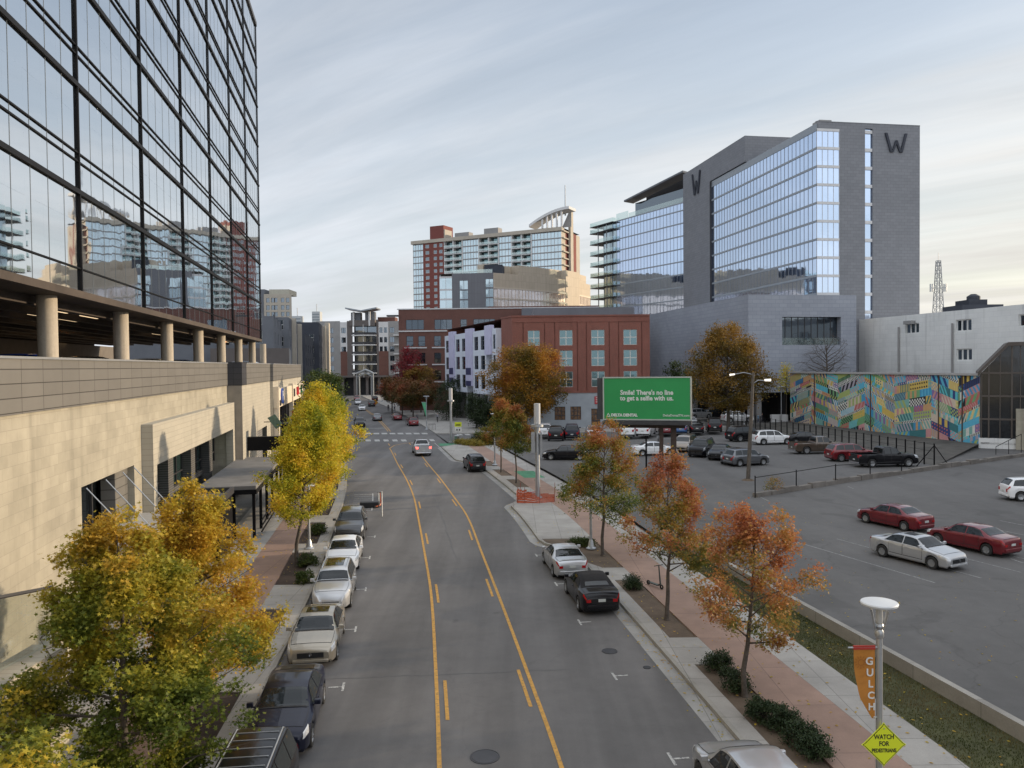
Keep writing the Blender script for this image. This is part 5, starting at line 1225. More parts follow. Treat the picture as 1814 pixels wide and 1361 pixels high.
# distant beige tower, two antenna towers
b0 = thing('distant_apartment_tower', 'distant beige stepped apartment tower rising above the grey townhouses', 'building', (AT(490, 330), 330, 0))
Wd = Wall(pp(470, 330), pp(519, 330)); zz4 = lambda py: ZT(490, py, 330); hs = []
for p_ in (477, 486, 491, 503, 512):
    for py in (528, 541, 553): hs.append((Wd.u_at(p_) - .7, Wd.u_at(p_) + .7, zz4(py + 8), zz4(py)))
b = MB(); Wd.holed(b, 0, Wd.L, 0, zz4(534 - 13), [h for h in hs], .3); b.build('facade', M['beige'], b0)
for h in hs: window(Wd, b0, *h[:4], d=-.25, nu=1, nz=1, fr=.15, mats=WD)
b = MB(); Wd.box(b, Wd.u_at(477), Wd.u_at(512), zz4(521), zz4(512), -14, -2); b.build('upper_storey', plain('pale_beige', (.42, .40, .33), .8), b0)
b = MB(); Wd.box(b, -8, 0, 0, zz4(512), -14, -1); b.build('slate_flank', M['slate'], b0)  # flank block in the dark slate colour
for (p_, top, w_, an, lab) in [(527, 560, 16, 545, 'faint pale far-off office tower with a short mast, nearer the beige tower'), (561.5, 552, 14, 538, 'faint pale far-off office tower with a tall mast above the dark townhouses')]:
    q = thing('distant_office_tower', lab, 'building', (AT(p_, 640), 640, 0)); Yd = 640; x0, x1 = AT(p_ - w_ / 2, Yd), AT(p_ + w_ / 2, Yd); zt4 = ZT(p_, top, Yd)
    b = MB(); b.m = 0; b.box(x0, x1, Yd, Yd + 8, 0, zt4); b.m = 1
    for k in range(5): z = zt4 - 2 - k * 2.2; b.box(x0 + .3, x1 - .3, Yd - .1, Yd - .02, z - .8, z + .2)
    b.build('facade', [plain('pale_far_panel', (.42, .44, .45), .7, var=.02), plain('far_glass', (.2, .23, .25), .3, var=0)], q)
    b = MB(); b.tube([((x0 + x1) / 2, Yd + 3, zt4), ((x0 + x1) / 2, Yd + 3, ZT(p_, an, Yd))], .4, 6); b.build('mast', M['galv'], q)
# gateway arch at the street end
q = thing('gateway_arch', 'white pointed steel gateway arch spanning the far end of the street', 'arch', (AT(647, 285), 285, 0)); Y5 = 285.
x5 = lambda p: AT(p, Y5); z5 = lambda py: ZT(647, py, Y5)
b = MB()
for p_ in (632, 636.5, 658, 661): b.tube([(x5(p_), Y5, 0), (x5(p_), Y5, z5(662))], .26, 8)
b.build('leg', M['band'], q)
b = MB(); b.tube([(x5(632), Y5, z5(662)), (x5(640), Y5, z5(659)), (x5(648), Y5, z5(655.5)), (x5(656), Y5, z5(659)), (x5(661), Y5, z5(662))], .45, 8); b.tube([(x5(634), Y5, z5(668)), (x5(648), Y5, z5(661)), (x5(660), Y5, z5(668))], .25, 8); b.build('arch_rib', M['band'], q)
# lattice mast at the right
q = thing('lattice_mast', 'steel lattice radio mast with antennas standing beyond the hotel against the pale sky', 'mast', (AT(1662, 300), 300, 0)); Xm, Ym = AT(1662, 300), 300.; zt5 = ZT(1662, 462, 300)
b = MB(); hw = lambda z: 2.6 - 2.0 * z / zt5
for k in range(17):
    z0, z1 = zt5 * k / 17, zt5 * (k + 1) / 17
    for i in range(4):
        s = [(-1, -1), (1, -1), (1, 1), (-1, 1)]; a, c = s[i], s[(i + 1) % 4]
        A = (Xm + a[0] * hw(z0), Ym + a[1] * hw(z0), z0); B = (Xm + a[0] * hw(z1), Ym + a[1] * hw(z1), z1); Cc = (Xm + c[0] * hw(z1), Ym + c[1] * hw(z1), z1); D = (Xm + c[0] * hw(z0), Ym + c[1] * hw(z0), z0)
        b.tube([A, B], .14, 4); b.tube([A, Cc], .07, 4); b.tube([D, B], .07, 4); b.tube([B, Cc], .07, 4)
b.build('lattice', M['grey_metal'], q)
b = MB(); b.tube([(Xm, Ym, zt5), (Xm, Ym, ZT(1662, 448, 300))], .12, 5)
for dx in (-3.0, -2.2, 2.2, 3.0): b.tube([(Xm + dx, Ym, ZT(1662, 517, 300)), (Xm + dx, Ym, ZT(1662, 503, 300))], .25, 6)
b.tube([(Xm - 3.2, Ym, ZT(1662, 510, 300)), (Xm + 3.2, Ym, ZT(1662, 510, 300))], .1, 5); b.build('antenna', M['galv'], q)
# unseen building blocks added east of the lot to shade it and the street
q = thing('east_shade_building', 'unseen grey building added to shade the parking lot, beyond the right edge of the picture', 'building', (118, 60, 0))
b = MB(); b.box(104, 150, -70, 58, 0, 22.5); b.box(104, 150, 58.1, 105.8, 0, 23.0); b.build('wall', M['podium_stone'], q)
# ================================================================ VEHICLES
def paint(name, col, metal=0.35, rough=0.28):
    q, t, b = newmat(name); b.inputs['Base Color'].default_value = tuple(col) + (1,); setp(b, Metallic=metal, Roughness=rough)
    b.inputs['Coat Weight'].default_value = 1.0 if max(col) > .03 else .45; b.inputs['Coat Roughness'].default_value = 0.05; b.inputs['Specular IOR Level'].default_value = .5 if max(col) > .03 else .2; return q
CP = dict(black=paint('black_car_paint', (0.008, 0.008, 0.010), .1), navy=paint('blue_black_car_paint', (0.010, 0.012, 0.026), .2), darkgrey=paint('dark_grey_car_paint', (0.040, 0.042, 0.046), .5),
          grey=paint('grey_car_paint', (0.13, 0.135, 0.145), .6), silver=paint('silver_car_paint', (0.50, 0.51, 0.52), .6, .30), champagne=paint('champagne_car_paint', (0.37, 0.33, 0.26), .6, .30),
          white=paint('white_car_paint', (0.76, 0.77, 0.78), 0.0, .28), red=paint('dark_red_car_paint', (0.16, 0.008, 0.014), .35), brown=paint('bronze_car_paint', (0.10, 0.075, 0.055), .5),
          blue=paint('blue_car_paint', (0.03, 0.09, 0.24), .4), tan=paint('tan_car_paint', (0.26, 0.22, 0.18), .6), brightblue=paint('bright_blue_car_paint', (0.01, 0.06, 0.42), .3))
q, t, bb_ = newmat('car_glass'); bb_.inputs['Base Color'].default_value = (0.012, 0.016, 0.018, 1); setp(bb_, Roughness=0.04); bb_.inputs['Specular IOR Level'].default_value = 0.6; CG = q
TYRE = plain('tyre_rubber', (0.018, 0.018, 0.018), 0.85, var=0.1); RIM = plain('alloy_rim', (0.42, 0.43, 0.44), 0.3, 0.8, var=0); BLK = plain('black_trim', (0.012, 0.012, 0.013), 0.5, var=0)
q, t, bb_ = newmat('tail_lamp_red'); bb_.inputs['Base Color'].default_value = (0.35, 0.01, 0.012, 1); setp(bb_, Roughness=0.12); TAIL = q
HEADL = plain('headlamp_lens', (0.62, 0.64, 0.66), 0.08, 0.3, var=0); CHROME = plain('chrome', (0.62, 0.63, 0.65), 0.15, 1.0, var=0)
PLATE = plain('licence_plate', (0.50, 0.52, 0.50), 0.5, var=0); SOFT = plain('black_fabric_hood', (0.010, 0.010, 0.012), 0.95, var=.2, scale=8)
BRAKE = emit('lit_brake_lamp', (1.0, 0.10, 0.08), 2.2)
def pch(pts):
    xs = np.array([p[0] for p in pts], float); ys = np.array([p[1] for p in pts], float); h = np.diff(xs); d = np.diff(ys) / h; n = len(xs); mm = np.zeros(n); mm[0], mm[-1] = d[0], d[-1]
    for i in range(1, n - 1):
        if d[i - 1] * d[i] > 0: w1, w2 = 2 * h[i] + h[i - 1], h[i] + 2 * h[i - 1]; mm[i] = (w1 + w2) / (w1 / d[i - 1] + w2 / d[i])
    def f(x):
        x = min(max(x, xs[0]), xs[-1]); i = min(int(np.searchsorted(xs, x, side='right')) - 1, n - 2); t = (x - xs[i]) / h[i]
        return float((2 * t**3 - 3 * t * t + 1) * ys[i] + (t**3 - 2 * t * t + t) * h[i] * mm[i] + (-2 * t**3 + 3 * t * t) * ys[i + 1] + (t**3 - t * t) * h[i] * mm[i + 1])
    return f
# top: centre-line height, belt: shoulder height, wid: half width; x from 0 rear to 1 front
CT = {}
CT['sedan'] = dict(L=4.75, W=1.82, wh=(.195, .815), r=.325, g=.19,
    top=[(0, .78), (.012, .97), (.03, 1.04), (.13, 1.09), (.17, 1.11), (.30, 1.37), (.40, 1.45), (.52, 1.45), (.60, 1.40), (.74, 1.03), (.80, .98), (.90, .90), (.965, .81), (.991, .73), (1, .63)],
    belt=[(0, .76), (.03, .96), (.17, .99), (.5, .95), (.74, .93), (.88, .84), (.965, .75), (1, .61)], wid=[(0, .70), (.02, .80), (.08, .875), (.2, .91), (.82, .91), (.92, .87), (.97, .79), (1, .66)],
    ws=(.605, .735), rw=(.175, .30), sw=(.215, .71), pil=(.455,), xr=(.30, .60))
CT['coupe'] = dict(CT['sedan'], L=4.5, W=1.78, top=[(0, .76), (.012, .95), (.03, 1.02), (.12, 1.05), (.17, 1.07), (.32, 1.31), (.42, 1.39), (.52, 1.39), (.58, 1.34), (.72, 1.0), (.80, .95), (.90, .86), (.965, .78), (.991, .71), (1, .62)],
    ws=(.585, .715), rw=(.175, .315), sw=(.25, .69), pil=(.36,), xr=(.31, .58))
CT['suv'] = dict(L=4.65, W=1.88, wh=(.19, .81), r=.365, g=.23,
    top=[(0, .95), (.01, 1.12), (.025, 1.22), (.10, 1.62), (.16, 1.68), (.35, 1.73), (.52, 1.71), (.60, 1.62), (.735, 1.18), (.80, 1.12), (.92, 1.02), (.97, .90), (.992, .76), (1, .6)],
    belt=[(0, .93), (.03, 1.12), (.3, 1.10), (.735, 1.07), (.9, .97), (.97, .84), (1, .58)], wid=[(0, .78), (.02, .87), (.08, .92), (.2, .94), (.84, .94), (.93, .90), (.975, .82), (1, .70)],
    ws=(.605, .73), rw=(.022, .095), sw=(.07, .70), pil=(.27, .48), xr=(.13, .58))
CT['boxsuv'] = dict(CT['suv'], L=4.8, W=1.92, top=[(0, .98), (.008, 1.15), (.018, 1.25), (.05, 1.70), (.09, 1.79), (.35, 1.83), (.56, 1.81), (.62, 1.74), (.73, 1.22), (.80, 1.18), (.95, 1.10), (.98, .98), (.994, .82), (1, .62)],
    belt=[(0, .96), (.02, 1.16), (.3, 1.16), (.735, 1.12), (.93, 1.06), (.98, .92), (1, .6)], ws=(.63, .725), rw=(.016, .055), sw=(.04, .71), pil=(.24, .46), xr=(.07, .61))
CT['hatch'] = dict(CT['suv'], L=4.15, W=1.80, r=.33, g=.2, top=[(0, .85), (.01, 1.0), (.03, 1.10), (.09, 1.52), (.15, 1.58), (.35, 1.62), (.55, 1.60), (.63, 1.50), (.75, 1.10), (.82, 1.04), (.93, .95), (.975, .84), (.993, .70), (1, .55)],
    belt=[(0, .83), (.03, 1.02), (.3, 1.03), (.75, 1.0), (.9, .9), (.97, .78), (1, .53)], ws=(.635, .745), rw=(.03, .09), sw=(.08, .72), pil=(.27, .50), xr=(.13, .60))
CT['wagon'] = dict(CT['hatch'], L=4.5, top=[(0, .85), (.01, 1.0), (.03, 1.08), (.06, 1.48), (.11, 1.58), (.35, 1.64), (.52, 1.62), (.60, 1.52), (.70, 1.12), (.77, 1.07), (.88, .99), (.955, .88), (.985, .72), (1, .55)],
    wid=[(0, .74), (.02, .82), (.08, .87), (.2, .89), (.80, .89), (.90, .84), (.965, .70), (1, .52)], ws=(.605, .70), xr=(.10, .58), sw=(.07, .68), rw=(.03, .065))
CT['van'] = dict(CT['suv'], L=5.05, W=1.96, r=.34, g=.2, top=[(0, .9), (.008, 1.05), (.018, 1.15), (.06, 1.66), (.10, 1.74), (.35, 1.78), (.58, 1.74), (.66, 1.64), (.82, 1.16), (.87, 1.08), (.95, .94), (.98, .82), (1, .58)],
    belt=[(0, .88), (.03, 1.08), (.3, 1.07), (.8, 1.04), (.92, .92), (.97, .80), (1, .56)], ws=(.675, .81), rw=(.016, .055), sw=(.04, .77), pil=(.24, .46), xr=(.08, .64))
CT['pickup'] = dict(L=5.75, W=2.0, wh=(.215, .815), r=.40, g=.30,
    top=[(0, 1.20), (.385, 1.22), (.392, 1.24), (.405, 1.72), (.44, 1.86), (.56, 1.87), (.62, 1.82), (.70, 1.34), (.75, 1.27), (.90, 1.20), (.965, 1.12), (.985, 1.0), (1, .72)],
    belt=[(0, 1.18), (.385, 1.20), (.70, 1.18), (.90, 1.12), (.965, 1.05), (1, .70)], wid=[(0, .95), (.02, .98), (.2, 1.0), (.86, 1.0), (.94, .96), (.98, .87), (1, .76)],
    ws=(.625, .695), rw=(.396, .418), sw=(.42, .685), pil=(.53,), xr=(.43, .61), bed=.375)
FR_ = [0, 0, .10, .50, .86, 1.0]
class Car:
    def __init__(s, T):
        s.T = T; s.L = T['L']; s.t = pch(T['top']); s.b = pch(T['belt']); s.w = pch(T['wid']); s.H = max(p[1] for p in T['top']); s.bed = T.get('bed')
    def ring(s, f):
        T = s.T; w = s.w(f); zb = T['g'] + (.10 if f < .03 or f > .975 else 0) * 1; zt = s.t(f); bl = min(s.b(f), zt - .012); x = (f - .5) * s.L
        for q in T['wh']:
            dx = (f - q) * s.L; ra = T['r'] + .055
            if abs(dx) < ra: zb = max(zb, T['r'] + math.sqrt(ra * ra - dx * dx))
        cab = min(1, max(0, (zt - bl - .07) / (s.H - bl - .07)))
        if s.bed and .012 < f < s.bed:
            P = [(0, zb), (w * .9, zb), (w * .97, zb + (bl - zb) * .1), (w, zb + (bl - zb) * .5), (w * .99, zb + (bl - zb) * .86), (w * .975, bl), (w * .95, zt), (w * .88, zt), (w * .86, .80), (w * .4, .78), (0, .78)]
        else:
            wr = w * (.86 - .175 * cab); zc = bl + .02
            hh = zt - zc; cr = .05 if cab > .3 else .035
            P = [(0, zb), (w * .9, zb), (w * .975, zb + (bl - zb) * .10), (w, zb + (bl - zb) * .50), (w * .99, zb + (bl - zb) * .86), (w * .955, bl)]
            P += [(w * .935 + (wr - w * .935) * .33, zc + (hh - cr) * .36), (w * .935 + (wr - w * .935) * .68, zc + (hh - cr) * .72), (wr, zc + hh - cr), (wr * .72, zc + hh - cr * .25), (0, zt)]
        return x, P
    def pt(s, f, v, sg_=1):
        x, P = s.ring(f); k = min(int(v), 9); a = v - k; return Vector((x, sg_ * (P[k][0] + (P[k + 1][0] - P[k][0]) * a), P[k][1] + (P[k + 1][1] - P[k][1]) * a))
    def patch(s, mb, f0b, f1b, v0, f0t, f1t, v1, sg_, nf=6, nv=4, o=.007, closed=True):
        """a panel laid on the body surface; corners given at lower and upper edge"""
        g = []
        for i in range(nf + 1):
            r_ = []
            for j in range(nv + 1):
                tt = j / nv; f = (f0b + (f1b - f0b) * i / nf) * (1 - tt) + (f0t + (f1t - f0t) * i / nf) * tt; v = v0 + (v1 - v0) * tt
                p = s.pt(f, v, sg_); e = .004; pu = s.pt(min(1, f + e), v, sg_) - s.pt(max(0, f - e), v, sg_); pv = s.pt(f, min(10, v + .05), sg_) - s.pt(f, max(0, v - .05), sg_)
                n = pu.cross(pv)
                if n.length < 1e-9: n = Vector((0, sg_, 0))
                n.normalize()
                if n.dot(Vector((0, p.y, p.z - .6))) < 0: n = -n
                r_.append(p + n * o)
            g.append(r_)
        for i in range(nf):
            for j in range(nv):
                q_ = (g[i][j], g[i + 1][j], g[i + 1][j + 1], g[i][j + 1]); mb.quad(*(q_ if sg_ < 0 else q_[::-1]))
    def cross(s, mb, f0, f1, v0, nf=6, ny=8, o=.008, tap=(0, 0)):
        """a panel across the car (windscreen, roof) from side line v0 to side line v0"""
        g = []
        for i in range(nf + 1):
            f = f0 + (f1 - f0) * i / nf; x, P = s.ring(f); q0 = s.pt(f, v0); row_ = []
            sl = (s.t(min(1, f + .004)) - s.t(max(0, f - .004))) / (.008 * s.L); nx = -sl / math.sqrt(1 + sl * sl); nz_ = 1 / math.sqrt(1 + sl * sl)
            for j in range(ny + 1):
                yy = -1 + 2 * j / ny; y = yy * q0.y
                # height on the ring at this y
                z = None
                for k in range(8, 10):
                    if min(P[k][0], P[k + 1][0]) - 1e-6 <= abs(y) <= max(P[k][0], P[k + 1][0]) + 1e-6: a = (abs(y) - P[k][0]) / ((P[k + 1][0] - P[k][0]) or 1); z = P[k][1] + a * (P[k + 1][1] - P[k][1])
                if z is None: z = q0.z
                row_.append(Vector((x + nx * o, y, z + nz_ * o)))
            g.append(row_)
        for i in range(nf):
            for j in range(ny): mb.quad(g[i][j], g[i + 1][j], g[i + 1][j + 1], g[i][j + 1])
PROTO = {}
def make_car(kind, colour, roof=None, open_lights=False, rack=False, sun=False):
    T = CT['coupe' if kind == 'convertible' else kind]; c = Car(T); P_ = CP[colour]; root = thing('parked_car' if kind != 'pickup' else 'pickup_truck', '', 'car')
    L, W = c.L, T['W']; fs = set(np.linspace(0, 1, 34).tolist()) | {.005, .012, .02, .03, .97, .985, .995} | set(p[0] for p in T['top'])
    for q in T['wh']:
        ra = (T['r'] + .055) / L
        for k in range(-6, 7): fs.add(min(1, max(0, q + ra * math.sin(k / 6 * math.pi / 2) * .9999)))
        fs.add(q - ra - .0008); fs.add(q + ra + .0008)
    if c.bed: fs |= {.0121, .0119, c.bed + .0001, c.bed - .0001}
    fs = sorted(fs); fs = [f for i, f in enumerate(fs) if i == 0 or f - fs[i - 1] > 1e-4 or (c.bed and (abs(f - .012) < .0003 or abs(f - c.bed) < .0003))]
    b = MB(); V = []; 
    for f in fs:
        x, P = c.ring(f); V.append([(x, -p[0], p[1]) for p in P[:0:-1]] + [(x, p[0], p[1]) for p in P])   # from top-left? ordered loop
    # loop: centre-bottom(0) right side up to top, and back down the left side
    V = []
    for f in fs:
        x, P = c.ring(f); V.append([(x, p[0], p[1]) for p in P] + [(x, -p[0], p[1]) for p in P[-2:0:-1]])
    n = len(V[0]); base = 0
    for r_ in V: b.v.extend(r_)
    for i in range(len(V) - 1):
        for j in range(n):
            j2 = (j + 1) % n; under = j in (0, n - 1)
            b.f.append((i * n + j, i * n + j2, (i + 1) * n + j2, (i + 1) * n + j)[::-1]); b.mi.append(1 if under else 0)
    b.f.append(tuple(range(n))); b.mi.append(0); b.f.append(tuple((len(V) - 1) * n + j for j in range(n - 1, -1, -1))); b.mi.append(0)
    b.build('body', [P_, BLK], root, smooth=32)
    # glass
    b = MB(); c.cross(b, T['ws'][0] + .004, T['ws'][1], 8.12, 6, 8, .008); b.build('windscreen', CG, root, smooth=60)
    if kind == 'convertible':
        b = MB(); c.cross(b, T['rw'][0] + .01, T['ws'][0], 8.0, 14, 8, .010)
        for sg_ in (1, -1): c.patch(b, .20, T['ws'][0] + .0, 5.6, .30, T['ws'][0], 8.0, sg_, 10, 6, .011)
        b.build('fabric_hood', SOFT, root, smooth=60); b = MB(); c.cross(b, T['rw'][0] + .03, T['rw'][1] - .05, 9.0, 4, 6, .018); b.build('rear_window', CG, root, smooth=60)
        b = MB(); 
        for sg_ in (1, -1): c.patch(b, .42, T['ws'][1] - .03, 5.3, .42, T['ws'][0] + .012, 7.6, sg_, 6, 3, .016)
        b.build('side_window', CG, root, smooth=60)
    else:
        b = MB(); c.cross(b, T['rw'][0], T['rw'][1], 8.25, 5, 8, .008); b.build('rear_window', CG, root, smooth=60)
        s0, s1 = T['sw']; edges = [s0] + list(T['pil']) + [s1]
        for sg_ in (1, -1):
            for k in range(len(edges) - 1):
                e0, e1 = edges[k], edges[k + 1]; t0 = max(e0, T['xr'][0] - .02) if k == 0 else e0; t1 = min(e1, T['xr'][1] + .025) if k == len(edges) - 2 else e1
                if k == len(edges) - 2: t1 = T['ws'][0] + .012
                if k == 0 and kind in ('sedan', 'coupe'): t0 = T['rw'][1] - .01; e0 = s0
                b = MB(); c.patch(b, e0 + .007, e1 - .007, 5.25, t0 + .007, t1 - .007, 7.75, sg_, 6, 4, .008); b.build('side_window', CG, root, smooth=60)
        b = MB(); b.m = 1; c.cross(b, T['ws'][1] + .012, .935, 8.05, 8, 8, .003); b.m = 0; c.cross(b, T['ws'][1] + .016, .931, 8.12, 8, 8, .008); b.build('bonnet', [P_, BLK], root, smooth=60)
    if kind in ('sedan', 'coupe', 'convertible'): b = MB(); b.m = 1; c.cross(b, .022, T['rw'][0] - .008, 8.05, 5, 8, .003); b.m = 0; c.cross(b, .026, T['rw'][0] - .013, 8.15, 5, 8, .008); b.build('boot_lid', [P_, BLK], root, smooth=60)
    b = MB(); b.m = 0; f0 = T['ws'][1] - .006; c.cross(b, f0, f0 + .012, 8.3, 2, 8, .014); b.build('wiper_cowl', BLK, root)
    db = .27 if kind not in ('pickup', 'coupe', 'convertible') else .40
    dl = {'coupe': [(.40, .70)], 'convertible': [(.40, .70)], 'pickup': [(.41, .53), (.53, .70)], 'van': [(.25, .46), (.47, .74)]}.get(kind, [(.285, .46), (.465, .705)])
    for sg_ in (1, -1):
        for (a, e) in dl:
            b = MB(); b.m = 1; c.patch(b, a, e, 2.4, a, e, 5.02, sg_, 8, 5, .003); b.m = 0; c.patch(b, a + .0035, e - .0035, 2.5, a + .0035, e - .0035, 4.98, sg_, 8, 5, .0075)
            d = b.build('door', [P_, BLK], root, smooth=60)
            hb = MB(); p = c.pt(a + .028, 4.2, sg_); hb.box(p.x, p.x + .17, min(p.y, p.y + sg_ * .035), max(p.y, p.y + sg_ * .035), p.z - .012, p.z + .018); hb.build('handle', P_ if colour != 'champagne' else CHROME, d)
        # mirror
        p = c.pt(T['sw'][1] - .03, 5.25, sg_); b = MB(); y0, y1 = sorted((p.y + sg_ * .03, p.y + sg_ * .22)); b.box(p.x - .02, p.x + .10, y0, y1, p.z + .02, p.z + .17)
        b.box(p.x, p.x + .05, min(p.y - sg_ * .03, p.y + sg_ * .06), max(p.y - sg_ * .03, p.y + sg_ * .06), p.z, p.z + .05)
        o = b.build('wing_mirror', P_, root); bv = o.modifiers.new('b', 'BEVEL'); bv.width = .03; bv.segments = 2
        # lamps
        hv = (3.75, 5.6) if kind not in ('pickup', 'boxsuv') else (3.6, 5.1)
        b = MB(); c.patch(b, .925, .985, hv[0], .90, .972, hv[1], sg_, 6, 3, .010); b.build('headlight', HEADL, root, smooth=60)
        tm = BRAKE if open_lights else TAIL
        b = MB(); c.patch(b, .002, .035, 4.2 if kind in ('sedan', 'coupe', 'convertible') else 4.0, .002, .04, 5.2, sg_, 4, 3, .010)
        z1 = T['belt'][0][1]; wy = c.w(0); hz = .13 if kind in ('sedan', 'coupe', 'convertible') else .24
        y0, y1 = sorted((sg_ * wy * .70, sg_ * wy * .985)); b.box(-L / 2 - .018, -L / 2 + .03, y0, y1, z1 - hz - .01, z1 - .01); b.build('tail_light', tm, root, smooth=50)
    # bumpers, grille, plates
    b = MB(); wy = c.w(0); b.box(-L / 2 - .05, -L / 2 + .05, -wy * .93, wy * .93, .34, .50); o = b.build('rear_bumper', P_ if kind not in ('pickup', 'boxsuv') else (CHROME if kind == 'pickup' else BLK), root); bv = o.modifiers.new('b', 'BEVEL'); bv.width = .03; bv.segments = 2
    b = MB(); b.box(-L / 2 - .026, -L / 2, -.16, .16, .64, .76); b.build('licence_plate', PLATE, root)
    wf = c.w(1.0); zt = T['top'][-1][1]
    b = MB(); b.box(L / 2 - .01, L / 2 + .022, -wf * .72, wf * .72, zt - .21, zt - .02); b.build('grille', BLK if kind != 'wagon' else CHROME, root)
    b = MB(); b.box(L / 2 - .02, L / 2 + .045, -wf * .98, wf * .98, .26 + T['g'] - .2, .38 + T['g'] - .2); o = b.build('front_bumper', P_, root); bv = o.modifiers.new('b', 'BEVEL'); bv.width = .03; bv.segments = 2
    b = MB(); b.lathe([(.001, 0), (.055, 0), (.055, .02)], 0, 0, 0, 14); b.v = [(L / 2 + .022 + z_, y_, zt - .075 + x_) for x_, y_, z_ in b.v]; b.build('badge', CHROME, root)
    # wheels
    for q in T['wh']:
        for sg_ in (1, -1):
            x = (q - .5) * L; r_ = T['r']; y = sg_ * (c.w(q) - .115)
            b = MB(); b.lathe([(r_ * .60, -.105), (r_ * .93, -.11), (r_, -.085), (r_, .085), (r_ * .93, .11), (r_ * .60, .105)], x, y, r_, 22, 'Y'); wh = b.build('wheel', TYRE, root, smooth=50)
            b = MB(); b.lathe([(r_ * .66, sg_ * .10), (r_ * .60, sg_ * .104), (r_ * .56, sg_ * .075), (r_ * .18, sg_ * .06), (.001, sg_ * .06)], x, y, r_, 22, 'Y'); b.m = 1; b.lathe([(r_ * .60, sg_ * .02), (.001, sg_ * .02)], x, y, r_, 14, 'Y'); b.m = 0
            rim = b
            for k in range(5):
                a_ = 2 * math.pi * k / 5; ca, sa = math.cos(a_), math.sin(a_); wd = .045; pr, qn = (ca, sa), (-sa, ca)
                def R3(u, v, d): return (x + pr[0] * u + qn[0] * v, y + sg_ * d, r_ + pr[1] * u + qn[1] * v)
                rim.hexa([R3(.03, -wd, .06), R3(r_ * .6, -wd * .8, .085), R3(r_ * .6, wd * .8, .085), R3(.03, wd, .06), R3(.03, -wd, .085), R3(r_ * .6, -wd * .8, .106), R3(r_ * .6, wd * .8, .106), R3(.03, wd, .085)])
            rim.build('rim', [RIM, BLK], wh)
    if sun: b = MB(); c.cross(b, T['xr'][0] + .10, T['xr'][1] - .06, 9.05, 3, 4, .010); b.build('sunroof', CG, root, smooth=60)
    if rack:
        b = MB()
        for sg_ in (1, -1):
            a, e = c.pt(T['xr'][0] + .02, 8.4, sg_), c.pt(T['xr'][1] - .02, 8.4, sg_); b.tube([a + Vector((0, 0, 0)), a + Vector((.1, 0, .055)), e + Vector((-.1, 0, .055)), e], .018, 6)
        for k in range(1, 6 if kind == 'boxsuv' else 1): f = T['xr'][0] + (T['xr'][1] - T['xr'][0]) * k / 6; z = c.t(f) - .004; x = (f - .5) * L; b.box(x - .012, x + .012, -.52, .52, z, z + .014)
        b.build('roof_rack', CHROME if colour not in ('black',) else M['galv'], root)
    if kind == 'pickup':
        b = MB(); b.box(-L / 2 - .004, -L / 2 + .01, -.62, .62, .82, 1.12); b.build('tailgate', P_, root)
    b = MB(); b.box(-L / 2 + .3, L / 2 - .35, -W / 2 + .22, W / 2 - .22, T['g'] - .03, T['g'] + .04); b.build('underbody', BLK, root)
    return root
LASTCAR = [None]
def place_car(kind, colour, x, y, head, label, group, z=0.0, name=None, cat='car', **kw):
    """head: compass heading of the bonnet in degrees clockwise from +Y"""
    key = (kind, colour, tuple(sorted(kw.items())))
    if key not in PROTO: PROTO[key] = make_car(kind, colour, **kw); o = PROTO[key]
    else: o = copy_tree(PROTO[key])
    o.name = name or {'suv': 'parked_suv', 'boxsuv': 'parked_suv', 'pickup': 'pickup_truck', 'van': 'parked_van'}.get(kind, 'parked_car')
    o.location = (x, y, z); o.rotation_euler = (0, 0, R(90 - head)); o.scale = (1, 1, 1); LASTCAR[0] = o; tag(o, label, cat, group); return o
def hd(y): return math.degrees(math.atan2(YR(y + 1) - YR(y - 1), 2))
LP_ = 'cars parked along the left kerb'; RP_ = 'cars parked along the right kerb'; LOT = 'cars standing in the parking lot'; TR_ = 'cars driving on the street'; DK = 'cars on the parking deck'
def left(kind, col, y, label, **kw): place_car(kind, col, LC(y) + 1.22, y, 180 + hd(y), label, LP_, **kw)
left('boxsuv', 'black', 18.1, 'black SUV with chrome roof bars, nearest car at the left kerb', rack=True, cat='suv')
left('sedan', 'navy', 24.1, 'blue-black sedan parked between the black roof-barred SUV and the champagne sedan')
left('sedan', 'champagne', 30.9, 'champagne sedan with a sunroof and oval dark grille at the left kerb', sun=True)
left('wagon', 'silver', 37.3, 'silver retro wagon with chrome grille, roof rack and sunroof at the left kerb', sun=True, rack=True)
left('sedan', 'white', 44.3, 'white sedan parked behind the silver retro wagon at the left kerb')
left('suv', 'darkgrey', 51.6, 'dark grey SUV parked beside the hatched bay at the left kerb', cat='suv')
place_car('coupe', 'silver', RC(42.6) - 1.35 + .1, 42.3, hd(42), 'silver two-door coupe parked in front of the black convertible', RP_)
place_car('convertible', 'black', RC(36.4) - 1.2, 36.5, hd(36), 'black convertible with closed fabric roof at the right kerb', RP_)
place_car('suv', 'silver', RC(18.8) - 1.1, 18.7, hd(20), 'silver car cut by the bottom edge of the picture at the right kerb', RP_)
place_car('suv', 'black', YR(83) + 4.25, 83.5, hd(83), 'black SUV parked at the right kerb beyond the netted pole base', RP_, cat='suv', rack=True)
place_car('pickup', 'silver', AT(745, 99), 99, hd(97) - 1, 'silver pickup truck braking with red lamps lit before the crosswalk', TR_, name='moving_pickup', cat='pickup', open_lights=True)
def far(kind, col, px, py, head, label, group, **kw):
    x, y = G(px, py, kw.get('z', 0)); place_car(kind, col, x, y, head, label, group, **kw)
far('sedan', 'grey', 668, 745, -13, 'grey sedan driving away beyond the crosswalk', TR_, name='moving_car')
far('suv', 'black', 637, 756, 165, 'black car with a white roof coming out from behind the yellow trees', TR_, name='moving_car')
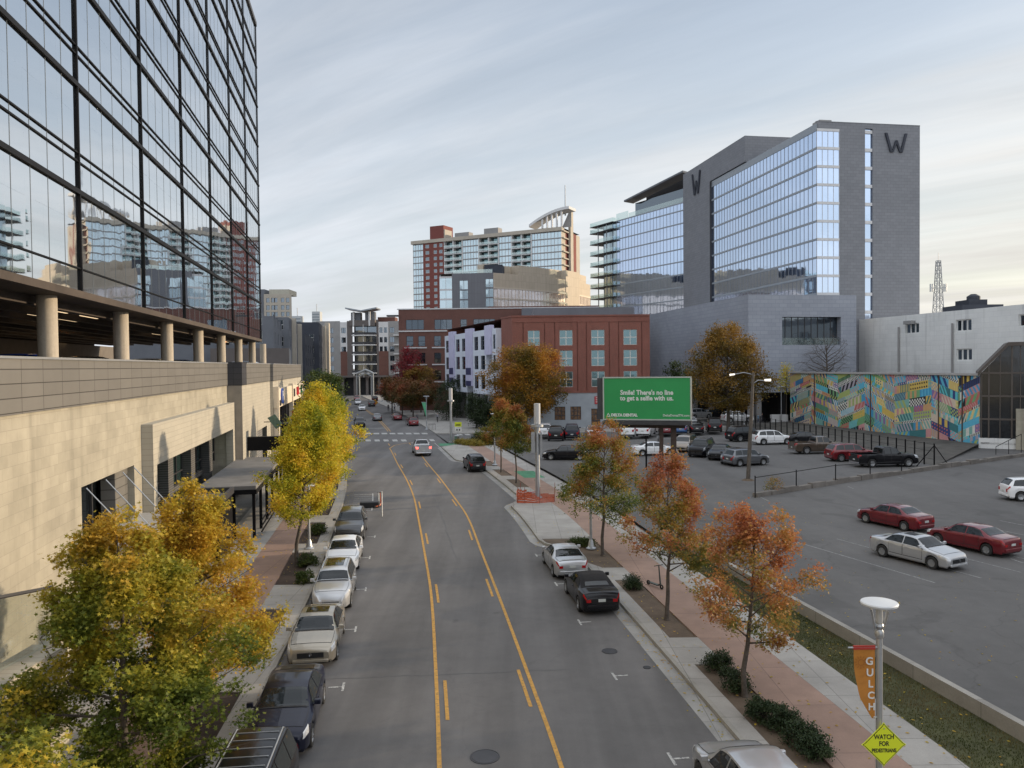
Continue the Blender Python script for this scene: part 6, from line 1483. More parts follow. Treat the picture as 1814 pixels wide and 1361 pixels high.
far('hatch', 'red', 731, 754, -14, 'dark red hatchback parked nearest the crosswalk on the far right kerb', 'cars parked beyond the crosswalk')
far('sedan', 'red', 703, 744, -14, 'dark red sedan parked in front of the red hatchback beyond the crosswalk', 'cars parked beyond the crosswalk')
far('sedan', 'white', 641, 727, 167, 'white car coming towards the crosswalk along the far street', TR_, name='moving_car')
far('suv', 'silver', 634, 717, 167, 'pale silver car following the white car on the far street', TR_, name='moving_car')
far('suv', 'red', 632, 709.5, 167, 'dark red car, last in the far line of oncoming traffic', TR_, name='moving_car')
far('suv', 'darkgrey', 658, 720, -13, 'dark car beside the orange sign at the far right kerb', 'cars parked beyond the crosswalk')
far('suv', 'black', 664, 711, -13, 'black car parked farthest along the right kerb', 'cars parked beyond the crosswalk')
far('sedan', 'black', 650, 699, 78, 'dark car crossing in front of the gateway arch', TR_, name='moving_car')
# near lot
def lot(kind, col, px, py, head, label, **kw):
    far(kind, col, px, py, head, label, LOT, z=LZ, **kw)
    if py < 840: s_ = 1.20 if (py < 782 and px < 1330) else 1.10; LASTCAR[0].scale = (s_, s_, s_)
lot('sedan', 'red', 1584, 932, -24, 'dark red sedan standing behind the silver sedan in the near lot')
lot('sedan', 'silver', 1624, 994, 154, 'silver sedan with a dark sunroof in the near lot, between two red sedans', sun=True)
lot('sedan', 'red', 1722, 972, -24, 'dark red sedan to the right of the silver sedan, tail to the street')
lot('suv', 'white', 1836, 886, 100, 'white SUV cut by the right edge of the picture', cat='suv')
# far lot
lot('sedan', 'black', 1003, 814, -82, 'long black sedan just right of the tall cell pole')
lot('hatch', 'white', 966, 772, 4, 'white car mostly hidden behind the tall cell pole')
lot('suv', 'black', 985, 779, 4, 'black SUV with its tail out, nearest the grey ground floor of the brick building', cat='suv')
lot('boxsuv', 'navy', 1013, 777, 4, 'blue-black boxy SUV beside the black one below the shop windows', cat='suv')
lot('sedan', 'silver', 1050, 774, 4, 'silver sedan half hidden by the orange tree top under the billboard')
lot('suv', 'white', 1109, 772, 4, 'white SUV half hidden by the tree, left of the other white SUV', cat='suv')
lot('suv', 'white', 1144, 771, 20, 'white SUV standing angled under the billboard, right of its white neighbour', cat='suv')
lot('sedan', 'red', 1177, 768, 4, 'dark red car partly behind the billboard posts')
lot('sedan', 'blue', 1203, 767, 8, 'blue sedan between the billboard post and the black sedan')
lot('sedan', 'white', 1222, 756, 8, 'white sedan behind the black sedan in the far row')
lot('sedan', 'black', 1232, 766, 8, 'black sedan with its tail out in the far row beside the blue car')
lot('boxsuv', 'black', 1264, 764, 10, 'tall black off-roader at the right end of the far row', cat='suv')
lot('hatch', 'silver', 1238, 741, 70, 'silver car seen past the right edge of the billboard')
lot('sedan', 'black', 1262, 740, 70, 'black sedan farthest back beside the silver car near the hotel columns')
lot('suv', 'white', 1306, 748, 82, 'white SUV beyond the fence near the big brown tree', cat='suv')
lot('sedan', 'white', 1158, 806, 84, 'white sedan parked alone below the billboard')
lot('van', 'tan', 1214, 798, 205, 'tan minivan facing the camera right of the billboard post', cat='van')
lot('boxsuv', 'black', 1243, 807, 208, 'black SUV with a chrome grille between the tan van and the dark sedans', cat='suv', rack=True)
lot('sedan', 'black', 1276, 812, 205, 'black sedan beside the roof-railed black SUV, left of the grey car')
lot('sedan', 'darkgrey', 1299, 819, 205, 'dark grey sedan wedged between the black sedan and the silver hatchback')
lot('hatch', 'grey', 1322, 824, 72, 'grey boxy hatchback with a red tail lamp beside the wooden pole')
lot('suv', 'black', 1322, 781, 70, 'black SUV just behind the wooden pole', cat='suv')
lot('suv', 'white', 1368, 787, 84, 'long white SUV seen side-on right of the wooden pole', cat='suv')
lot('sedan', 'black', 1425, 786, 84, 'black car hidden between the white SUV and the bronze pickup')
lot('pickup', 'brown', 1449, 803, 86, 'bronze pickup truck with a crew cab before the mural', cat='pickup')
lot('suv', 'red', 1507, 816, 84, 'dark red SUV between the bronze and the black pickup', cat='suv')
lot('pickup', 'black', 1566, 826, 86, 'black pickup truck nearest the low wall before the mural', cat='pickup')
# cars on the deck (only the roofs show over the parapet)
for (s, d, kind, col, lab) in [(40.3, 13.9, 'suv', 'brightblue', 'bright blue car on the parking deck behind the second column'), (32.5, 14.0, 'boxsuv', 'black', 'black SUV on the parking deck between the first two columns'), (49, 14.0, 'suv', 'darkgrey', 'dark grey car on the parking deck behind the third column'), (24, 14, 'boxsuv', 'darkgrey', 'dark grey SUV on the parking deck left of the first column'), (62, 13.8, 'suv', 'silver', 'silver car roof showing over the parapet near the fifth column'), (71, 13.8, 'suv', 'blue', 'blue car roof over the parapet near the last column'), (96, 11.6, 'suv', 'white', 'white car roof over the parapet above the sign band'), (92.2, 11.6, 'suv', 'navy', 'blue-black car roof over the parapet above the round parking sign')]:
    p = SP(s, d + 1.2); place_car(kind, col, p[0], p[1], 79.5, lab, DK, z=10.06)
# ================================================================ TREES AND PLANTS
MAPLE = [(0, -.5), (.14, -.12), (.50, -.22), (.22, .12), (.36, .46), (0, .26), (-.30, .50), (-.20, .10), (-.52, -.18), (-.14, -.14)]
OVAL = [(0, -.5), (.26, -.12), (.22, .25), (0, .55), (-.22, .25), (-.26, -.12)]
QUAD = [(0, -.5), (.34, 0), (0, .5), (-.34, 0)]
def leaves(name, centres, sigma, per, size, shape, mt, parent, rng, flat=.75, up=.55):
    C = np.repeat(np.array(centres), per, axis=0); n = len(C)
    C = C + rng.normal(0, 1, (n, 3)) * np.array([sigma, sigma, sigma * flat])
    nrm = rng.normal(0, 1, (n, 3)); nrm[:, 2] = np.abs(nrm[:, 2]) + up; nrm /= np.linalg.norm(nrm, axis=1)[:, None]
    t = rng.normal(0, 1, (n, 3)); t -= nrm * (t * nrm).sum(1)[:, None]; t /= np.linalg.norm(t, axis=1)[:, None]; bt = np.cross(nrm, t)
    sc = size * rng.uniform(.65, 1.25, n); S = np.array(shape); k = len(S)
    V = C[:, None, :] + (t[:, None, :] * S[None, :, 0, None] + bt[:, None, :] * S[None, :, 1, None]) * sc[:, None, None]
    V += nrm[:, None, :] * (np.abs(S[None, :, 0, None]) * .25 * sc[:, None, None])
    me = bpy.data.meshes.new(name); me.vertices.add(n * k); me.vertices.foreach_set('co', V.reshape(-1)); me.loops.add(n * k); me.loops.foreach_set('vertex_index', np.arange(n * k, dtype=np.int32))
    me.polygons.add(n); me.polygons.foreach_set('loop_start', np.arange(0, n * k, k, dtype=np.int32)); me.polygons.foreach_set('loop_total', np.full(n, k, dtype=np.int32)); me.update(); me.validate()
    me.materials.append(mt); o = bpy.data.objects.new(name, me); COL.objects.link(o)
    if parent: o.parent = parent
    return o
def tree(label, x, y, z, h, r, cz, mt, nl, size, seed, shape=OVAL, tr=.11, tips=260, sig=.22, prof='maple', group=None, lean=(0, 0), name='street_tree', flatx=1.0):
    """trunk, limbs reaching through the crown volume, twigs, and leaves set round the twig ends"""
    uneven = prof == 'maple'
    rng = np.random.default_rng(seed); root = thing(name, label, 'tree', (x, y, z), group=group)
    ph = rng.uniform(0, 6.28, 8)
    def env(t, a):                       # crown radius at relative height t and angle a
        if prof == 'maple': base = (min(1, (t + .10) / .38)) ** .7 * (max(0, 1 - t)) ** .62 * 1.22
        elif prof == 'round': base = math.sqrt(max(0, 1 - (2 * t - 1) ** 2)) ** .8
        elif prof == 'cone': base = (1 - t) ** .8 * min(1, (t + .05) / .12)
        else: base = min(1, (t + .06) / .2) * (1 - t ** 3) ** .6
        wob = 1 + .20 * math.sin(2 * a + ph[0] + 3 * t) + .13 * math.sin(3 * a + ph[1] - 5 * t) + .09 * math.sin(5 * a + ph[2] + 9 * t)
        return r * base * wob * .93
    ch = h - cz; b = MB()
    kx, ky = rng.normal(0, .05, 2); top = Vector((lean[0] + kx, lean[1] + ky, h * .93)); mid = Vector((lean[0] * .35 + rng.normal(0, .06), lean[1] * .35 + rng.normal(0, .06), cz))
    ax = [Vector((0, 0, 0)), Vector((rng.normal(0, .03), rng.normal(0, .03), cz * .5)), mid, mid.lerp(top, .33) + Vector((rng.normal(0, .08), rng.normal(0, .08), 0)), mid.lerp(top, .66) + Vector((rng.normal(0, .08), rng.normal(0, .08), 0)), top]
    b.tube([ax[0] - Vector((0, 0, .05)), ax[0] + Vector((0, 0, .12))] + ax[1:], [tr * 1.7, tr * 1.15, tr, tr * .85, tr * .6, tr * .34, tr * .06], 9)
    def axis(t):
        s = t * 3; k = min(2, int(s)); return ax[2 + k].lerp(ax[3 + k], s - k)
    nlimb = max(9, int(9 + h * (1.9 if uneven else 1.1))); centres = []
    per_limb = max(3, tips // nlimb)
    for i in range(nlimb):
        t0 = (i + .3) / nlimb * .86; a = i * 2.399 + rng.normal(0, .35); st = axis(t0 * .9); zz_ = min(.97, t0 + rng.uniform(.06, .20)); rr = env(zz_, a) * (rng.uniform(.62, 1.16) if uneven else rng.uniform(.82, 1.08))
        en = Vector((math.cos(a) * rr * flatx + axis(zz_).x, math.sin(a) * rr + axis(zz_).y, cz + zz_ * ch)); md = st.lerp(en, .5) + Vector((rng.normal(0, .1) * r, rng.normal(0, .1) * r, -.05 * r))
        r0 = tr * (.42 - .2 * t0); b.tube([st, st.lerp(md, .6), md, en], [r0, r0 * .75, r0 * .5, r0 * .12], 5)
        for k in range(per_limb):
            u = rng.uniform(.25, 1.05); base = st.lerp(md, min(1, u * 2)) if u < .5 else md.lerp(en, min(1, u * 2 - 1)); a2 = a + rng.normal(0, .30 if uneven else .75); z2_ = min(.985, max(.0, (base.z - cz) / ch + rng.normal(.02, .045 if uneven else .075)))
            lim = env(z2_, a2); cur = Vector((base.x - axis(z2_).x, base.y - axis(z2_).y)).length; rr2 = min(lim * rng.uniform(.80, 1.15 if uneven else 1.04), cur + (rng.uniform(.05, .26) if uneven else rng.uniform(.12, .42)) * r)
            e2 = Vector((math.cos(a2) * rr2 * flatx + axis(z2_).x, math.sin(a2) * rr2 + axis(z2_).y, cz + z2_ * ch))
            if (e2 - base).length > .75 * r: e2 = base.lerp(e2, .75 * r / (e2 - base).length)
            if k % 2 == 0 or tips < 200: b.tube([base, base.lerp(e2, .5) + Vector((0, 0, .03 * r)), e2], [r0 * .28, r0 * .18, r0 * .05], 3, cap=False)
            centres.append(tuple(e2)); 
            if rng.random() < .5: centres.append(tuple(base.lerp(e2, .6)))
    b.build('trunk', M['bark'], root, smooth=60, local=True)
    per = max(1, int(nl / len(centres)))
    if nl: leaves('crown', centres, sig, per, size, shape, mt, root, rng)
    return root
YEL = leafmat('yellow_green_leaves', [(0.17, 0.21, 0.022), (0.34, 0.35, 0.030), (0.58, 0.50, 0.038), (0.70, 0.53, 0.045), (0.62, 0.38, 0.04)], .55, .4, .5)
OLIVE = leafmat('olive_gold_leaves', [(0.085, 0.12, 0.018), (0.15, 0.18, 0.022), (0.27, 0.26, 0.028), (0.42, 0.33, 0.034), (0.48, 0.30, 0.035)], .5, .36, .30, zgrad=(3.0, 7.4, .25))
GOLD = leafmat('gold_leaves', [(0.26, 0.25, 0.028), (0.44, 0.35, 0.036), (0.54, 0.38, 0.04), (0.55, 0.33, 0.04), (0.48, 0.26, 0.035)], .6, .4, .35)
ORG = leafmat('green_orange_leaves', [(0.06, 0.095, 0.022), (0.12, 0.15, 0.026), (0.24, 0.21, 0.03), (0.36, 0.19, 0.045), (0.38, 0.13, 0.05)], .5, .36, .5, zgrad=(2.5, 7.8, .25))
ORG2 = leafmat('gold_orange_leaves', [(0.11, 0.13, 0.027), (0.25, 0.21, 0.035), (0.36, 0.20, 0.05), (0.38, 0.15, 0.06), (0.33, 0.10, 0.05)], .55, .38, .5, zgrad=(2.5, 7.0, .18))
CORAL = leafmat('coral_leaves', [(0.14, 0.16, 0.035), (0.30, 0.21, 0.05), (0.42, 0.21, 0.06), (0.43, 0.17, 0.06), (0.33, 0.11, 0.05)], .6, .38, .5, zgrad=(1.5, 6.0, .18))
BRONZE = leafmat('bronze_gold_leaves', [(0.08, 0.075, 0.014), (0.17, 0.12, 0.018), (0.31, 0.165, 0.02), (0.42, 0.20, 0.024), (0.38, 0.13, 0.025)], .22, .3, .4)
BROWN = leafmat('brown_gold_leaves', [(0.09, 0.08, 0.02), (0.18, 0.12, 0.024), (0.28, 0.16, 0.03), (0.34, 0.19, 0.035)], .22, .3, .4)
RUST = leafmat('rust_leaves', [(0.06, 0.065, 0.02), (0.12, 0.085, 0.025), (0.22, 0.085, 0.03), (0.26, 0.07, 0.03)], .3, .3, .4)
REDL = leafmat('crimson_leaves', [(0.10, 0.02, 0.02), (0.24, 0.02, 0.03), (0.34, 0.03, 0.04)], .3, .35, .5)
GRN = leafmat('green_leaves', [(0.030, 0.055, 0.014), (0.06, 0.09, 0.02), (0.10, 0.11, 0.022)], .5, .3, .4)
DKG = leafmat('dark_evergreen', [(0.015, 0.030, 0.012), (0.03, 0.05, 0.018), (0.045, 0.065, 0.02)], .8, .15, .4)
TL_ = 'young maples along the left pavement'; TRg = 'young maples along the right pavement'
def bedx(y): return LC(y) - 1.37
tree('green and gold maple cut by the left edge, second from the camera', bedx(18.6) - .40, 18.6, .09, 7.55, 3.1, 1.2, OLIVE, 58000, .108, 11, MAPLE, .12, 300, .165, group=TL_)
tree('low green maple crown at the bottom left corner', bedx(12.2) - .1, 12.2, .09, 5.3, 2.8, 1.2, OLIVE, 34000, .11, 12, MAPLE, .11, 300, .20, group=TL_)
tree('golden orange maple leaning over the left parked cars, third from the camera', bedx(24.2) - .25, 24.2, .09, 7.4, 2.4, 1.2, GOLD, 46000, .10, 13, MAPLE, .11, 280, .16, group=TL_)
tree('bright yellow maple with a clear trunk beside the grey SUV', bedx(43.2), 43.2, .09, 8.9, 2.35, 2.4, YEL, 40000, .12, 15, OVAL, .10, 360, .20, group=TL_, lean=(.8, 0))
tree('tall yellow maple directly behind the bright yellow one', bedx(58), 58, .09, 9.7, 2.8, 2.5, YEL, 30000, .14, 16, OVAL, .10, 330, .26, group=TL_)
tree('yellow-green maple farthest along the left pavement, overhanging the road', bedx(72), 72, .09, 8.6, 3.0, 2.4, YEL, 18000, .19, 17, OVAL, .10, 260, .28, group=TL_)
tree('dark green tree beside the far end of the parking podium', AT(567, 92), 92, .1, 10.3, 3.1, 3.0, GRN, 14000, .24, 18, QUAD, .13, 200, .34, prof='round')
x, y = G(1328, 1252, .09); tree('coral red maple nearest the camera on the right pavement', YR(25.6) + 6.75, 25.6, .09, 6.7, 2.35, 1.7, CORAL, 15000, .10, 21, MAPLE, .085, 240, .16, group=TRg, lean=(.25, 0))
tree('gold and orange maple between the coral maple and the green-orange one', YR(33.4) + 6.7, 33.4, .09, 7.2, 2.4, 2.0, ORG2, 16500, .105, 22, MAPLE, .085, 240, .16, group=TRg, lean=(.15, 0))
tree('green maple with an orange top under the billboard', YR(44.8) + 6.75, 44.8, .09, 7.7, 2.8, 2.1, ORG, 23000, .115, 23, OVAL, .09, 260, .19, group=TRg, lean=(.2, 0))
tree('small orange-topped maple next to the cell pole, nearer of the pair', YR(73) + 6.6, 73, .09, 7.2, 1.9, 2.8, ORG, 12000, .16, 24, OVAL, .075, 220, .2, group=TRg)
tree('small orange-topped maple left of the cell pole, farther of the pair', YR(80.5) + 6.6, 80.5, .09, 7.4, 2.0, 2.8, ORG, 12000, .17, 25, OVAL, .075, 220, .2, group=TRg)
tree('large bronze and gold tree in front of the red brick corner', 2.2, 128.5, .14, 14.2, 6.2, 2.6, BRONZE, 42000, .27, 31, QUAD, .26, 520, .5, prof='round')
tree('tall brown and gold tree before the hotel podium', AT(1290, 129), 129, .14, 17.0, 6.2, 3.4, BROWN, 32000, .30, 32, QUAD, .3, 420, .55, prof='egg')
tree('bare leafless tree rising behind the mural', AT(1466, 141), 141.2, .1, 16.6, 4.4, 6.0, None, 0, .2, 33, QUAD, .30, 520, .4, prof='egg', flatx=1.5)
tree('thin yellow bush tree at the left end of the mural', AT(1393, 138), 138, .1, 10.8, 1.9, 5.5, YEL, 1500, .24, 34, QUAD, .09, 90, .35)
tree('dark olive tree between the billboard and the brown tree', AT(1205, 150), 150, .1, 11, 4.0, 3, GRN, 7000, .32, 35, QUAD, .2, 160, .5, prof='round')
for (px_, Y, h_, r_, mt, lab, sd) in [(731, 163, 7.9, 3.5, RUST, 'rust-coloured tree nearest the crosswalk in the far right row', 41), (712, 175, 8.0, 3.4, RUST, 'rust-coloured tree in the middle of the far right row', 42), (694, 186, 8.2, 3.3, RUST, 'rust-coloured tree at the street end of the far right row', 43), (728, 188, 15.6, 3.9, REDL, 'crimson red tree standing out before the brown brick building', 44), (752, 172, 7.8, 3.4, RUST, 'dark rust tree behind the green banner pole', 45), (745, 186, 11.5, 3.6, BROWN, 'dim olive-brown tree below the crimson one', 46)]:
    tree(lab, AT(px_, Y), Y, .14, h_, r_, 2.6, mt, 9000, .30, sd, QUAD, .15, 180, .42, prof='round', group='trees beyond the crosswalk')
for (px_, Y, h_, r_, sd, lab) in [(790, 158, 8.0, 2.3, 51, 'dark evergreen by the white bay pillars, left one'), (843, 138, 6.4, 2.0, 52, 'dark clipped evergreen left of its twin before the recessed front'), (857, 136, 5.6, 2.2, 53, 'broad dark evergreen right beside the clipped one'), (808, 166, 8.4, 2.4, 54, 'tall dark evergreen deepest in the row before the bays'), (873, 134, 4.6, 2.1, 55, 'low dark evergreen nearest the bronze tree')]:
    tree(lab, AT(px_, Y), Y, .14, h_, r_, .3, DKG, 6000, .22, sd, QUAD, .12, 150, .34, prof='egg', group='evergreens before the white bays', name='evergreen')
def shrub(x, y, z, r, h, mt, seed, label, group, n=2600, size=.07, name='shrub', cat='shrub'):
    rng = np.random.default_rng(seed); root = thing(name, label, cat, (x, y, z), group=group); cs = []
    b = MB()
    for k in range(34):
        a = rng.uniform(0, 6.28); u = rng.uniform(0, 1) ** .5; v = rng.uniform(.15, 1); rr = r * u * math.sqrt(max(.05, 1 - (v - .3) ** 2)); c = (math.cos(a) * rr, math.sin(a) * rr, h * v); cs.append(c); b.tube([(0, 0, 0), (c[0] * .5, c[1] * .5, c[2] * .45), c], [.012, .008, .004], 3, cap=False)
    b.build('stem', M['bark'], root, local=True); leaves('foliage', cs, r * .2, n // 34, size, OVAL, mt, root, rng, up=.2); return root
SG = 'dark shrubs in the right-hand beds'
for i, (px_, py_, lab) in enumerate([(1270, 1187, 'dark shrub at the top of the bed, left one of the nearest pair of shrubs'), (1300, 1222, 'dark shrub just left of the coral maple trunk'), (1350, 1276, 'dark shrub beyond the maple trunk, first of four near the silver car'), (1388, 1290, 'dark shrub against the salmon pavement, second of four near the silver car'), (1420, 1318, 'dark shrub third of four near the silver car'), (1444, 1345, 'dark shrub closest to the camera in the right bed'), (1120, 1043, 'small shrub beside the black convertible roof')]):
    x, y = G(px_, py_, .1); shrub(x, y, .09, .46, .62, DKG, 60 + i, lab, SG, 3000, .065)
for i, (px_, py_, r_, lab) in enumerate([(1020, 965, .5, 'grey-green low shrub at the lamp foot in the kerb build-out'), (1038, 968, .5, 'grey-green low shrub right of the lamp foot in the build-out')]):
    x, y = G(px_, py_, .1); shrub(x, y, .09, r_, .45, GRN, 80 + i, lab, 'low shrubs at the build-out', 1800, .07)
for i, (px_, py_, r_, lab) in enumerate([(547, 1003, .55, 'spiky green tuft around the yellow maple trunk'), (565, 947, .55, 'green tuft in the bed left of the dark grey SUV'), (540, 1035, .4, 'small green tuft in the bed beside the white sedan')]):
    x, y = G(px_, py_, .1); shrub(x, y, .09, r_, .6, GRN, 90 + i, lab, 'green tufts in the left beds', 1800, .09)
GCV = leafmat('gold_ground_cover', [(0.16, 0.15, 0.03), (0.30, 0.24, 0.04), (0.36, 0.25, 0.05)], 1.5, .3, .5)
for i, (px_, py_, r_, h_, mt, lab) in enumerate([(820, 787, 1.1, .5, GCV, 'low golden bush at the corner bed, left one'), (834, 789, 1.1, .5, GCV, 'low golden bush in the middle of the corner bed'), (848, 790, 1.1, .55, GCV, 'low golden bush at the right of the corner bed'), (846, 782, .9, 1.1, DKG, 'dark round bush behind the golden bushes'), (860, 788, 1.2, 1.4, RUST, 'brown bush at the end of the corner bed'), (874, 788, 1.2, 1.3, RUST, 'brown bush right under the orange maple by the corner')]):
    x, y = G(px_, py_, .1); shrub(x, y, .14, r_, h_, mt, 100 + i, lab, 'bushes in the corner bed', 2600, .13)
# grass on the verge (stuff), leaf litter (stuff)
rng = np.random.default_rng(5)
n = 30000; yy = rng.uniform(14, 45, n); uu_ = rng.uniform(0, 1, n); keep = []
a = np.array([VE(v) for v in yy]); c = np.array([VW(v) for v in yy]); xx = a + .05 + (c - a - .1) * uu_
hh = rng.uniform(.03, .08, n); th = rng.uniform(0, 6.28, n); wv = .012
V = np.stack([np.stack([xx - wv * np.cos(th), yy - wv * np.sin(th), np.full(n, .118)], 1), np.stack([xx + wv * np.cos(th), yy + wv * np.sin(th), np.full(n, .118)], 1), np.stack([xx + rng.normal(0, .02, n), yy + rng.normal(0, .02, n), .12 + hh], 1)], 1)
me = bpy.data.meshes.new('grass'); me.vertices.add(3 * n); me.vertices.foreach_set('co', V.reshape(-1)); me.loops.add(3 * n); me.loops.foreach_set('vertex_index', np.arange(3 * n, dtype=np.int32)); me.polygons.add(n); me.polygons.foreach_set('loop_start', np.arange(0, 3 * n, 3, dtype=np.int32)); me.polygons.foreach_set('loop_total', np.full(n, 3, dtype=np.int32)); me.update()
me.materials.append(leafmat('grass_blades', [(0.045, 0.060, 0.016), (0.075, 0.085, 0.022), (0.13, 0.115, 0.04), (0.16, 0.12, 0.055)], .5, .2, .5)); o = bpy.data.objects.new('grass', me); COL.objects.link(o); tag(o, 'short patchy autumn grass on the verge beside the lot wall', 'grass', kind='stuff')
cs = []
for k in range(2600):
    y = rng.uniform(14, 70); side_ = rng.random()
    if side_ < .30: x = YR(y) + rng.uniform(5.5, 13); z = .155
    elif side_ < .55: x = LC(y) - rng.uniform(.1, 4); z = .155
    elif side_ < .72: x = LC(y) + abs(rng.normal(0, .5)); z = .012
    elif side_ < .88: x = RC(y) - abs(rng.normal(0, .35)); z = .012
    else: x = YR(y) + rng.uniform(14, 24); z = LZ + .012
    cs.append((x, y, z))
o = leaves('fallen_leaves', cs, .0, 1, .10, OVAL, GOLD, None, rng, up=6); tag(o, 'scattered fallen leaves on the pavements, gutters and lot', 'fallen leaves', kind='stuff')
# ================================================================ STREET FURNITURE, SIGNS, PEOPLE
def lamp(label, x, y, z, h, disc=.48, base=True, group='disc-topped street lamps', pole_scale=1.0):
    root = thing('street_lamp', label, 'street lamp', (x, y, z), group=group)
    b = MB(); b.tube([(x, y, z), (x, y, z + h - .62)], [.085 * pole_scale, .065 * pole_scale], 12); b.build('pole', M['galv'], root, smooth=50)
    if base: b = MB(); b.lathe([(.30, 0), (.30, .05), (.20, .12), (.13, .45), (.09, .55)], x, y, z, 16); b.build('base', M['galv'], root, smooth=35)
    b = MB(); b.lathe([(.055, -.62), (.075, -.58), (.075, -.50), (.055, -.46), (.085, -.40), (.06, -.36)], x, y, z + h, 14)
    for k in range(4):
        a = k * math.pi / 2 + .4; b.tube([(x + .09 * math.cos(a), y + .09 * math.sin(a), z + h - .45), (x + disc * .62 * math.cos(a), y + disc * .62 * math.sin(a), z + h - .1)], .018, 5)
    b.build('lamp_bracket', M['galv'], root, smooth=40)
    b = MB(); b.lathe([(.045, -.38), (disc * .20, -.28), (disc * .16, -.10), (.05, -.08)], x, y, z + h, 16); b.build('lamp_head', plain('milky_diffuser', (.45, .46, .46), .3, var=0), root, smooth=60)
    b = MB(); b.lathe([(.05, -.05), (disc * .8, -.055), (disc * .97, -.03), (disc, 0), (disc * .95, .018), (disc * .5, .030), (.001, .034)], x, y, z + h, 28); b.build('disc_shade', M['shade'], root, smooth=40)
    return root
M['shade'] = plain('white_lamp_shade', (0.55, 0.58, 0.61), .45, var=.05)
def proj_z(px_, py_, Y): return ZT(px_, py_, Y)
# near right lamp with banner and warning sign
Yn = 13.6; xn = AT(1556, Yn) + .02; hn = ZT(1556, 1068, Yn)
l0 = lamp('tall disc-topped street lamp nearest the camera, carrying the orange banner', xn, Yn, .14, hn - .14, .31, False, pole_scale=.82)
q = thing('lamp_banner', 'orange tapering pennant reading GULCH with a red top hem on the nearest lamp', 'banner', (xn, Yn, 5))
zt0, zb0 = ZT(1548, 1150, Yn), ZT(1556, 1272, Yn)
BAN = plain('orange_banner_cloth', (0.42, 0.17, 0.025), .75, var=.12, scale=4)
n = 10; b = MB(); b2 = MB()
def bx_(t): return float(np.interp(t, [0, .33, .68, .88, 1], [xn - .45, xn - .43, xn - .36, xn - .22, xn - .13]))
for k in range(n):
    t0, t1 = k / n, (k + 1) / n; z0, z1 = zt0 + (zb0 - zt0) * t0, zt0 + (zb0 - zt0) * t1; f0, f1 = .02 * math.sin(t0 * 7), .02 * math.sin(t1 * 7); xr = xn - .085
    tgt = b2 if k == 0 and False else b
    b.hexa([(bx_(t1), Yn - .02 + f1, z1), (xr, Yn - .02, z1), (xr, Yn - .012, z1), (bx_(t1), Yn - .012 + f1, z1), (bx_(t0), Yn - .02 + f0, z0), (xr, Yn - .02, z0), (xr, Yn - .012, z0), (bx_(t0), Yn - .012 + f0, z0)])
b.build('cloth', BAN, q)
b = MB(); b.box(bx_(0) - .01, xn - .08, Yn - .03, Yn - .005, zt0, zt0 + .07); b.build('hem', plain('banner_hem_red', (.35, .03, .02), .7, var=0), q)
b = MB(); b.tube([(bx_(0) - .10, Yn - .015, zt0 + .035), (xn, Yn - .015, zt0 + .035)], .016, 6); b.tube([(xn - .11, Yn - .015, zb0 + .02), (xn, Yn - .015, zb0 + .02)], .012, 6); b.build('arm', M['galv'], q)
hB = zt0 - zb0
for i, chh in enumerate('GULCH'):
    text('letter', chh, .185 - .004 * i, (xn - .185 + .01 * i, Yn - .030, zt0 - hB * (.17 + .165 * i)), (1, -.0, 0), (0, 0, 1), M['white_paint'], q, .004, bold=.004)
b = MB(); cxs, czs = xn - .33, zt0 - .22
OUT = plain('banner_print_brown', (.30, .11, .02), .8, var=0)
for k in range(12):
    a = 2 * math.pi * k / 12; b.quad(*[(cxs + r_ * math.cos(aa), Yn - .0225 + .02 * math.sin(.12 * 7) - .014, czs + r_ * math.sin(aa)) for r_, aa in ((.07, a - .05), (.115, a - .05), (.115, a + .05), (.07, a + .05))])
for k in range(16): a, c = 2 * math.pi * k / 16, 2 * math.pi * (k + 1) / 16; b.quad(*[(cxs + r_ * math.cos(aa), Yn - .038, czs + r_ * math.sin(aa)) for r_, aa in ((.045, a), (.058, a), (.058, c), (.045, c))])
b.build('sun_print', OUT, q)
q = thing('warning_sign', 'yellow-green diamond sign reading WATCH FOR PEDESTRIANS on the nearest lamp', 'sign', (xn, Yn, 3))
cz_ = ZT(1558, 1313, Yn); s_ = .385
def dia(mb, r_, y0, y1):
    rr = []; 
    for k in range(4):      # rounded corners
        a = k * math.pi / 2
        for d_ in (-.09, 0, .09): e = .965 if d_ else 1.0; rr.append((xn + .02 + r_ * e * math.cos(a + d_) * (1 if d_ == 0 else 1 / (abs(math.cos(a + d_)) + abs(math.sin(a + d_)))), cz_ + r_ * e * math.sin(a + d_) * (1 if d_ == 0 else 1 / (abs(math.cos(a + d_)) + abs(math.sin(a + d_))))))
    n_ = len(rr); mb.poly([(u, y0, v) for u, v in rr]); mb.poly([(u, y1, v) for u, v in rr][::-1])
    for i in range(n_): a, c = rr[i], rr[(i + 1) % n_]; mb.quad((a[0], y0, a[1]), (a[0], y1, a[1]), (c[0], y1, c[1]), (c[0], y0, c[1]))
FLUO = plain('fluorescent_yellow_green', (0.62, 0.70, 0.02), .5, var=.03)
b = MB(); dia(b, s_, Yn - .13, Yn - .118); b.build('panel', FLUO, q)
b = MB(); dia(b, s_ * .955, Yn - .133, Yn - .1305); b.build('border', BLK, q)
b = MB(); dia(b, s_ * .915, Yn - .136, Yn - .1335); b.build('face', FLUO, q)
for i, (t, sz, sx) in enumerate([('WATCH', .112, .82), ('FOR', .112, .82), ('PEDESTRIANS', .092, .76)]):
    text('lettering', t, sz, (xn + .02, Yn - .1385, cz_ + .135 - .118 * i), (1, 0, 0), (0, 0, 1), BLK, q, .002, sx=sx, bold=.0025)
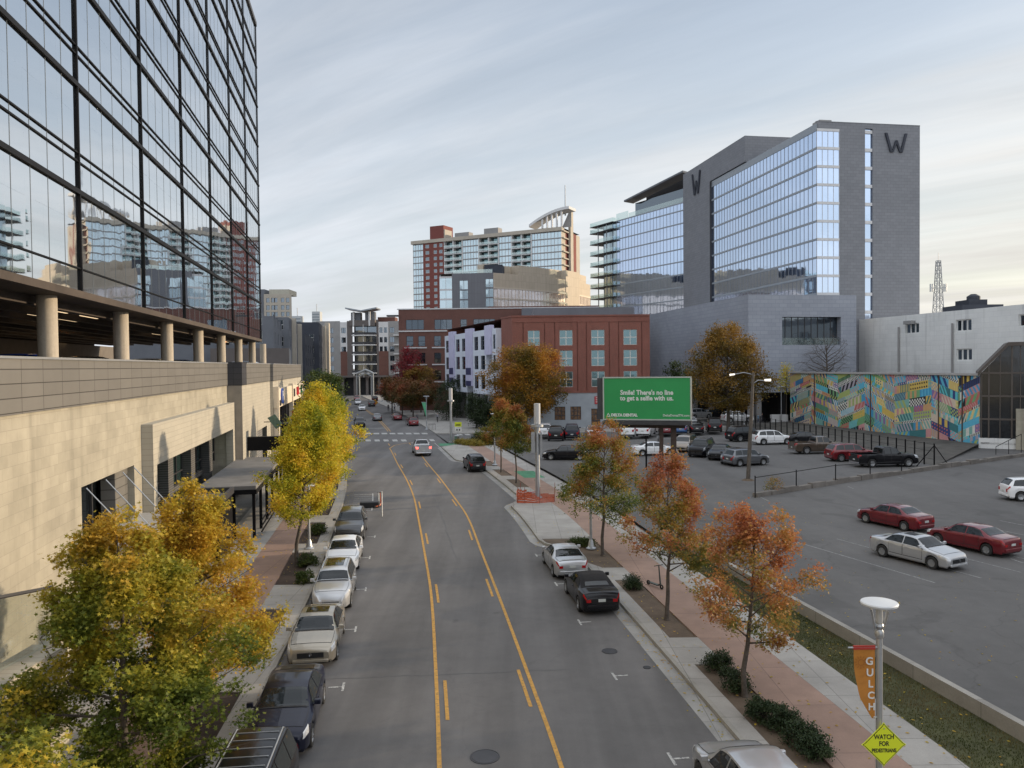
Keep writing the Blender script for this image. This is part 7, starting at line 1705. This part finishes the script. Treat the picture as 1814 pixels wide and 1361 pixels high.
b = MB(); b.lathe([(.012, 0), (.012, .01), (.001, .01)], 0, 0, 0, 8); V0 = list(b.v); b.v = [(xn + .02 + a, Yn - .136 - c, cz_ + s_ * .74 + e) for a, e, c in V0]; b.build('bolt', M['galv'], q)
b = MB(); b.box(xn - .03, xn + .07, Yn - .118, Yn - .07, cz_ - .2, cz_ + .2); b.build('bracket', M['galv'], q)
# other lamps
for (px_, py_, top, dc, lab) in [(1047, 972, 800, .42, 'street lamp in the kerb build-out left of the green-orange maple'), (876.5, 824, 733, .42, 'street lamp beside the black parked SUV'), (548, 972, 860, .40, 'street lamp in the left beds hidden by the yellow maple')]:
    x, y = G(px_, py_, .14); lamp(lab, x, y, .14, ZT(px_, top, y) - .14, dc)
for (px_, py_, top, lab, bc) in [(756, 761, 702, 'street lamp with a green pennant beyond the crosswalk', (0.10, 0.36, 0.20)), (677, 712, 679, 'street lamp with a pink pennant far along the right pavement', (.40, .16, .18))]:
    x, y = G(px_, py_, .14); l = lamp(lab, x, y, .14, ZT(px_, top, y) - .14, .55)
    q = thing('lamp_banner', 'green tapering pennant on the lamp beyond the crosswalk' if bc[1] > .3 else 'pale pink tapering pennant on the far lamp', 'banner', (x, y, 4), group='pennants on the lamps'); zt1 = ZT(px_, top + (11 if bc[1] > .3 else 8), y); zb1 = zt1 - (2.4 if bc[1] > .3 else 2.6)
    b = MB(); b.poly([(x - .8, y - .05, zt1), (x - .12, y - .05, zb1), (x - .08, y - .05, zb1), (x - .08, y - .05, zt1)]); b.poly([(x - .8, y - .03, zt1), (x - .08, y - .03, zt1), (x - .08, y - .03, zb1), (x - .12, y - .03, zb1)]); b.build('cloth', plain('pennant_cloth', bc, .8, var=.1, scale=3), q)
    b = MB(); b.tube([(x - .85, y - .04, zt1 + .03), (x, y - .04, zt1 + .03)], .03, 6); b.build('arm', M['galv'], q)
for (px_, Y, top, lab) in [(1384, 137, 685, 'street lamp with a red pennant before the hotel undercroft'), (1318, 136, 705, 'slim lamp between the brown tree and the hotel undercroft')]:
    x = AT(px_, Y); lamp(lab, x, Y, .14, ZT(px_, top, Y) - .14, .6)
# cell poles
def cellpole(px_, py_, Y, top, label, boxes):
    x = AT(px_, Y); hz = ZT(px_, top, Y); root = thing('cell_pole', label, 'utility pole', (x, Y, .14), group='small-cell poles')
    b = MB(); b.tube([(x, Y, .14), (x, Y, hz * .62), (x, Y, hz * .75)], [.20, .17, .16], 14); b.build('pole', M['galv'], root, smooth=50)
    b = MB(); b.tube([(x, Y, hz * .79), (x, Y, hz)], .26, 16); b.build('antenna_shroud', plain('pale_shroud', (.45, .45, .45), .5, var=.04), root, smooth=40)
    b = MB(); b.tube([(x, Y, hz * .76), (x, Y, hz * .785)], .50, 16); b.tube([(x, Y, hz * .72), (x, Y, hz * .76)], .22, 12); b.tube([(x, Y, .14), (x, Y, .30)], .34, 14); b.build('collar', M['galv'], root, smooth=40)
    if boxes:
        b = MB(); b.box(x - .50, x - .22, Y - .3, Y + .25, hz * .50, hz * .70); b.box(x + .22, x + .38, Y - .3, Y + .25, hz * .48, hz * .70); b.build('equipment_cabinet', M['grey_metal'], root)
    return root
Yp = G(951, 884, .14)[1]; cellpole(951, 884, Yp, 715, 'tall steel cell pole with equipment boxes rising from orange netting', True)
Yp2 = G(798, 784, .14)[1]; cellpole(798, 784, Yp2, 688, 'tall pale cell pole at the street corner beside the pedestrian sign', False)
# orange netting round the pole base
NET = plain('orange_netting', (0.42, 0.085, 0.035), .8, var=.3, scale=5)
x, y = G(948, 886, .14); q = thing('safety_netting', 'orange plastic safety netting slung round the cell pole base', 'netting', (x, y, .14))
b = MB(); pts = [(x - 1.45, y - 1.3), (x - .9, y - 1.4), (x + .3, y - 1.5), (x + 1.5, y - .9), (x + 1.6, y + .9), (x - 1.2, y + 1.1), (x - 1.5, y - 1.0)]
rr = random.Random(8); hs_ = [1.15, 1.05, .42, .45, .35, .4, 1.1]
for i in range(len(pts) - 1):
    a, c = pts[i], pts[i + 1]; m_ = 6
    for k in range(m_):
        t0, t1 = k / m_, (k + 1) / m_; h0 = hs_[i] + (hs_[i + 1] - hs_[i]) * t0 + rr.uniform(-.06, .06); h1 = hs_[i] + (hs_[i + 1] - hs_[i]) * t1
        p0 = (a[0] + (c[0] - a[0]) * t0, a[1] + (c[1] - a[1]) * t0); p1 = (a[0] + (c[0] - a[0]) * t1, a[1] + (c[1] - a[1]) * t1)
        for r_ in range(5): z0, z1 = .15 + h0 * r_ / 5, .15 + h0 * (r_ + .78) / 5; b.quad((*p0, z0), (*p1, z0), (*p1, z1), (*p0, z1))
b.build('net', NET, q)
for p in pts[:-1]: b = MB(); b.tube([(p[0], p[1], .14), (p[0] + .05, p[1], 1.4)], .02, 5); b.build('stake', plain('rusty_stake', (.22, .05, .03), .8), q)
# billboard
Yb = 73.5; bl, br_ = (AT(1068, Yb + .5), Yb + .5), (AT(1225, Yb - 1.6), Yb - 1.6); WB = Wall(bl, br_); zt0, zb0 = ZT(1146, 667.5, Yb), ZT(1146, 744, Yb)
root = thing('billboard', 'large green billboard about smiling selfies on brown steel posts over the parking lot', 'billboard', (WB.P(WB.L * .7, 0)[0], WB.P(WB.L * .7, 0)[1], LZ))
GREEN = plain('billboard_green', (0.018, 0.27, 0.072), .55, var=.05, scale=.4)
b = MB(); WB.box(b, .1, WB.L - .1, zb0 + .1, zt0 - .1, -.05, .06); b.build('poster', GREEN, root)
b = MB()
for (u0, u1, z0, z1) in ((0, WB.L, zt0 - .12, zt0), (0, WB.L, zb0, zb0 + .12), (0, .12, zb0 + .12, zt0 - .12), (WB.L - .12, WB.L, zb0 + .12, zt0 - .12)): WB.box(b, u0, u1, z0, z1, -.1, .12)
b.build('frame', plain('pale_billboard_frame', (.38, .42, .38), .5, var=.05), root)
b = MB(); WB.box(b, -.55, -.02, zb0 + .05, zt0 - .1, -1.5, -.1); WB.box(b, 0, WB.L, zb0 + .2, zt0 - .2, -1.4, -.12); WB.box(b, 0, WB.L, zb0 - .4, zb0 - .08, -1.1, .5); b.build('rear_frame', M['dark_metal'], root)
bs = plain('rusted_brown_steel', (.06, .04, .032), .8, var=.3, scale=1)
u = WB.L * .42; 
b = MB(); WB.box(b, .6, WB.L - .6, zb0 - .75, zb0 - .42, -.9, -.4); b.build('cross_beam', bs, root)
for (px_, wd) in ((1170, .32), (1192, .46)):
    u = WB.u_at(px_); p = WB.P(u, 0, -.65); b = MB(); b.box(p[0] - wd / 2, p[0] + wd / 2, p[1] - .2, p[1] + .2, LZ, zb0 - .76); b.build('post', bs, root)
dB = WB.d; RB_ = (dB.x, dB.y, 0); hP = zt0 - zb0; WHT = plain('billboard_white', (.62, .66, .62), .6, var=0)
def bp(fu, fz, d=.075): return WB.P(WB.L * fu, zb0 + hP * fz, d)
text('headline', "Smile! There's no line", .60, bp(.50, .635), RB_, (0, 0, 1), WHT, root, .006, bold=.018, sx=.92)
text('headline', 'to get a selfie with us.', .60, bp(.50, .505), RB_, (0, 0, 1), WHT, root, .006, bold=.018, sx=.92)
text('advertiser_name', 'DELTA DENTAL', .35, bp(.245, .115), RB_, (0, 0, 1), WHT, root, .006, bold=.022, sx=.98)
text('web_address', 'DeltaDentalTN.com', .29, bp(.83, .115), RB_, (0, 0, 1), WHT, root, .006, bold=.004)
b = MB()
tri = [(-.26, -.2), (.26, -.2), (0, .26)]; 
def tq(s): return [(u * s, v * s - .02 * (1 - s)) for u, v in tri]
o1, i1 = tq(.8), tq(.42); cu, czz = WB.L * .062, zb0 + hP * .118
for k in range(3): b.quad(*[WB.P(cu + p[0], czz + p[1], .07) for p in (o1[k], o1[(k + 1) % 3], i1[(k + 1) % 3], i1[k])])
b.build('triangle_logo', WHT, root)
# wooden utility pole with lamps and wires
x, y = G(1330, 851, LZ); hp = ZT(1331, 660, y); q = thing('wooden_pole', 'leaning wooden utility pole with two lamp arms in the far lot', 'utility pole', (x, y, LZ))
b = MB(); b.tube([(x - .25, y, LZ - .02), (x, y, hp * .5), (x + .25, y, hp)], [.19, .16, .12], 10); b.build('pole', M['wood_pole'], q, smooth=50)
b = MB(); b.tube([(x + .22, y, hp * .90), (x + .7, y, hp * .93), (x + 1.35, y - .1, hp * .925)], .04, 6); b.tube([(x + .25, y, hp * .98), (x - .6, y, hp * 1.0), (x - 1.5, y - .1, hp * .985)], .035, 6); b.build('arm', M['galv'], q)
b = MB(); b.tube([(x + 1.25, y - .1, hp * .93), (x + 1.8, y - .15, hp * .93)], [.09, .11], 8); b.build('lamp_head', emit('lit_lamp', (1, .92, .8), .7), q)
b = MB(); b.tube([(x - 1.45, y - .1, hp * .985), (x - 1.9, y - .1, hp * .98)], [.07, .09], 8); b.build('lamp_head', emit('lit_lamp', (1, .92, .8), .6), q)
b = MB(); b.lathe([(.6, 0), (.35, .12), (.2, .16)], x - .25, y, LZ, 12); b.build('base', M['dirt'], q)
q = thing('overhead_wire', 'slack overhead wire running from the wooden pole towards the billboard', 'wire', (x, y, hp))
P0, P1_ = Vector((x + .2, y, hp * .97)), Vector(WB.P(WB.L, zt0 - 2.0, -.5)); b = MB(); b.tube([P0.lerp(P1_, t) + Vector((0, 0, -1.3 * 4 * t * (1 - t))) for t in [k / 12 for k in range(13)]], .022, 4); b.build('wire', BLK, q)
# small poles in the lot, bollards, bins, signs
def pole_thing(name, label, cat, px_, py_, top, r_, mt, z=.14, group=None, cap=None):
    x, y = G(px_, py_, z); h = ZT(px_, top, y); q = thing(name, label, cat, (x, y, z), group=group); b = MB(); b.tube([(x, y, z), (x, y, h)], r_, 8); b.build('post', mt, q, smooth=50)
    if cap: b = MB(); b.box(x - cap[0] / 2, x + cap[0] / 2, y - .05, y - .02 + .05, h - cap[1], h); b.build('plate', cap[2], q)
    return q
pole_thing('lot_pay_post', 'black post with a small head in front of the white sedan', 'post', 1145, 832, 772, .09, M['black_metal'], LZ, cap=(.4, .3, M['black_metal']))
pole_thing('lot_post', 'short black post behind the white sedan in the lot', 'post', 1166, 791, 772, .06, M['black_metal'], LZ, cap=(.35, .35, M['grey_metal']))
b_ = pole_thing('lane_delineator', 'white flexible delineator post in the hatched bay', 'bollard', 677, 915, 871, .045, M['white_paint'], 0)
b_ = pole_thing('lane_delineator', 'white flexible delineator post at the near corner of the hatched bay', 'bollard', 671, 893, 873, .045, M['white_paint'], 0, group=None)
x, y = G(812, 785, .14)
q = thing('pedestrian_sign', 'yellow and white rectangular sign on a post beside the corner cell pole', 'sign', (x, y, .14)); b = MB(); b.tube([(x, y, .14), (x, y, ZT(811, 748, y))], .04, 6); b.build('post', M['galv'], q)
b = MB(); b.box(x - .48, x + .48, y - .08, y - .05, ZT(811, 756, y), ZT(811, 748, y)); b.build('yellow_panel', FLUO, q); b = MB(); b.box(x - .48, x + .48, y - .08, y - .05, ZT(811, 765, y), ZT(811, 757, y)); b.build('white_panel', M['white_paint'], q)
b = MB()
for dx in (-.25, .1): b.box(x + dx, x + dx + .16, y - .10, y - .081, ZT(811, 763, y), ZT(811, 760, y))
for r_ in range(2): b.box(x - .35, x + .35, y - .10, y - .081, ZT(811, 751.5 + r_ * 2, y) - .06, ZT(811, 751.5 + r_ * 2, y) + .02)
b.build('print', BLK, q)
x, y = G(809.5, 785, .14); q = thing('waste_bin', 'grey ribbed waste bin at the street corner', 'bin', (x, y, .14)); b = MB(); b.lathe([(.30, 0), (.34, .05), (.36, .95), (.40, 1.0), (.38, 1.1), (.12, 1.15), (.001, 1.15)], x, y, .14, 18); b.build('body', M['galv'], q, smooth=40); b = MB(); b.lathe([(.371, .5), (.378, .5), (.378, .56), (.371, .56)], x, y, .14, 18); b.build('band', M['dark_metal'], q)
x, y = G(664, 719, .0); q = thing('orange_sign', 'orange diamond pedestrian warning sign in the far median', 'sign', (x, y, 0)); hz = ZT(664, 707, y)
b = MB(); b.tube([(x, y, 0), (x, y, hz - 1)], .06, 6); b.build('post', M['galv'], q); b = MB(); b.poly([(x - 1, y - .1, hz - 1), (x, y - .1, hz - 2), (x + 1, y - .1, hz - 1), (x, y - .1, hz)]); b.poly([(x - 1, y - .06, hz - 1), (x, y - .06, hz), (x + 1, y - .06, hz - 1), (x, y - .06, hz - 2)]); b.build('panel', plain('sign_orange', (.50, .22, .02), .5, var=0), q)
b = MB(); b.tube([(x, y - .13, hz - 1.35), (x, y - .13, hz - .75)], [.16, .10], 6); b.lathe([(.001, -.12), (.12, 0), (.001, .12)], x, y - .13, hz - .6, 8); b.build('symbol', BLK, q)
x, y = G(675, 727, .14); 
for (px_, py_, lab) in [(724, 752, 'small black planter fence panel by the green pennant lamp, left'), (765, 762, 'small dark planter fence panel by the green pennant lamp, right')]:
    x, y = G(px_, py_, .14); q = thing('low_railing', lab, 'railing', (x, y, .14), group='low railings beyond the crosswalk'); b = MB()
    for k in range(6): b.tube([(x - .6 + k * .24, y, .14), (x - .6 + k * .24, y, 1.2)], .03, 4)
    b.build('baluster', M['dark_metal'], q); b = MB(); b.tube([(x - .62, y, 1.15), (x + .62, y, 1.15)], .035, 4); b.build('rail', M['dark_metal'], q)
# fence of black posts in front of the mural
q = thing('post_fence', 'long black post and wire fence between the lot and the mural', 'fence', (AT(1470, 108), 108, LZ)); fp = []
A0, A1_ = Vector(G(1405, 778, LZ)), Vector(G(1655, 826, LZ)); A00 = Vector(G(1300, 752, LZ)); lens = (A1_ - A0).length; nf = 19
fpts = [A0.lerp(A1_, k / nf) for k in range(nf + 1)]; n2 = 12; fpts = [A00.lerp(A0, k / n2) for k in range(n2)] + fpts
for p in fpts: b = MB(); b.tube([(p.x, p.y, LZ - .3), (p.x, p.y, LZ + 2.3)], .075, 6); b.build('post', M['black_metal'], q)
b = MB()
for z in (.7, 1.5, 2.2): b.tube([(p.x, p.y, LZ + z) for p in fpts], .018, 4)
b.build('wire', M['black_metal'], q)
b = MB(); p = fpts[-1]; b.tube([(p.x - 1.8, p.y, LZ), (p.x, p.y, LZ + 2.1)], .05, 5); b.tube([(p.x + 1.1, p.y - .9, LZ), (p.x, p.y, LZ + 2.1)], .05, 5); b.build('brace', M['black_metal'], q)
M['bank'] = ground_mat('sloping_bank', (0.075, 0.070, 0.062), .35, .4, 6, 1.0, bump=1)
b = MB(); off2 = Vector((1.2, 1.0))
for k in range(len(fpts) - 1):
    a, c = fpts[k], fpts[k + 1]; m0 = Vector(WMu.P(WMu.L * (k / (len(fpts) - 1)), 0, .1)[:2]); m1 = Vector(WMu.P(WMu.L * ((k + 1) / (len(fpts) - 1)), 0, .1)[:2]); b.quad((a.x + .2, a.y + .1, LZ + .01), (c.x + .2, c.y + .1, LZ + .01), (m1.x, m1.y, LZ + .5), (m0.x, m0.y, LZ + .5))
struct('bank', b, M['bank'])
# handrail at the gable building
q = thing('handrail', 'thin black handrail rising beside the white plinth of the glazed building', 'handrail', (AT(1760, 90), 90, LZ)); b = MB(); x0, y0 = AT(1765, 89), 89; b.tube([(x0, y0, LZ + .9), (x0 + 3.5, y0 + 1, LZ + 2.2)], .04, 6)
for t in (0, .5, 1): b.tube([(x0 + 3.5 * t, y0 + t, LZ), (x0 + 3.5 * t, y0 + t, LZ + .9 + 1.3 * t)], .035, 5)
b.build('rail', M['black_metal'], q)
# scooters
def scooter(x, y, z, head, label, deck, lean=0.0):
    q = thing('kick_scooter', label, 'scooter', (x, y, z), group='rental scooters'); q.rotation_euler = (lean, 0, R(90 - head))
    b = MB(); b.box(-.42, .28, -.08, .08, .12, .165); b.tube([(.26, 0, .14), (.44, 0, .25)], .045, 8); o = b.build('deck', deck, q, local=True)
    b = MB(); b.tube([(.42, 0, .2), (.36, 0, .62), (.30, 0, 1.12)], [.045, .038, .03], 8); b.build('stem', deck, q, local=True, smooth=40)
    b = MB(); b.tube([(.30, -.27, 1.12), (.30, .27, 1.12)], .02, 7); b.build('handlebar', BLK, q, local=True)
    for xx in (-.48, .50): b = MB(); b.lathe([(.06, -.025), (.11, -.028), (.115, 0), (.11, .028), (.06, .025)], xx, 0, .115, 16, 'Y'); b.build('wheel', TYRE, q, local=True, smooth=40)
    return q
ORANGE = plain('scooter_orange', (.55, .14, .06), .4, var=0); x, y = G(668, 899, 0); scooter(x + .1, y, 0, 20, 'orange-stemmed rental scooter standing in the hatched bay', ORANGE)
x, y = G(1160, 1040, .14); scooter(x, y, .145, 150, 'black and white rental scooter on the salmon pavement between two maples', plain('scooter_dark', (.05, .055, .05), .4, var=0))
x, y = G(944, 875, .14); scooter(x, y, .145, 60, 'red-wheeled rental scooter behind the orange netting', plain('scooter_red', (.30, .03, .04), .4, var=0))
q = thing('rubber_speed_block', 'black rubber planter block lying in the hatched bay beside the scooter', 'block', G(655, 899, 0) + (0,)); x, y = G(655, 899, 0); b = MB(); b.obox(x, y, .0, .45, 1.5, .6, R(8)); o = b.build('block', BLK, q); bv = o.modifiers.new('b', 'BEVEL'); bv.width = .08; bv.segments = 3
# people: one continuous skinned figure each
SKIN = plain('skin', (.38, .22, .15), .6, var=0)
def person(x, y, z, face, label, top_c, leg_c, group='people on the pavements', stride=.22, hair=(.03, .02, .015)):
    q = thing('person', label, 'person', (x, y, z), R(90 - face), group)
    V = [(0, 0, .95), (0, 0, 1.18), (0, 0, 1.42), (0, 0, 1.50), (.01, 0, 1.57), (.015, 0, 1.66), (0, 0, 1.75)]; E_ = [(0, 1), (1, 2), (2, 3), (3, 4), (4, 5), (5, 6)]; Rr = [(.15, .12), (.135, .105), (.16, .10), (.055, .055), (.06, .06), (.095, .085), (.05, .05)]
    def add(ch, par):
        p = par
        for v, r_ in ch: V.append(v); Rr.append(r_); E_.append((p, len(V) - 1)); p = len(V) - 1
    for s in (1, -1):
        add([((.0, s * .10, .90), (.095, .095)), ((s * stride * .5, s * .11, .50), (.065, .065)), ((s * stride * .9, s * .11, .10), (.042, .042)), ((s * stride * .9 + .15, s * .12, .035), (.045, .03))], 0)
        add([((0, s * .19, 1.41), (.06, .06)), ((-s * .06, s * .24, 1.13), (.045, .045)), ((-s * .02 + .08, s * .24, .88), (.033, .033)), ((-s * .02 + .12, s * .235, .79), (.03, .02))], 2)
    me = bpy.data.meshes.new('body'); me.from_pydata(V, E_, []); o = bpy.data.objects.new('body', me); COL.objects.link(o); md = o.modifiers.new('s', 'SKIN')
    for i, r_ in enumerate(Rr): me.skin_vertices[0].data[i].radius = r_
    me.skin_vertices[0].data[0].use_root = True; o.modifiers.new('d', 'SUBSURF').levels = 1; o.modifiers['d'].render_levels = 1
    bpy.context.view_layer.update(); m2 = bpy.data.meshes.new_from_object(o.evaluated_get(bpy.context.evaluated_depsgraph_get())); bpy.data.objects.remove(o)
    m2.materials.clear(); [m2.materials.append(k) for k in (SKIN, plain('top_cloth', top_c, .8, var=0), plain('trouser_cloth', leg_c, .8, var=0), plain('hair', hair, .8, var=0))]
    for p in m2.polygons:
        c = p.center; p.use_smooth = True
        p.material_index = (3 if c.z > 1.70 or (c.z > 1.60 and c.x < -.0) else 0) if c.z > 1.50 else (2 if c.z < .98 and abs(c.y) < .19 else (0 if c.z < .84 else 1))
    bo = bpy.data.objects.new('body', m2); COL.objects.link(bo); bo.parent = q; return q
for (px_, py_, z, fc, lab, tc_, lc) in [(688, 729, .14, 170, 'person in dark clothes walking left of the white-shirted person under the rust trees', (.02, .02, .025), (.02, .02, .03)), (699, 729, .14, 170, 'person in a white top walking under the rust trees', (.55, .55, .55), (.03, .04, .08)), (775, 748, .14, 190, 'person in a grey top and black trousers alone beside the green pennant lamp', (.25, .25, .27), (.01, .01, .012)), (739, 748, .14, 160, 'person in grey standing by the red hatchback', (.10, .10, .11), (.03, .03, .04)),
                                    (1343, 751, LZ, 100, 'person in a light blue shirt behind the fence near the wooden pole', (.15, .28, .42), (.05, .06, .10)), (1350, 750, LZ, 100, 'person in dark clothes behind the fence right of the blue shirt', (.03, .03, .035), (.03, .03, .04)), (486, 905, .14, 20, 'person in a pale top on the left pavement before the pavilion', (.50, .46, .42), (.06, .06, .08))]:
    x, y = G(px_, py_, z); person(x, y, z, fc, lab, tc_, lc)
# tree in the lot corner: a small orange sapling by the rail, weeds
x, y = G(1370, 872, LZ); shrub(x, y, LZ, .75, 1.1, CORAL, 140, 'ragged coral-leaved sapling at the left end of the low wall', None, 700, .10, name='sapling', cat='sapling')
q = thing('utility_cabinet', 'white utility box behind the fence near the hotel undercroft', 'cabinet', (AT(1380, 140), 140, .14)); x = AT(1380, 138); b = MB(); b.box(x - 1.4, x + 1.4, 137.5, 138.5, .14, 1.9); o = b.build('body', M['white_render'], q); b = MB(); b.box(x - .02, x + .02, 137.47, 137.5, .3, 1.8); b.build('door_seam', BLK, q)
